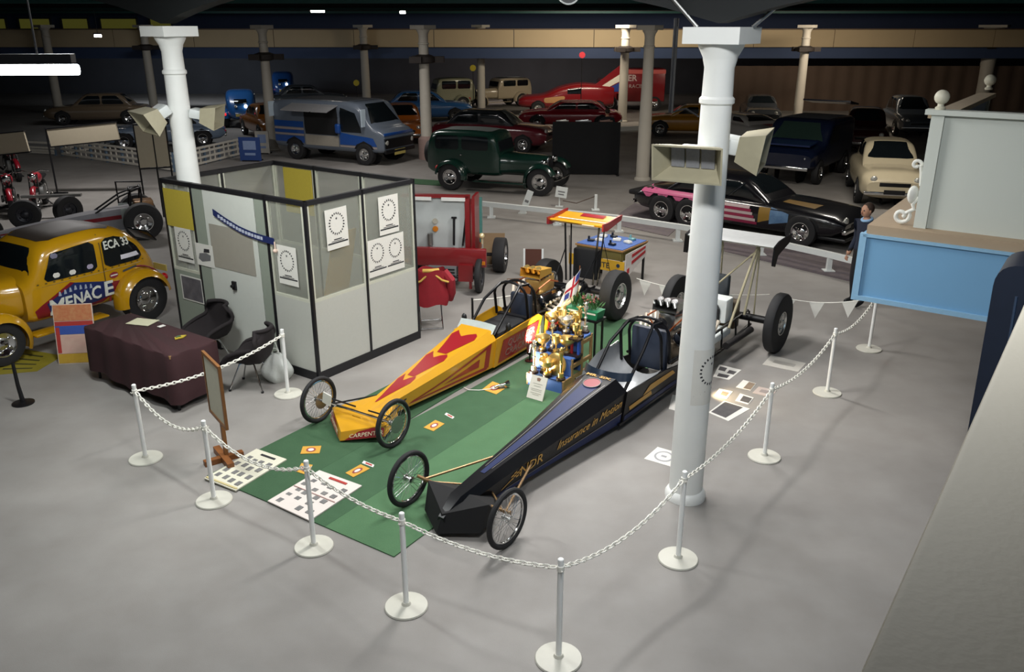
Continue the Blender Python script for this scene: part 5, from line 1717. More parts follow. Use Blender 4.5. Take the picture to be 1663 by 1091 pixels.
part(MB().box((-.03, 0, .46), (LX + .16, .012, .20)), 'cloth', M('banner_yellow', '#d0a22a', .6), bn)
part(text_mb('AUTOLITE', .10, lambda u, v, t: Vector((u - .08, -.007 - t, .45 + v)), .001, bold=.002), 'lettering', ink, bn)
part(MB().lathe([(0, 0), (.035, 0), (.035, .003), (0, .003)], 16, Matrix.Translation((LX / 2 - .07, -.006, .48)) @ AX_Y, caps=False), 'round_mark', M('mark_navy', '#23324a', .5), bn)
rs = thing('sponsor_banner', 'white banner with red bars slung from the right side of the blue topped table', 'banner', WT @ Vector((LX / 2 + .03, 0, 0)), ta)
part(MB().prism([(-.42, .22), (.35, .52), (.35, .72), (-.42, .68)], lambda u, v, t: Vector((t, u, v)), 0, .008), 'cloth', M('banner_white', '#d6d0cb', .7), rs)
for poly in ([(-.2, .58), (.3, .66), (.3, .70), (-.2, .64)], [(-.2, .46), (.3, .57), (.3, .62), (-.2, .52)], [(-.36, .30), (-.28, .33), (-.28, .42), (-.36, .40)]):
    part(MB().prism(poly, lambda u, v, t: Vector((.008 + t, u, v)), 0, .004), 'red_bar', M('banner_red', '#b2262c', .6), rs)

# ---------------------------------------------------------------- bunting behind the dragsters
def bunting(p, q, flags, label, sag=.1):
    t = thing('bunting', label, 'bunting', p)
    d_ = q - p
    cur = lambda s_: d_ * s_ - Vector((0, 0, sag * (1 - (2 * s_ - 1) ** 2)))
    part(MB().tube([cur(i / 16) for i in range(17)], .006, 6), 'string', chain_white, t)
    for s_ in flags:
        a, b = cur(s_ - .11 / d_.length), cur(s_ + .11 / d_.length)
        m = (a + b) / 2 - Vector((0, 0, .25))
        n = Vector((0, -.004, 0))
        part(MB().add([a, b, m, a + n, b + n, m + n], [(0, 1, 2), (5, 4, 3), (0, 3, 4, 1), (1, 4, 5, 2), (2, 5, 3, 0)]), 'pennant', paper, t)
    return t


bunting(G(1034, 452, .5), G(1250, 478, .62), [.07, .23, .45, .7], 'string of white pennants from the blue table behind the tall column')
bunting(G(1262, 480, .6), Vector((5.21, 11.54, .80)), [.12, .42, .75], 'string of white pennants tied to the post under the blue platform')
for px, py in ((1256, 512),):
    o = G(px, py)

# ---------------------------------------------------------------- low white rail
rail_pts = [G(765, 349), G(798, 353), G(905, 365), G(1005, 376), G(1100, 391), G(1235, 414), G(1345, 440), G(1412, 458)]
rl = thing('low_rail', 'low white tubular rail on short posts behind the dragster stand', 'rail', (0, 0, 0))
for a, b in zip(rail_pts, rail_pts[1:]):
    d_ = (b - a)
    an = math.atan2(d_.y, d_.x)
    T = Matrix.Translation((a + b) / 2 + Vector((0, 0, .32))) @ Matrix.Rotation(an, 4, 'Z')
    part(MB().box((0, 0, 0), (d_.length, .09, .11), T), 'rail_tube', white_paint, rl)
for p in rail_pts[1:-1]:
    part(MB().box((p.x, p.y, .14), (.09, .08, .28)).box((p.x, p.y, .012), (.2, .2, .024)), 'rail_post', white_paint, rl)
for px, py, w_, h_, tilt, lab in ((848, 347, .16, .62, 20, 'narrow white board leaning in front of the dark green saloon'), (908, 336, .30, .28, 8, 'small white lettered placard standing on the rail')):
    p = G(px, py)
    t = thing('placard', lab, 'sign', (p.x, p.y, 0), R(-10))
    T = Matrix.Rotation(R(tilt), 4, 'Y')
    part(MB().box((0, 0, h_ / 2 + (.25 if w_ > .2 else 0)), (w_, .02, h_), T), 'panel', white_paint, t)
    for zf, wf in ((.55, .6), (.3, .5)):
        part(MB().box((0, -.012, h_ * zf + (.25 if w_ > .2 else 0)), (w_ * wf, .004, h_ * .1), T), 'lettering', grey_ink, t)
    part(MB().box((0, .05, .14 if w_ > .2 else .1), (.03, .03, .28 if w_ > .2 else .2)).box((0, .04, .01), (.2, .14, .02)), 'foot', white_paint, t)
p = G(967, 341)
t = thing('rope_post', 'short white post with a dark rope beyond the low rail', 'post', (p.x, p.y, 0))
part(MB().box((0, 0, .2), (.07, .07, .4)).box((0, 0, .012), (.2, .2, .024)), 'post', white_paint, t)
part(MB().tube([(0, 0, .36), (-.5, -.12, .2), (-.85, -.2, .28)], .012, 6), 'rope', M('rope_brown', '#4a3a32', .8), t)
# mottled rugs beneath the six wheeled car
floor_sheet('rug', [(985, 362), (1085, 384), (1120, 352), (1030, 330)], 'mottled purple grey rug behind the six wheeled car', 'rug', M('rug_mottle', '#5a5260', .9, col2='#7d756f', scale=7), [], z=0, th=.01)
floor_sheet('rug', [(1150, 402), (1400, 462), (1420, 430), (1180, 375)], 'mottled dark rug strip under the front of the six wheeled car', 'rug', M('rug_dark', '#4a4450', .9, col2='#6d6260', scale=7), [], z=0, th=.01)
# ================================================================ vehicles
plate_y = M('plate_yellow', '#cdbb6a', .4)
plate_w = M('plate_white', '#d5d2c4', .4)
tail_red = M('tail_red', '#b01218', .25, coat=.4)
lamp_clear = M('lamp_clear', '#cfd0ca', .1, .5)
arch_black = M('arch_black', '#0c0c0e', .8)
tail_lit = M('tail_lit', '#d0202c', .3, emit='#e02a34', estr=1.2)


def saloon(label, loc, rz, L=4.3, w=.82, Hb=.88, Ht=1.38, hood=1.25, boot=.9, col='#444444', roof=None, wr=.32, group=None, name='car', wheels=None, lit=False, front_plate=None, body_n=4.5, cabin=True, roundnose=0.0):
    pm = paint('paint_' + col.strip('#'), col, .25, .6)
    rm = paint('paint_' + roof.strip('#'), roof, .25, .6) if roof else pm
    t = thing(name, label, 'car', loc, rz, group)
    a, b = -L / 2, L / 2
    rn = roundnose
    bd_ = Body([(a, .42, Hb - .22, w * .82, body_n), (a + .12, .30, Hb - .06, w * .94, body_n), (a + boot, .22, Hb, w, body_n), (0, .2, Hb, w, body_n), (b - hood, .2, Hb, w, body_n), (b - .35, .24, Hb - .08 + rn * .06, w * .96, body_n), (b - .1, .30, Hb - .14 + rn * .03, w * .9, body_n), (b, .40, Hb - .26, w * .8, body_n)])
    part(bd_.skin(MB()), 'body', pm, t)
    xr, xf = a + boot * .75, b - hood
    if cabin:
        cb_ = Body([(xr, Hb - .15, Hb, w * .78, 4), (xr + .5, Hb - .15, Ht - .05, w * .76, 4), (xr + .8, Hb - .15, Ht, w * .77, 4), (xf - .75, Hb - .15, Ht - .01, w * .78, 4), (xf - .1, Hb - .15, Hb + .08, w * .84, 4), (xf, Hb - .15, Hb - .02, w * .84, 4)])
        cbn = part(cb_.skin(MB(), 26), 'cabin', rm, t)
        z0, z1 = Hb + .05, Ht - .09
        for sg in (-1, 1):
            for q in ([(xr + .30, z0), (xr + .62, z1), (-.02 + (xr + xf) / 2 - .05, z1), ((xr + xf) / 2 - .05, z0)], [((xr + xf) / 2 + .03, z0), ((xr + xf) / 2 + .03, z1), (xf - .72, z1), (xf - .30, z0)]):
                part(cb_.patch(MB(), rpoly(q, .05), sg), 'side_window', glass_dark, cbn)
        part(cb_.patch(MB(), rpoly([(xf - .66, -w * .62), (xf - .16, -w * .7), (xf - .16, w * .7), (xf - .66, w * .62)], .06), 0), 'windscreen', glass_dark, cbn)
        part(cb_.patch(MB(), rpoly([(xr + .12, -w * .6), (xr + .50, -w * .56), (xr + .50, w * .56), (xr + .12, w * .6)], .06), 0), 'rear_window', glass_dark, cbn)
    for sg in (-1, 1):
        for xx in (wheels or (a + .85, b - .85)):
            part(bd_.patch(MB(), circ(xx, wr, wr + .06, 20), sg, .004), 'wheel_arch', arch_black, t)
            wheel(t, xx, sg * (w - .07), wr, .19, rim=.58)
        part(MB().sphere((b - .06, sg * w * .62, Hb - .22), .085, 12, (.6, 1, 1)), 'headlamp', lamp_clear, t)
        part(MB().box((a + .01, sg * w * .66, Hb - .25), (.05, .18, .09), bev=.015), 'tail_lamp', tail_lit if lit else tail_red, t)
    part(MB().box((b + .0, 0, .42), (.08, w * 1.75, .09), bev=.02), 'bumper', chrome, t)
    part(MB().box((a - .0, 0, .42), (.08, w * 1.75, .09), bev=.02), 'bumper', chrome, t)
    part(MB().box((b - .02, 0, Hb - .34), (.05, w * .9, .10), bev=.01), 'grille', black_metal, t)
    if front_plate:
        part(MB().box((b + .05, 0, .46), (.015, .5, .11)), 'number_plate', front_plate, t)
    part(MB().box((a - .05, 0, .5), (.015, .5, .11)), 'number_plate', plate_y, t)
    return t, bd_


def fender(xc, zc, rad, a0, a1, y, wd, drop=.10):
    """wing over a wheel: crowned strip swept round the tyre"""
    def f(u, v):
        an = a0 + (a1 - a0) * u
        s_ = 2 * v - 1
        r_ = rad - drop * s_ ** 4 * .9 - .02 * s_ * s_
        return Vector((xc + math.cos(an) * r_, y + s_ * wd / 2, zc + math.sin(an) * r_))
    return MB().grid(f, 16, 8)


def vintage(label, loc, rz, col, Ht=1.62, wb=2.6, w=.66, rr=.37, fr=.33, hoodw=.36, name='car', group=None, wingcol=None, lit=False, rounded=False, dx=0.0):
    pm = paint('paint_' + col.strip('#'), col, .22, .7)
    wm = paint('paint_' + wingcol.strip('#'), wingcol, .22, .7) if wingcol else pm
    t = thing(name, label, 'car', loc, rz, group)
    if rounded:
        cab = Body([(-.80, .50, .72, .30, 3), (-.68, .42, 1.00, .46, 3), (-.45, .38, 1.30, w * .88, 3.6), (-.1, .36, Ht - .08, w * .98, 4.5), (.35, .36, Ht, w, 5), (.85, .36, Ht - .02, w, 5), (1.18, .36, Ht - .13, w * .97, 5), (1.42, .38, 1.06, w * .92, 5), (1.5, .4, 1.0, w * .86, 5)])
    else:
        cab = Body([(-.78, .52, Ht - .5, w * .9, 6), (-.66, .45, Ht - .1, w * .97, 7), (-.4, .42, Ht - .02, w, 8), (.4, .42, Ht, w, 8), (1.1, .42, Ht - .03, w, 8), (1.28, .42, Ht - .1, w * .98, 8), (1.42, .44, 1.08, w * .9, 7)])
    if dx:
        cab = Body([(q[0] + dx,) + tuple(q[1:]) for q in cab.st])
    c_ = part(cab.skin(MB(), 30, 36), 'cabin', pm, t)
    hd = Body([(1.3 + dx, .42, 1.07, w * .84, 3.2), (1.7 + dx, .44, 1.04, hoodw * 1.15, 3.2), (wb - .05, .46, 1.0, hoodw * .8, 3.4), (wb + .02, .48, .98, hoodw * .76, 3.4)])
    part(hd.skin(MB(), 12), 'bonnet', pm, t)
    part(MB().box((wb + .03, 0, .73), (.05, hoodw * 1.25, .46), bev=.02), 'grille_shell', chrome, t)
    for i in range(7):
        part(MB().box((wb + .058, (i - 3) * hoodw * .16, .72), (.012, .02, .38)), 'grille_bar', black_metal, t)
    for sg in (-1, 1):
        part(fender(0, rr, rr + .11, R(-8), R(172), sg * (w + .06), .34), 'rear_wing', wm, t, angle=60)
        part(fender(wb, fr, fr + .12, R(28), R(205), sg * (w + .04), .30), 'front_wing', wm, t, angle=60)
        part(MB().box(((rr + .35 + wb - .45) / 2, sg * (w + .06), .30), (wb - rr - .75, .26, .03), bev=.01), 'running_board', wm, t)
        wheel(t, 0, sg * (w + .06), rr, .24, rim=.56)
        wheel(t, wb, sg * (w + .05), fr, .18, rim=.58)
        part(MB().sphere((wb + .02, sg * (hoodw + .12), .86), .10, 14, (.9, 1, 1)).cyl((wb - .05, sg * hoodw * .8, .8), (wb, sg * (hoodw + .1), .84), .015, n=6), 'headlamp', chrome, t)
        part(MB().sphere((-.42, sg * (w + .06), .62), .065, 10), 'tail_lamp', tail_lit if lit else tail_red, t)
    part(MB().tube([(wb + .38, -.7, .42), (wb + .46, -.4, .43), (wb + .48, 0, .43), (wb + .46, .4, .43), (wb + .38, .7, .42)], .025, 8), 'bumper', chrome, t)
    part(MB().box((-.82, 0, .60), (.015, .5, .11)), 'number_plate', plate_y, t)
    if not rounded:
        for sg in (-1, 1):
            for q in ([(-.5, 1.14), (.22, 1.14), (.22, Ht - .14), (-.5, Ht - .14)], [(.32, 1.14), (1.12, 1.14), (1.12, Ht - .14), (.32, Ht - .14)]):
                part(cab.patch(MB(), rpoly(q, .05), sg), 'side_window', glass_dark, c_)
        part(MB().box((1.385, 0, 1.26), (.04, w * 1.5, .28), Matrix.Translation((1.385, 0, 1.26)) @ Matrix.Rotation(R(-14), 4, 'Y') @ Matrix.Translation((-1.385, 0, -1.26))), 'windscreen', glass_dark, c_)
        part(cab.patch(MB(), rpoly([(-.6, -.45), (1.1, -.45), (1.1, .45), (-.6, .45)], .1), 0, .006), 'roof_insert', M('roof_grey', '#4e5452', .6), c_)
    part(MB().box((-.69 if not rounded else -.62, 0, 1.22), (.03, .55, .22), Matrix.Translation((-.66, 0, 1.22)) @ Matrix.Rotation(R(0 if not rounded else 38), 4, 'Y') @ Matrix.Translation((.66, 0, -1.22)), bev=.01), 'rear_window', glass_dark, c_)
    return t, cab, c_


# ---------------------------------------------------------------- yellow saloon with the MENACE lettering
DX = .24
fa = R(-122)
left = Vector((math.cos(fa + R(90)), math.sin(fa + R(90)), 0))
mc = Vector((-5.84, 12.83, 0)) - left * .74
mt_, mcab, mcb = vintage('yellow drag racing saloon lettered MENACE with a dark roof', mc, fa, '#c08f12', Ht=1.60, wb=2.25, w=.66, rr=.37, fr=.31, rounded=True, dx=DX)
sg = 1
MCAB = mcab
mcab = type('Shift', (), dict(patch=lambda self, mb, poly, *a: MCAB.patch(mb, [(q[0] + DX, q[1]) for q in poly], *a), side=lambda self, x, *a: MCAB.side(x + DX, *a)))()
part(mcab.patch(MB(), rpoly([(-.42, .98), (.28, .98), (.28, 1.42), (-.05, 1.42), (-.34, 1.20)], .09), 1, .008, 9, 10), 'quarter_window', glass_dark, mcb)
part(mcab.patch(MB(), rpoly([(.40, .98), (1.24, .98), (1.05, 1.40), (.40, 1.42)], .07), 1, .008, 9, 10), 'door_window', glass_dark, mcb)
part(mcab.patch(MB(), rpoly([(-.42, .98), (.28, .98), (.28, 1.42), (-.05, 1.42), (-.34, 1.20)], .09), -1, .008), 'quarter_window', glass_dark, mcb)
part(mcab.patch(MB(), rpoly([(.40, .98), (1.24, .98), (1.05, 1.40), (.40, 1.42)], .07), -1, .008), 'door_window', glass_dark, mcb)
part(mcab.patch(MB(), rpoly([(1.20, -.5), (1.40, -.54), (1.40, .54), (1.20, .5)], .04), 0, .006), 'windscreen', glass_dark, mcb)
part(mcab.patch(MB(), [(.30, .42), (.318, .42), (.318, 1.5), (.30, 1.5)], 1, .004), 'door_line', M('seam', '#5e4508', .6), mcb)
part(mcab.patch(MB(), [(-.55, .93), (1.40, .91), (1.40, .925), (-.55, .945)], 1, .008, 2, 14), 'waist_strip', M('strip_pale', '#a9a58a', .4), mcb)
lw = M('letter_white', '#d9dcd2', .5)


def on_side(fx, cz, off=.012):
    return lambda u, v, t: mcab.side(fx - u, cz + v, 1, off + t)


part(mcab.patch(MB(), rpoly([(-.05, -.5), (1.08, -.5), (1.08, .5), (-.05, .5)], .12), 0, .006, 8, 12), 'roof_patch', M('roof_brown', '#3a322c', .45), mcb)  # dark patch laid over the top of the roof
part(text_mb('ECA 33', .125, on_side(.03, 1.31, .014), .002, squeeze=.82, bold=.004), 'window_lettering', lw, mcb)
part(mcab.patch(MB(), [(-.34, 1.05), (.0, 1.05), (.0, 1.12), (-.30, 1.12)], 1, .016, 2, 4), 'window_glint', M('glint_white', '#e6e4ee', .4), mcb)  # white reflection on the quarter window, painted as a patch
for xx, zz, mm in ((1.04, 1.05, paper), (.80, 1.04, paper), (.52, 1.06, M('sticker_lilac', '#a79fb5', .5)), (1.02, 1.33, M('sticker_grey', '#6d6b80', .5))):
    part(mcab.patch(MB(), rpoly([(xx - .05, zz - .035), (xx + .05, zz - .035), (xx + .05, zz + .035), (xx - .05, zz + .035)], .02), 1, .015, 3, 3), 'window_sticker', mm, mcb)
# red band with blue name panel
part(mcab.patch(MB(), [(.42, .40), (1.38, .46), (1.42, .60), (.86, .90), (.34, .74), (-.1, .74), (-.1, .56), (.3, .52)], 1, .006, 8, 14), 'red_band', M('band_red', '#7c1420', .4), mcb)
part(mcab.patch(MB(), [(.18, .52), (1.18, .44), (1.24, .66), (.80, .88), (.22, .76)], 1, .010, 8, 12), 'name_panel', M('panel_blue', '#1d2a5e', .4), mcb)
xs = [1.10, .93, .78, .64, .49, .28]
for c, x, h, z, sq in zip('MENACE', xs, (.235, .19, .17, .16, .20, .23), (.575, .60, .62, .63, .635, .645), (.95, .9, .85, .85, .85, 1.05)):
    part(text_mb(c, h, on_side(x, z, .015), .003, squeeze=sq, bold=.006), 'name_letter', lw, mcb)
for i in range(7):
    x = 1.02 - i * .08
    part(mcab.patch(MB(), [(x, .735 + .012 * min(i, 6 - i)), (x + .045, .735 + .012 * min(i, 6 - i)), (x + .03, .80 + .012 * min(i, 6 - i)), (x + .01, .80 + .012 * min(i, 6 - i))], 1, .015, 3, 2), 'small_letter', M('letter_blue_grey', '#9fa9b8', .5), mcb)
part(mcab.patch(MB(), [(.16 + .075 * math.cos(a), .84 + .05 * math.sin(a)) for a in [k * math.pi / 8 for k in range(16)]], 1, .012, 6, 6), 'oval_badge', M('badge_red', '#8c2a34', .4), mcb)
part(mcab.patch(MB(), [(.10, .83), (.22, .83), (.22, .85), (.10, .85)], 1, .016, 2, 2), 'badge_text', paper, mcb)
part(mcab.patch(MB(), [(-.26, .855), (.0, .845), (.0, .90), (-.26, .91)], 1, .012, 2, 4), 'side_badge', M('badge_grey', '#4a4d4c', .4), mcb)
part(mcab.patch(MB(), circ(.10, .53, .028, 12), 1, .012, 4, 4), 'round_sticker', M('sticker_lilac', '#a79fb5', .5), mcb)
for i in range(16):
    x = 1.3 - i * .115
    part(mcab.patch(MB(), [(x, .955), (x + .03, .955), (x + .03, .972), (x, .972)], 1, .010, 1, 1), 'dash_mark', M('mark_olive', '#57470f', .6), mcb)
# red piping round the rear wing
part(MB().tube([(math.cos(a) * .505, .62, .37 + math.sin(a) * .505) for a in [R(8) + R(150) * k / 16 for k in range(17)]], .014, 6), 'wing_piping', M('band_red', '#7c1420', .4), mt_)
# front engine parts seen below the lifted nose: big blower hat dark
part(MB().box((2.05, 0, 1.12), (.42, .34, .2), bev=.06), 'bonnet_scoop', black_plastic, mt_)

# ---------------------------------------------------------------- dark green saloon
ga = R(-20.4)
gl = Vector((-math.sin(ga), math.cos(ga), 0))
gt, gcab, gcb = vintage('dark green thirties saloon with chrome wheels and grey roof', Vector((-1.74, 24.25, 0)) + gl * .76, ga, '#0f2c24', Ht=1.66, wb=2.68, w=.70, rr=.38, fr=.38)
o = wheel(gt, 0, 0, .33, .16, rim=.55)
o.name = 'spare_wheel'
o.location, o.rotation_euler = (-.92, -.1, .95), (0, 0, R(90))
part(MB().sphere((.3, -.72, 1.0), .03, 8), 'door_handle', chrome, gt)
dpz = G(935, 284)
dd = thing('display_screen', 'tall matt black display screen beside the dark green saloon', 'screen', (dpz.x + .3, dpz.y + .05, 0), R(-3))
part(MB().box((0, 0, .82), (2.1, .05, 1.6)), 'panel', M('felt_black', '#0e1013', .95, var=.3), dd)
for x in (-1.0, 1.0):
    part(MB().box((x, 0, .02), (.08, .5, .04)), 'foot', black_metal, dd)
for k, (x, w_, mt, lab) in enumerate(((-.75, .4, steel, 'metal model parts lying along the top of the black screen, left'), (-.1, .5, M('silver_strip', '#8f9398', .3, .6), 'long silver exhaust part lying on top of the black screen'), (.6, .4, M('brown_part', '#6b5148', .5), 'brownish part on top of the black screen, right'))):
    solo(MB().box((0, 0, .03), (w_, .06, .05), bev=.015).cyl((-w_ * .3, 0, .03), (w_ * .3, 0, .06), .03, n=10), 'engine_part', mt, lab, 'part', (dpz.x + .3 + x, dpz.y + .05 - x * .05, 1.62))

# ---------------------------------------------------------------- blue striped van
va = R(-27.8)
vl = Vector((-math.sin(va), math.cos(va), 0))
vo = Vector((-7.53, 30.18, 0)) + vl * .85
van = thing('van', 'custom van in blue and silver stripes with open side panels', 'van', vo, va)
vb = Body([(-1.0, .45, 1.86, .84, 9), (-.9, .40, 1.98, .93, 10), (0, .38, 2.05, .96, 11), (2.3, .38, 2.05, .96, 11), (2.75, .38, 1.98, .95, 10), (3.30, .40, 1.28, .93, 9), (3.66, .42, 1.14, .9, 8), (3.74, .45, 1.05, .86, 8)])
silverp = paint('van_silver', '#636c78', .3)
vbo = part(vb.skin(MB(), 34, 40), 'body', silverp, van)
vblue = paint('van_blue', '#1a4890', .3)
for z0, z1, mt in ((1.12, 1.32, vblue), (.91, 1.02, vblue), (.60, .82, vblue), (1.03, 1.10, M('van_pale', '#9c9290', .4)), (.84, .90, M('van_pale', '#9c9290', .4))):
    part(vb.patch(MB(), [(-.88, z0), (.45, z0), (.45, z1), (-.88, z1)], -1, .006, 2, 6), 'stripe', mt, vbo)
part(vb.patch(MB(), [(2.0, .64), (3.5, .64), (3.3, 1.0), (2.0, 1.04)], -1, .006, 3, 6), 'front_door_panel', vblue, vbo)
part(vb.patch(MB(), [(2.0, .56), (3.5, .56), (3.5, .62), (2.0, .62)], -1, .007, 2, 6), 'stripe', M('van_pale', '#9c9290', .4), vbo)
part(vb.patch(MB(), rpoly([(.5, .92), (1.95, .92), (1.95, 1.85), (.5, 1.85)], .04), -1, .008, 4, 6), 'opening_shade', arch_black, vbo)  # flat black patch paints the dark inside of the open side
part(vb.patch(MB(), [(.5, .55), (1.95, .55), (1.95, .90), (.5, .90)], -1, .008, 3, 5), 'sill_panel', M('van_beige', '#9a9488', .7), vbo)
part(vb.patch(MB(), rpoly([(2.05, 1.06), (2.95, 1.06), (2.62, 1.82), (2.05, 1.85)], .05), -1, .008, 5, 6), 'cab_window', glass_dark, vbo)
part(vb.patch(MB(), rpoly([(2.80, -.74), (3.28, -.8), (3.28, .8), (2.80, .74)], .06), 0, .008, 6, 6), 'windscreen', glass_dark, vbo)
part(vb.patch(MB(), [(-.8, -.7), (2.5, -.7), (2.5, .7), (-.8, .7)], 0, .005), 'roof_cover', M('roof_dark', '#3c3f44', .7), vbo)
part(MB().box((3.73, 0, 1.02), (.06, 1.66, .10), bev=.02), 'bonnet_band', vblue, van)
part(MB().box((3.76, 0, .93), (.05, 1.72, .06)), 'grille_trim', silverp, van)
part(MB().box((3.75, 0, .72), (.06, 1.6, .30)), 'grille', black_metal, van)
for sy in (-1, 1):
    part(MB().sphere((3.76, sy * .72, .76), .09, 12, (.5, 1, 1)), 'headlamp', lamp_clear, van)
    for x in (0, 2.98):
        part(vb.patch(MB(), circ(x, .36, .44, 20), sy, .009), 'wheel_arch', arch_black, vbo)
        wheel(van, x, sy * .86, .36, .26, rim=.55)
part(MB().box((3.80, -.05, .42), (.015, .62, .18)), 'number_plate', plate_y, van)
part(MB().box((3.76, 0, .46), (.1, 1.7, .12), bev=.03), 'bumper', black_metal, van)
for x0, x1, tz in ((.0, 1.25, 0), (1.3, 1.98, 0)):
    part(MB().add([(x0, -.93, 1.9), (x1, -.93, 1.9), (x1, -1.55, 1.72), (x0, -1.55, 1.72), (x0, -.93, 1.93), (x1, -.93, 1.93), (x1, -1.55, 1.75), (x0, -1.55, 1.75)], [(0, 1, 2, 3), (7, 6, 5, 4), (0, 4, 5, 1), (1, 5, 6, 2), (2, 6, 7, 3), (3, 7, 4, 0)]), 'gull_wing_panel', M('flap_silver', '#a2a2a4', .3, .3), van)
part(MB().box((-.9, -.98, 1.7), (.04, .3, .5)).box((3.05, -1.0, 1.55), (.04, .22, .56)), 'open_flap', M('flap_white', '#b9c8d4', .4), van)
part(MB().box((1.98, -1.02, 1.16), (.2, .12, .32), bev=.05), 'mirror', vblue, van)

# ---------------------------------------------------------------- six wheeled car
sa = math.atan2(-1.98, 2.2)
slf = Vector((-math.sin(sa), math.cos(sa), 0))
rear1, front = G(1073, 362), G(1297, 400)
six_len = (front - rear1).length
mid = (rear1 + front) / 2 + slf * .8
xr1, xf1 = -six_len / 2, six_len / 2
st, sbody = saloon('black six wheeled coupe with flag mural and pink scallops', mid + Vector((math.cos(sa), math.sin(sa), 0)) * .03, sa, L=six_len + 1.75, w=.88, Hb=.84, Ht=1.27, hood=1.72, boot=1.15, col='#0d0d12', wr=.34, wheels=(xr1, xr1 + .72, xf1))
cr_ = M('mural_cream', '#b9a6a6', .4)
a_ = -(six_len + 1.75) / 2
part(sbody.patch(MB(), [(a_ + .25, .70), (a_ + 2.0, .70), (a_ + 2.0, .80), (a_ + .25, .80)], -1, .008, 3, 14), 'pink_scallop', M('scallop_pink', '#b5587e', .4), st)
for k in range(4):
    x = a_ + .32 + k * .42
    part(sbody.patch(MB(), [(x, .69), (x + .3, .69), (x + .2, .60), (x + .1, .60)], -1, .008, 3, 4), 'pink_scallop', M('scallop_pink', '#b5587e', .4), st)
for i in range(6):
    z = .34 + i * .065
    part(sbody.patch(MB(), [(-.35, z), (.72 - i * .04, z), (.72 - i * .04, z + .062), (-.35, z + .062)], -1, .008, 2, 8), 'mural_stripe', M('mural_red', '#8a2444', .4) if i % 2 == 0 else cr_, st)
part(sbody.patch(MB(), [(.74, .40), (1.0, .42), (1.0, .74), (.74, .74)], -1, .008, 4, 4), 'mural_gold', M('mural_gold', '#8a6a24', .5), st)
part(sbody.patch(MB(), [(1.0, .40), (1.42, .42), (1.42, .72), (1.0, .76)], -1, .008, 4, 4), 'mural_blue', M('mural_blue', '#31527c', .4, col2='#6d8fae', scale=9), st)
bq = (six_len + 1.75) / 2
part(sbody.patch(MB(), [(bq - 1.5, -.5), (bq - .75, -.55), (bq - .75, -.1), (bq - 1.5, -.15)], 0, .006), 'bonnet_mural', M('mural_ochre', '#6d5320', .45), st)
part(MB().tube([(-.05, -.78, .88), (.25, -.66, 1.18)], .018, 6).tube([(.42, -.66, 1.2), (.95, -.78, .88)], .018, 6), 'window_trim', chrome, st)
part(MB().box((a_ - .02, 0, .62), (.3, 1.5, .12), bev=.04), 'rear_skirt', black_plastic, st)
part(MB().box((bq - .3, -.0, .25), (.7, 1.5, .08), bev=.03), 'front_air_dam', black_plastic, st)

# ---------------------------------------------------------------- cream saloon facing the camera
ca = R(-106)
cp_ = G(1447, 341)
cfw = Vector((math.cos(ca), math.sin(ca), 0))
ct_, cbody = saloon('cream fifties saloon facing forward beside the white partition', cp_ - cfw * 2.05, ca, L=4.2, w=.82, Hb=.98, Ht=1.52, hood=1.3, boot=.9, col='#c9bda0', wr=.32, front_plate=black_plastic, body_n=3.6, roundnose=1.0)
part(MB().box((2.06, 0, .52), (.05, 1.1, .07), bev=.01), 'lower_grille', chrome, ct_)
part(MB().box((2.0, 0, .70), (.06, .42, .03), bev=.01), 'nose_slot', black_plastic, ct_)

# ---------------------------------------------------------------- navy van with raised tailgate
na = R(-126)
npz = G(1268, 302)
nv_t = thing('van', 'dark navy panel van with a raised rear door behind the six wheeled car', 'van', npz - Vector((math.cos(na), math.sin(na), 0)) * 1.9 + Vector((.1, .3, 0)), na)
nb_ = Body([(-2.0, .45, 1.62, .84, 8), (-1.85, .40, 1.74, .9, 9), (.3, .38, 1.78, .92, 9), (.55, .38, 1.72, .92, 8), (1.05, .40, 1.12, .9, 6), (1.7, .42, 1.04, .88, 5), (1.95, .48, .9, .8, 5)])
nbo = part(nb_.skin(MB(), 30, 36), 'body', paint('navy_paint', '#10182e', .25), nv_t)
part(nb_.patch(MB(), rpoly([(.60, -.74), (1.0, -.78), (1.0, .78), (.60, .74)], .05), 0, .008), 'windscreen', M('screen_green', '#24342f', .08), nbo)
for sy in (-1, 1):
    part(nb_.patch(MB(), rpoly([(-.2, 1.12), (.75, 1.12), (.5, 1.6), (-.2, 1.6)], .05), sy, .008), 'cab_window', glass_dark, nbo)
    part(MB().sphere((1.9, sy * .62, .8), .09, 12, (.6, 1, 1)), 'headlamp', lamp_clear, nv_t)
    for x in (-1.25, 1.3):
        wheel(nv_t, x, sy * .84, .34, .2, rim=.56)
        part(nb_.patch(MB(), circ(x, .34, .40, 18), sy, .006), 'wheel_arch', arch_black, nbo)
part(nb_.patch(MB(), [(-1.8, -.7), (.3, -.7), (.3, .7), (-1.8, .7)], 0, .005), 'roof_cover', M('roof_slate', '#3c4048', .7), nbo)
part(MB().box((2.0, 0, .5), (.06, 1.5, .1), bev=.02), 'bumper', chrome, nv_t)
part(MB().box((-2.1, 0, 2.1), (.05, 1.5, 1.0), Matrix.Translation((-2.1, 0, 2.1)) @ Matrix.Rotation(R(-98), 4, 'Y') @ Matrix.Translation((2.1, 0, -2.1))), 'raised_door', paint('navy_paint', '#10182e', .25), nv_t)
part(MB().box((1.3, 0, 1.15), (.8, 1.3, .05), Matrix.Translation((1.3, 0, 1.1)) @ Matrix.Rotation(R(4), 4, 'Y') @ Matrix.Translation((-1.3, 0, -1.1))), 'bonnet_plate', M('navy_gloss', '#1c2c55', .2), nv_t)

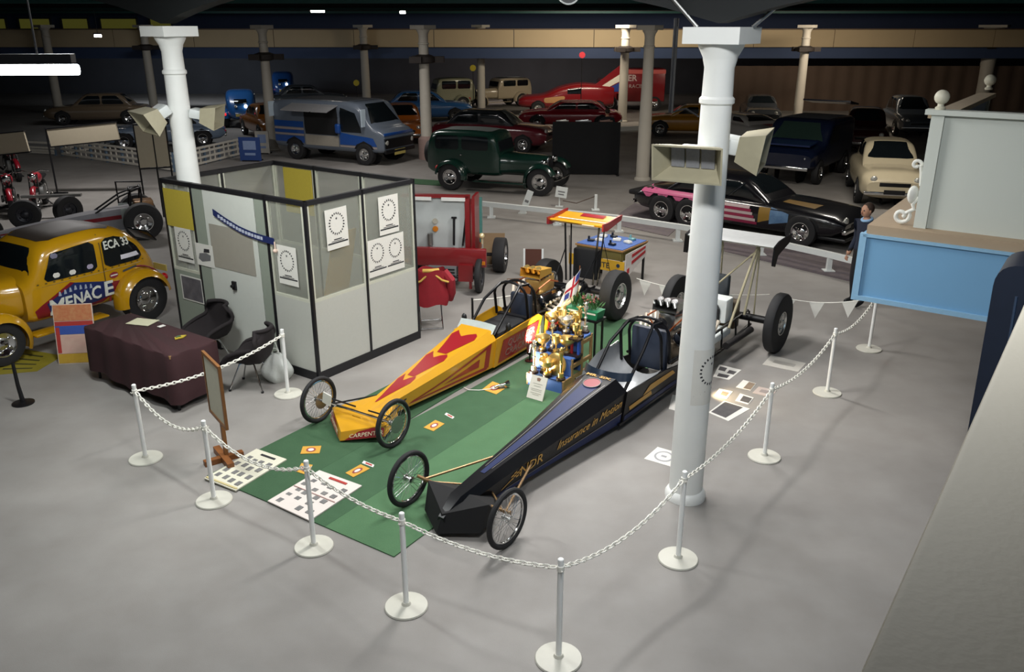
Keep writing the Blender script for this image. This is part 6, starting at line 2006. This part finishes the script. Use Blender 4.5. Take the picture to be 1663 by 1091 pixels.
# ---------------------------------------------------------------- cars further away
def far(px, py, rz, label, **kw):
    p = G(px, py)
    return saloon(label, (p.x, p.y, 0), rz, **kw)


far(1400, 240, R(-110), 'dark maroon saloon with a red lit lamp behind the cream car', col='#3a1118', roof='#2a0d14', lit=True, Ht=1.5, Hb=.95)
far(1470, 215, R(-100), 'grey windowed estate car behind the maroon saloon at the right', col='#4d545c', Ht=1.55, Hb=.92)
far(1120, 219, R(172), 'mustard yellow saloon half hidden by the tall white column', col='#a8741c', Ht=1.3)
wp = far(1215, 236, R(-70), 'white racing car with a red and blue stripe right of the tall column', col='#b5b2ae', Ht=1.2, Hb=.9)
wt2, wbd = wp
part(wbd.patch(MB(), [(.2, -.1), (1.6, -.1), (1.6, .55), (.2, .5)], 0, .008), 'red_stripe', M('stripe_red', '#8d2030', .4), wt2)
far(1232, 200, R(-100), 'dark low car with pale roof bars behind the white racing car', col='#33363a', Ht=1.3)
far(690, 196, R(8), 'sky blue saloon in front of the far gallery', col='#2f5f95', Ht=1.45, Hb=.95, L=4.6)
far(800, 242, R(-18), 'dark red saloon with white side stripes behind the green saloon', col='#5d1722', roof='#25282c', Ht=1.48, Hb=1.0, L=4.6)
rt3, rbd = far(925, 208, R(176), 'glossy red low coupe in front of the red racing car', col='#8f1526', Ht=1.25, Hb=.85, L=4.6)
far(655, 226, R(-80), 'orange saloon beside the blue striped van', col='#b5611c', Ht=1.42, Hb=.9)
far(270, 237, R(198), 'silver blue coupe inside the white fence', col='#7d8fa6', Ht=1.28, Hb=.82, L=4.5)
far(165, 200, R(190), 'brown saloon in the dark behind the white fence', col='#6a5a48', Ht=1.4, L=4.6)
far(500, 178, R(20), 'dim grey saloon in the dark behind the blue rods', col='#4b5157', Ht=1.35)
far(440, 222, R(-60), 'orange brown saloon behind the blue striped van nose to the column', col='#8a5218', Ht=1.35)
p = G(395, 206)
b1 = vintage('bright blue hot rod seen from behind with red lit tail lamps', (p.x, p.y, 0), R(106), '#24558f', Ht=1.66, rounded=True, lit=True)
p = G(462, 162)
b2 = vintage('dark blue hot rod further back with red lit tail lamps', (p.x, p.y, 0), R(104), '#20457c', Ht=1.7, rounded=True, lit=True)
for bt1 in (b1[0], b2[0]):
    for sy in (-1, 1):
        part(MB().sphere((-.72, sy * .22, .98), .07, 10), 'reversing_lamp', lamp_glow if sy < 0 else lamp_clear, bt1)
p = G(745, 177)
vintage('pale olive vintage saloon at the back left of the far column', (p.x, p.y, 0), R(-160), '#8a8a72', Ht=1.7)
p = G(836, 171)
vintage('cream vintage saloon at the back right of the far column', (p.x, p.y, 0), R(-150), '#b3a58c', Ht=1.6)

# red racing funny car with a tall tail and striped fin
p = G(925, 190)
rf = thing('racing_car', 'red racing car body with a tall tail fin striped white and blue', 'car', (p.x, p.y + 1.5, 0), R(180))
rb = Body([(-2.3, .5, 1.5, .85, 5), (-1.6, .4, 1.55, .95, 5), (-.6, .35, 1.62, .95, 4), (.4, .35, 1.45, .95, 4), (1.4, .35, 1.05, .93, 4), (2.4, .4, .95, .85, 4), (2.6, .5, .8, .75, 4)])
crimson = paint('crimson', '#7e1219', .3)
rbo = part(rb.skin(MB(), 26), 'body', crimson, rf)
part(MB().prism([(-1.0, 1.3), (-2.9, 2.75), (-3.0, 2.75), (-2.9, 1.1), (-1.2, 1.1)], lambda u, v, t: Vector((u, .7 + t, v)), 0, .06), 'tail_fin', crimson, rf)
part(MB().prism([(-1.3, 1.25), (-2.88, 2.25), (-2.86, 1.85), (-1.6, 1.2)], lambda u, v, t: Vector((u, .765 + t, v)), 0, .01), 'fin_stripe', M('stripe_white', '#e2dccb', .5), rf)
part(MB().prism([(-1.7, 1.2), (-2.86, 1.8), (-2.86, 1.2)], lambda u, v, t: Vector((u, .765 + t, v)), 0, .01), 'fin_stripe', M('fin_blue', '#2a4690', .4), rf)
part(rb.patch(MB(), rpoly([(.2, 1.0), (1.3, .9), (1.3, .65), (.3, .65)], .1), 1, .008), 'side_lettering', M('letter_gold', '#b98a5a', .5), rbo)
part(rb.patch(MB(), [(-.6, 1.1), (.1, 1.1), (.1, 1.35), (-.6, 1.4)], 1, .008), 'side_window', glass_dark, rbo)
for sy in (-1, 1):
    for x in (-1.5, 1.6):
        part(rb.patch(MB(), circ(x, .36, .42, 18), sy, .006), 'wheel_arch', arch_black, rbo)
        wheel(rf, x, sy * .86, .36, .28, rim=.55)
# red box truck
p = G(1052, 190)
bt = thing('truck', 'red box truck with white lettering on its side behind the slim column', 'truck', (p.x + .3, p.y + 4.2, 0), R(0))
part(MB().box((-.2, 0, 1.35), (2.5, 2.0, 1.7), bev=.05), 'box_body', crimson, bt)
part(MB().box((-.2, -1.0, 2.05), (2.5, .03, .2)), 'top_band', M('band_pink', '#c25a55', .5), bt)
part(text_mb('ER', .32, lambda u, v, t: Vector((u - .75, -1.02 - t, 1.72 + v)), .004, bold=.01), 'lettering', M('letter_pale', '#c9b1ad', .5), bt)
part(text_mb('RACING', .2, lambda u, v, t: Vector((u - .4, -1.02 - t, 1.3 + v)), .004), 'lettering', M('letter_pale', '#c9b1ad', .5), bt)
part(MB().box((-2.0, 0, 1.05), (1.0, 1.8, 1.2), bev=.15), 'cab', crimson, bt)
part(MB().box((-2.05, -.91, 1.35), (.7, .02, .42)), 'cab_window', glass_dark, bt)
for x in (-1.9, .5):
    for sy in (-1, 1):
        wheel(bt, x, sy * .9, .40, .22, rim=.55)

# ---------------------------------------------------------------- rail dragster behind the yellow saloon
p = G(245, 384)
rda = R(-152)
rd = thing('dragster', 'small white and red rail dragster with number panel behind the yellow saloon', 'dragster', (p.x - .3, p.y + .3, 0), rda)   # forward +x
pb = Poly([(.2, .26, .18, .30, .55, .2, .66), (1.2, .24, .18, .28, .5, .2, .56), (2.4, .14, .2, .16, .36, .1, .4), (3.1, .06, .22, .07, .28, .05, .3)])
part(pb.skin(MB()), 'body', M('dragster_white', '#8f8f95', .35), rd, angle=25)
for sy in (-1, 1):
    part(fill(MB(), [(.3, .7), (2.9, .6), (2.9, .85), (.3, .95)], lambda u, v, o, s_=sy: pb.sd(u, v, o, s_)), 'red_stripe', M('band_red', '#7c1420', .4), rd)
    wheel(rd, 0, sy * .62, .40, .30, rim=.5)
    wheel(rd, 3.0, sy * .55, .28, .09, rim=.65)
    part(MB().box((.15, sy * .34, .5), (.5, .02, .32)), 'number_panel', M('panel_pale', '#9ba3a0', .5), rd)
part(MB().cyl((0, -.6, .4), (0, .6, .4), .04, n=10).cyl((3.0, -.55, .28), (3.0, .55, .28), .015, n=8), 'axle', black_metal, rd)
roll_cage(rd, .9, .15, .6, 1.1, .24, black_metal)
part(MB().box((-.1, 0, .62), (.4, .4, .3), bev=.03), 'engine', M('engine_brown', '#7a5a3a', .4, .5), rd)
# black framed sign panel on tall legs
p = G(238, 366)
bs = thing('notice_stand', 'tall black tube frame carrying a beige panel beside the rail dragster', 'sign', (p.x, p.y + .9, 0), R(25))
for x in (-.32, .06, .38):
    part(MB().cyl((x, 0, 0), (x, 0, 2.25), .02, n=8), 'frame_leg', black_metal, bs)
for z in (1.2, 2.24):
    part(MB().cyl((-.32, 0, z), (.38, 0, z), .02, n=8), 'frame_bar', black_metal, bs)
for x, w_ in ((-.13, .36), (.22, .28)):
    part(MB().box((x, -.01, 1.72), (w_, .03, .98)), 'panel', M('panel_beige', '#a79d88', .7, var=.05), bs)
part(MB().cyl((-.9, 0, 0), (-.9, 0, .95), .018, n=8).cyl((-.9, 0, .94), (-.3, 0, .90), .018, n=8).cyl((-.9, 0, .45), (-.3, 0, .42), .014, n=8), 'side_bracket', black_metal, bs)
# two pole-mounted beige sign boards
for (x0, x1, y0_, y1_), lab, Yd in (((72, 185, 190, 214), 'long beige sign board on a thin pole above the motorcycles', 23.5), ((-40, 35, 203, 232), 'beige sign board cut by the left edge of the picture', 21.5)):
    z0 = CAM_H - ((y0_ + y1_) / 2 + 12 - 40) / FPX * Yd * .96
    xa, xb = (x0 - 831.5) / FPX * (Yd * .94 + .7), (x1 - 831.5) / FPX * (Yd * .94 + .7)
    t = thing('sign_board', lab, 'sign', ((xa + xb) / 2, Yd, 0), R(2))
    hh = (y1_ - y0_ + 2) / FPX * Yd
    T = Matrix.Translation((0, 0, z0 + .05)) @ Matrix.Rotation(R(-5.5), 4, 'Y')
    part(MB().box((0, 0, 0), (xb - xa, .06, hh), T), 'panel', M('panel_beige', '#a79d88', .7), t)
    part(MB().box((0, 0, hh / 2 + .015), (xb - xa + .04, .1, .03), T).box((0, 0, -hh / 2 - .015), (xb - xa + .04, .1, .03), T), 'frame', black_metal, t)
    part(MB().cyl((-(xb - xa) / 2 - .06, .02, 0), (-(xb - xa) / 2 - .06, .02, z0 + hh / 2), .025, n=8).box((-(xb - xa) / 2 - .06, .02, .02), (.4, .4, .04)).cyl((-(xb - xa) / 2 - .06, .02, z0), (-(xb - xa) / 2 + .1, .02, z0), .02, n=8), 'pole', black_metal, t)


# ---------------------------------------------------------------- motorcycles at the left
def motorcycle(label, loc, rz, tank):
    t = thing('motorcycle', label, 'motorcycle', loc, rz, 'motorcycles parked at the left')
    for x in (0, 1.4):
        wheel(t, x, 0, .32, .12, rim=.7, rimmat=chrome)
    part(MB().box((.62, 0, .42), (.42, .28, .34), bev=.05), 'engine', steel, t)
    part(MB().sphere((.85, 0, .82), .2, 14, (1.6, .75, .75)), 'fuel_tank', tank, t)
    part(MB().box((.3, 0, .76), (.62, .26, .1), bev=.04), 'seat', black_plastic, t)
    part(MB().tube([(0, 0, .32), (.3, .08, .5), (.75, .06, .68), (1.15, 0, .86)], .025, 8).tube([(.3, 0, .5), (.5, 0, .25), (.95, 0, .3), (1.15, 0, .8)], .022, 8), 'frame', black_metal, t)
    for sy in (-1, 1):
        part(MB().cyl((1.4, sy * .09, .32), (1.16, sy * .09, .95), .022, n=8), 'fork', chrome, t)
        part(MB().tube([(.7, sy * .12, .36), (.5, sy * .18, .24), (-.1, sy * .18, .26)], .035, 8), 'exhaust', chrome, t)
    part(MB().tube([(1.05, -.36, 1.0), (1.14, -.2, 1.04), (1.16, 0, .98), (1.14, .2, 1.04), (1.05, .36, 1.0)], .014, 8), 'handlebar', chrome, t)
    part(MB().sphere((1.28, 0, .9), .09, 12), 'headlamp', chrome, t)
    part(fender(1.4, .32, .37, R(20), R(150), 0, .13, .03), 'mudguard', tank, t, angle=60)
    part(MB().box((.6, .15, .03), (.03, .3, .03)).cyl((.6, .05, .3), (.6, .28, .03), .015, n=6), 'side_stand', black_metal, t)
    return t


mr = paint('bike_red', '#8e1626', .3)
for px, py, a, lab in ((20, 335, -60, 'red tanked motorcycle nearest the left edge'), (75, 330, -70, 'red tanked motorcycle next to the white fence'), (15, 285, -50, 'dim red motorcycle behind the others at the left edge')):
    p = G(px, py)
    motorcycle(lab, (p.x, p.y, 0), R(a), mr)
# low bench beam with trestles near the rail dragster
p = G(90, 352)
bt_ = thing('bench', 'narrow grey bench beam on trestle legs behind the yellow saloon', 'bench', (p.x, p.y, 0), R(12))
part(MB().box((0, 0, .52), (1.35, .14, .06)), 'beam', steel, bt_)
for x in (-.5, .5):
    for s_ in (-1, 1):
        part(MB().cyl((x, 0, .5), (x + .04, s_ * .2, 0), .02, n=8), 'leg', M('bench_red', '#5c2a2a', .6), bt_)
p = G(45, 372)
for k, (dx, dy, lab) in enumerate(((0, 0, 'loose dark tyre lying upright left of the bench'), (.75, .5, 'loose dark tyre standing under the bench'))):
    t = thing('loose_wheel', lab, 'wheel', (p.x + dx, p.y + dy, 0), R(20 + 40 * k))
    wheel(t, 0, 0, .34, .2, rim=.55, rimmat=M('spoke_dark', '#33343a', .4, .5))


# ---------------------------------------------------------------- white picket enclosure
def fence_run(a, b, label, h=.62, n=7):
    d_ = b - a
    t = thing('fence', label, 'fence', a, math.atan2(d_.y, d_.x), 'white fence panels round the silver blue coupe')
    L = d_.length
    bl = M('fence_post_blue', '#5f7488', .6)
    fw_ = M('fence_white', '#d2cdc1', .6)
    for i in range(n + 1):
        part(MB().box((L * i / n, 0, h / 2), (.07, .07, h)), 'fence_post', bl, t)
    for z in (.08, .26, .44, h - .04):
        part(MB().box((L / 2, -.02, z), (L, .04, .07)), 'fence_rail', fw_, t)
    for i in range(n):
        for k in (1, 2):
            part(MB().box((L * (i + k / 3) / n, -.02, h / 2), (.05, .035, h - .08)), 'fence_slat', fw_, t)
    return t


f0, f1, f2 = G(102, 253), G(284, 279), G(400, 250)
fence_run(f0, f1, 'white fence side running behind the beige sign frame')
fence_run(f1, f2, 'white fence side running right behind the cubicle column', n=5)
fence_run(f0, f0 + (f2 - f1) * .9, 'white fence side at the far left of the enclosure', n=4)
fence_run(f0 + Vector((-7, 2.2, 0)), f0 + Vector((-.3, .1, 0)), 'low white kerb rail left of the fence', h=.2, n=2)
# blue and white board stands
for px, py, w_, mt, lab in ((408, 262, .75, M('stand_navy', '#23407c', .5), 'blue board standing left of the blue striped van'), (428, 250, .5, M('stand_white', '#b9b5ac', .5), 'white slatted board standing by the column left of the van')):
    p = G(px, py)
    t = thing('board_stand', lab, 'board', (p.x, p.y, 0), R(-5))
    part(MB().box((0, 0, .42), (w_, .04, .8)), 'panel', mt, t)
    part(MB().box((0, -.025, .55), (w_ * .6, .01, .3)).box((0, -.025, .25), (w_ * .5, .01, .08)), 'print', M('print_pale', '#7f92b8', .6), t)
    part(MB().box((0, .15, .02), (w_ * .8, .4, .04)), 'foot', black_metal, t)
# strips of matting by the green saloon
p = G(690, 296)
solo(MB().box((0, 0, .006), (1.6, .8, .012)), 'grass_carpet', grass('grass_dark', '#2f5a33', '#3a6a3b'), 'small green grass mat behind the dark green saloon', 'carpet', (p.x, p.y, 0), R(-20))
for px, py, lab in ((700, 100, ''),):
    pass


# ================================================================ people
def person(label, loc, rz, top, legs, hair='#2a1d16', pose=None, H_=1.76):
    t = thing('person', label, 'person', loc, rz)
    s = H_ / 1.76
    J = {'pelvis': (0, 0, .95), 'spine': (0, 0, 1.15), 'chest': (.02, 0, 1.36), 'neck': (.02, 0, 1.50), 'head0': (.035, 0, 1.58)}
    E_ = [('pelvis', 'spine'), ('spine', 'chest'), ('chest', 'neck'), ('neck', 'head0')]
    rad = {'pelvis': (.15, .12), 'spine': (.15, .11), 'chest': (.17, .12), 'neck': (.06, .06), 'head0': (.055, .055)}
    for sd_, sy in (('l', 1), ('r', -1)):
        J.update({'hip' + sd_: (0, sy * .10, .90), 'knee' + sd_: (.03, sy * .11, .50), 'ank' + sd_: (-.02, sy * .11, .09), 'toe' + sd_: (.15, sy * .13, .04),
                  'sh' + sd_: (.0, sy * .19, 1.42), 'el' + sd_: (-.05, sy * .25, 1.14), 'wr' + sd_: (.10, sy * .22, .92), 'ha' + sd_: (.14, sy * .20, .86)})
        E_ += [('pelvis', 'hip' + sd_), ('hip' + sd_, 'knee' + sd_), ('knee' + sd_, 'ank' + sd_), ('ank' + sd_, 'toe' + sd_), ('chest', 'sh' + sd_), ('sh' + sd_, 'el' + sd_), ('el' + sd_, 'wr' + sd_), ('wr' + sd_, 'ha' + sd_)]
        rad.update({'hip' + sd_: (.10, .10), 'knee' + sd_: (.07, .07), 'ank' + sd_: (.05, .05), 'toe' + sd_: (.045, .04), 'sh' + sd_: (.075, .075), 'el' + sd_: (.055, .055), 'wr' + sd_: (.04, .04), 'ha' + sd_: (.045, .03)})
    keys = list(J)
    me = bpy.data.meshes.new('body')
    me.from_pydata([tuple(c * s for c in J[k]) for k in keys], [(keys.index(a), keys.index(b)) for a, b in E_], [])
    o = bpy.data.objects.new('body', me)
    COL.objects.link(o)
    o.modifiers.new('skin', 'SKIN')
    for i, k in enumerate(keys):
        me.skin_vertices[0].data[i].radius = tuple(r_ * s for r_ in rad[k])
        me.skin_vertices[0].data[i].use_root = (k == 'pelvis')
    sub = o.modifiers.new('sub', 'SUBSURF')
    sub.levels = sub.render_levels = 2
    dg = bpy.context.evaluated_depsgraph_get()
    me2 = bpy.data.meshes.new_from_object(o.evaluated_get(dg))
    bpy.data.objects.remove(o)
    skin_m = M('skin', '#b78a70', .6)
    for m_ in (top, legs, skin_m, black_plastic):
        me2.materials.append(m_)
    for p_ in me2.polygons:
        c = p_.center / s
        if c.z > 1.51 or (c.z < .93 and abs(c.y) > .16 and c.z > .78):
            p_.material_index = 2
        elif c.z < .10:
            p_.material_index = 3
        elif c.z < .98:
            p_.material_index = 1
    me2.shade_smooth()
    part(me2, 'body', None, t)
    hd_ = MB().sphere((.05 * s, 0, 1.655 * s), .105 * s, 18, (.92, .76, 1.12))
    hd_.sphere((.145 * s, 0, 1.645 * s), .02 * s, 8, (1, .8, 1.3))
    for sy in (-1, 1):
        hd_.sphere((.045 * s, sy * .082 * s, 1.65 * s), .024 * s, 8, (.7, .4, 1.2))
    h_ = part(hd_, 'head', skin_m, t)
    part(MB().sphere((.02 * s, 0, 1.69 * s), .108 * s, 16, (.95, .82, .95)), 'hair', M('hair_' + hair.strip('#'), hair, .8), h_)
    ey = MB()
    for sy in (-1, 1):
        ey.sphere((.138 * s, sy * .032 * s, 1.668 * s), .011 * s, 8)
    part(ey, 'eyes', ink, h_)
    part(MB().box((.143 * s, 0, 1.61 * s), (.01, .045 * s, .008)), 'mouth', M('lips', '#8c5a50', .6), h_)
    for sd_, sy in (('l', 1), ('r', -1)):
        hp = Vector(J['ha' + sd_]) * s
        for k in range(4):
            b = hp + Vector((.01, sy * (-.03 + k * .018), -.02))
            part(MB().tube([b, b + Vector((.015, 0, -.04)), b + Vector((.005, 0, -.075 + .006 * abs(k - 1)))], [.010, .009, .007], 6), 'finger', skin_m, h_)
        b = hp + Vector((.03, -sy * .02, .01))
        part(MB().tube([b, b + Vector((.03, -sy * .015, -.02)), b + Vector((.035, -sy * .015, -.05))], [.011, .010, .008], 6), 'thumb', skin_m, h_)
    return t


p = G(984, 262)
person('person in dark clothes standing behind the matt black screen', (p.x, p.y, 0), R(100), M('coat_dark', '#15181f', .9), M('trousers_dark', '#14151a', .9))
p = Vector((5.55, 13.3, 0))
pb_ = person('person in a dark jacket with pale blue collar beside the light blue platform', (p.x + .25, p.y + .3, 0), R(200), M('jacket_navy', '#1b2233', .9), M('trousers_black', '#16161b', .9), hair='#3a2a20', H_=1.72)
part(MB().tube([(.02 + .075 * math.cos(k * math.pi / 8), .08 * math.sin(k * math.pi / 8), 1.475 - .02 * math.cos(k * math.pi / 8)) for k in range(16)], .022, 8, closed=True), 'collar', M('collar_blue', '#8fb4d6', .7), pb_)

for px, py, Yd, mt, lab in ((577, 129, 45, M('disc_yellow', '#c9b632', .5), 'small round yellow disc sign beside a far column'), (768, 106, 44, M('disc_yellow', '#c9b632', .5), 'small round yellow disc sign left of the far column by the vintage saloons'), (945, 86, 44, M('disc_red', '#b01a2a', .5), 'small round red disc sign above the red racing car')):
    z = CAM_H - (py - 40) / FPX * Yd * .96
    t = thing('disc_sign', lab, 'sign', ((px - 831.5) / FPX * (Yd * .94 + .6), Yd, 0))
    part(MB().lathe([(0, 0), (.15, 0), (.15, .03), (0, .03)], 18, Matrix.Translation((0, 0, z)) @ AX_Y, caps=False), 'disc', mt, t)
    part(MB().cyl((0, .03, 0), (0, .03, z + .1), .02, n=6).box((0, .03, .02), (.4, .4, .04)), 'pole', black_metal, t)
a, b = G(985, 214), G(1175, 203)
d_ = b - a
solo(MB().box((d_.length / 2, 0, .09), (d_.length, .12, .18)), 'kerb', white_paint, 'low white kerb beyond the slim column', 'kerb', a, math.atan2(d_.y, d_.x))
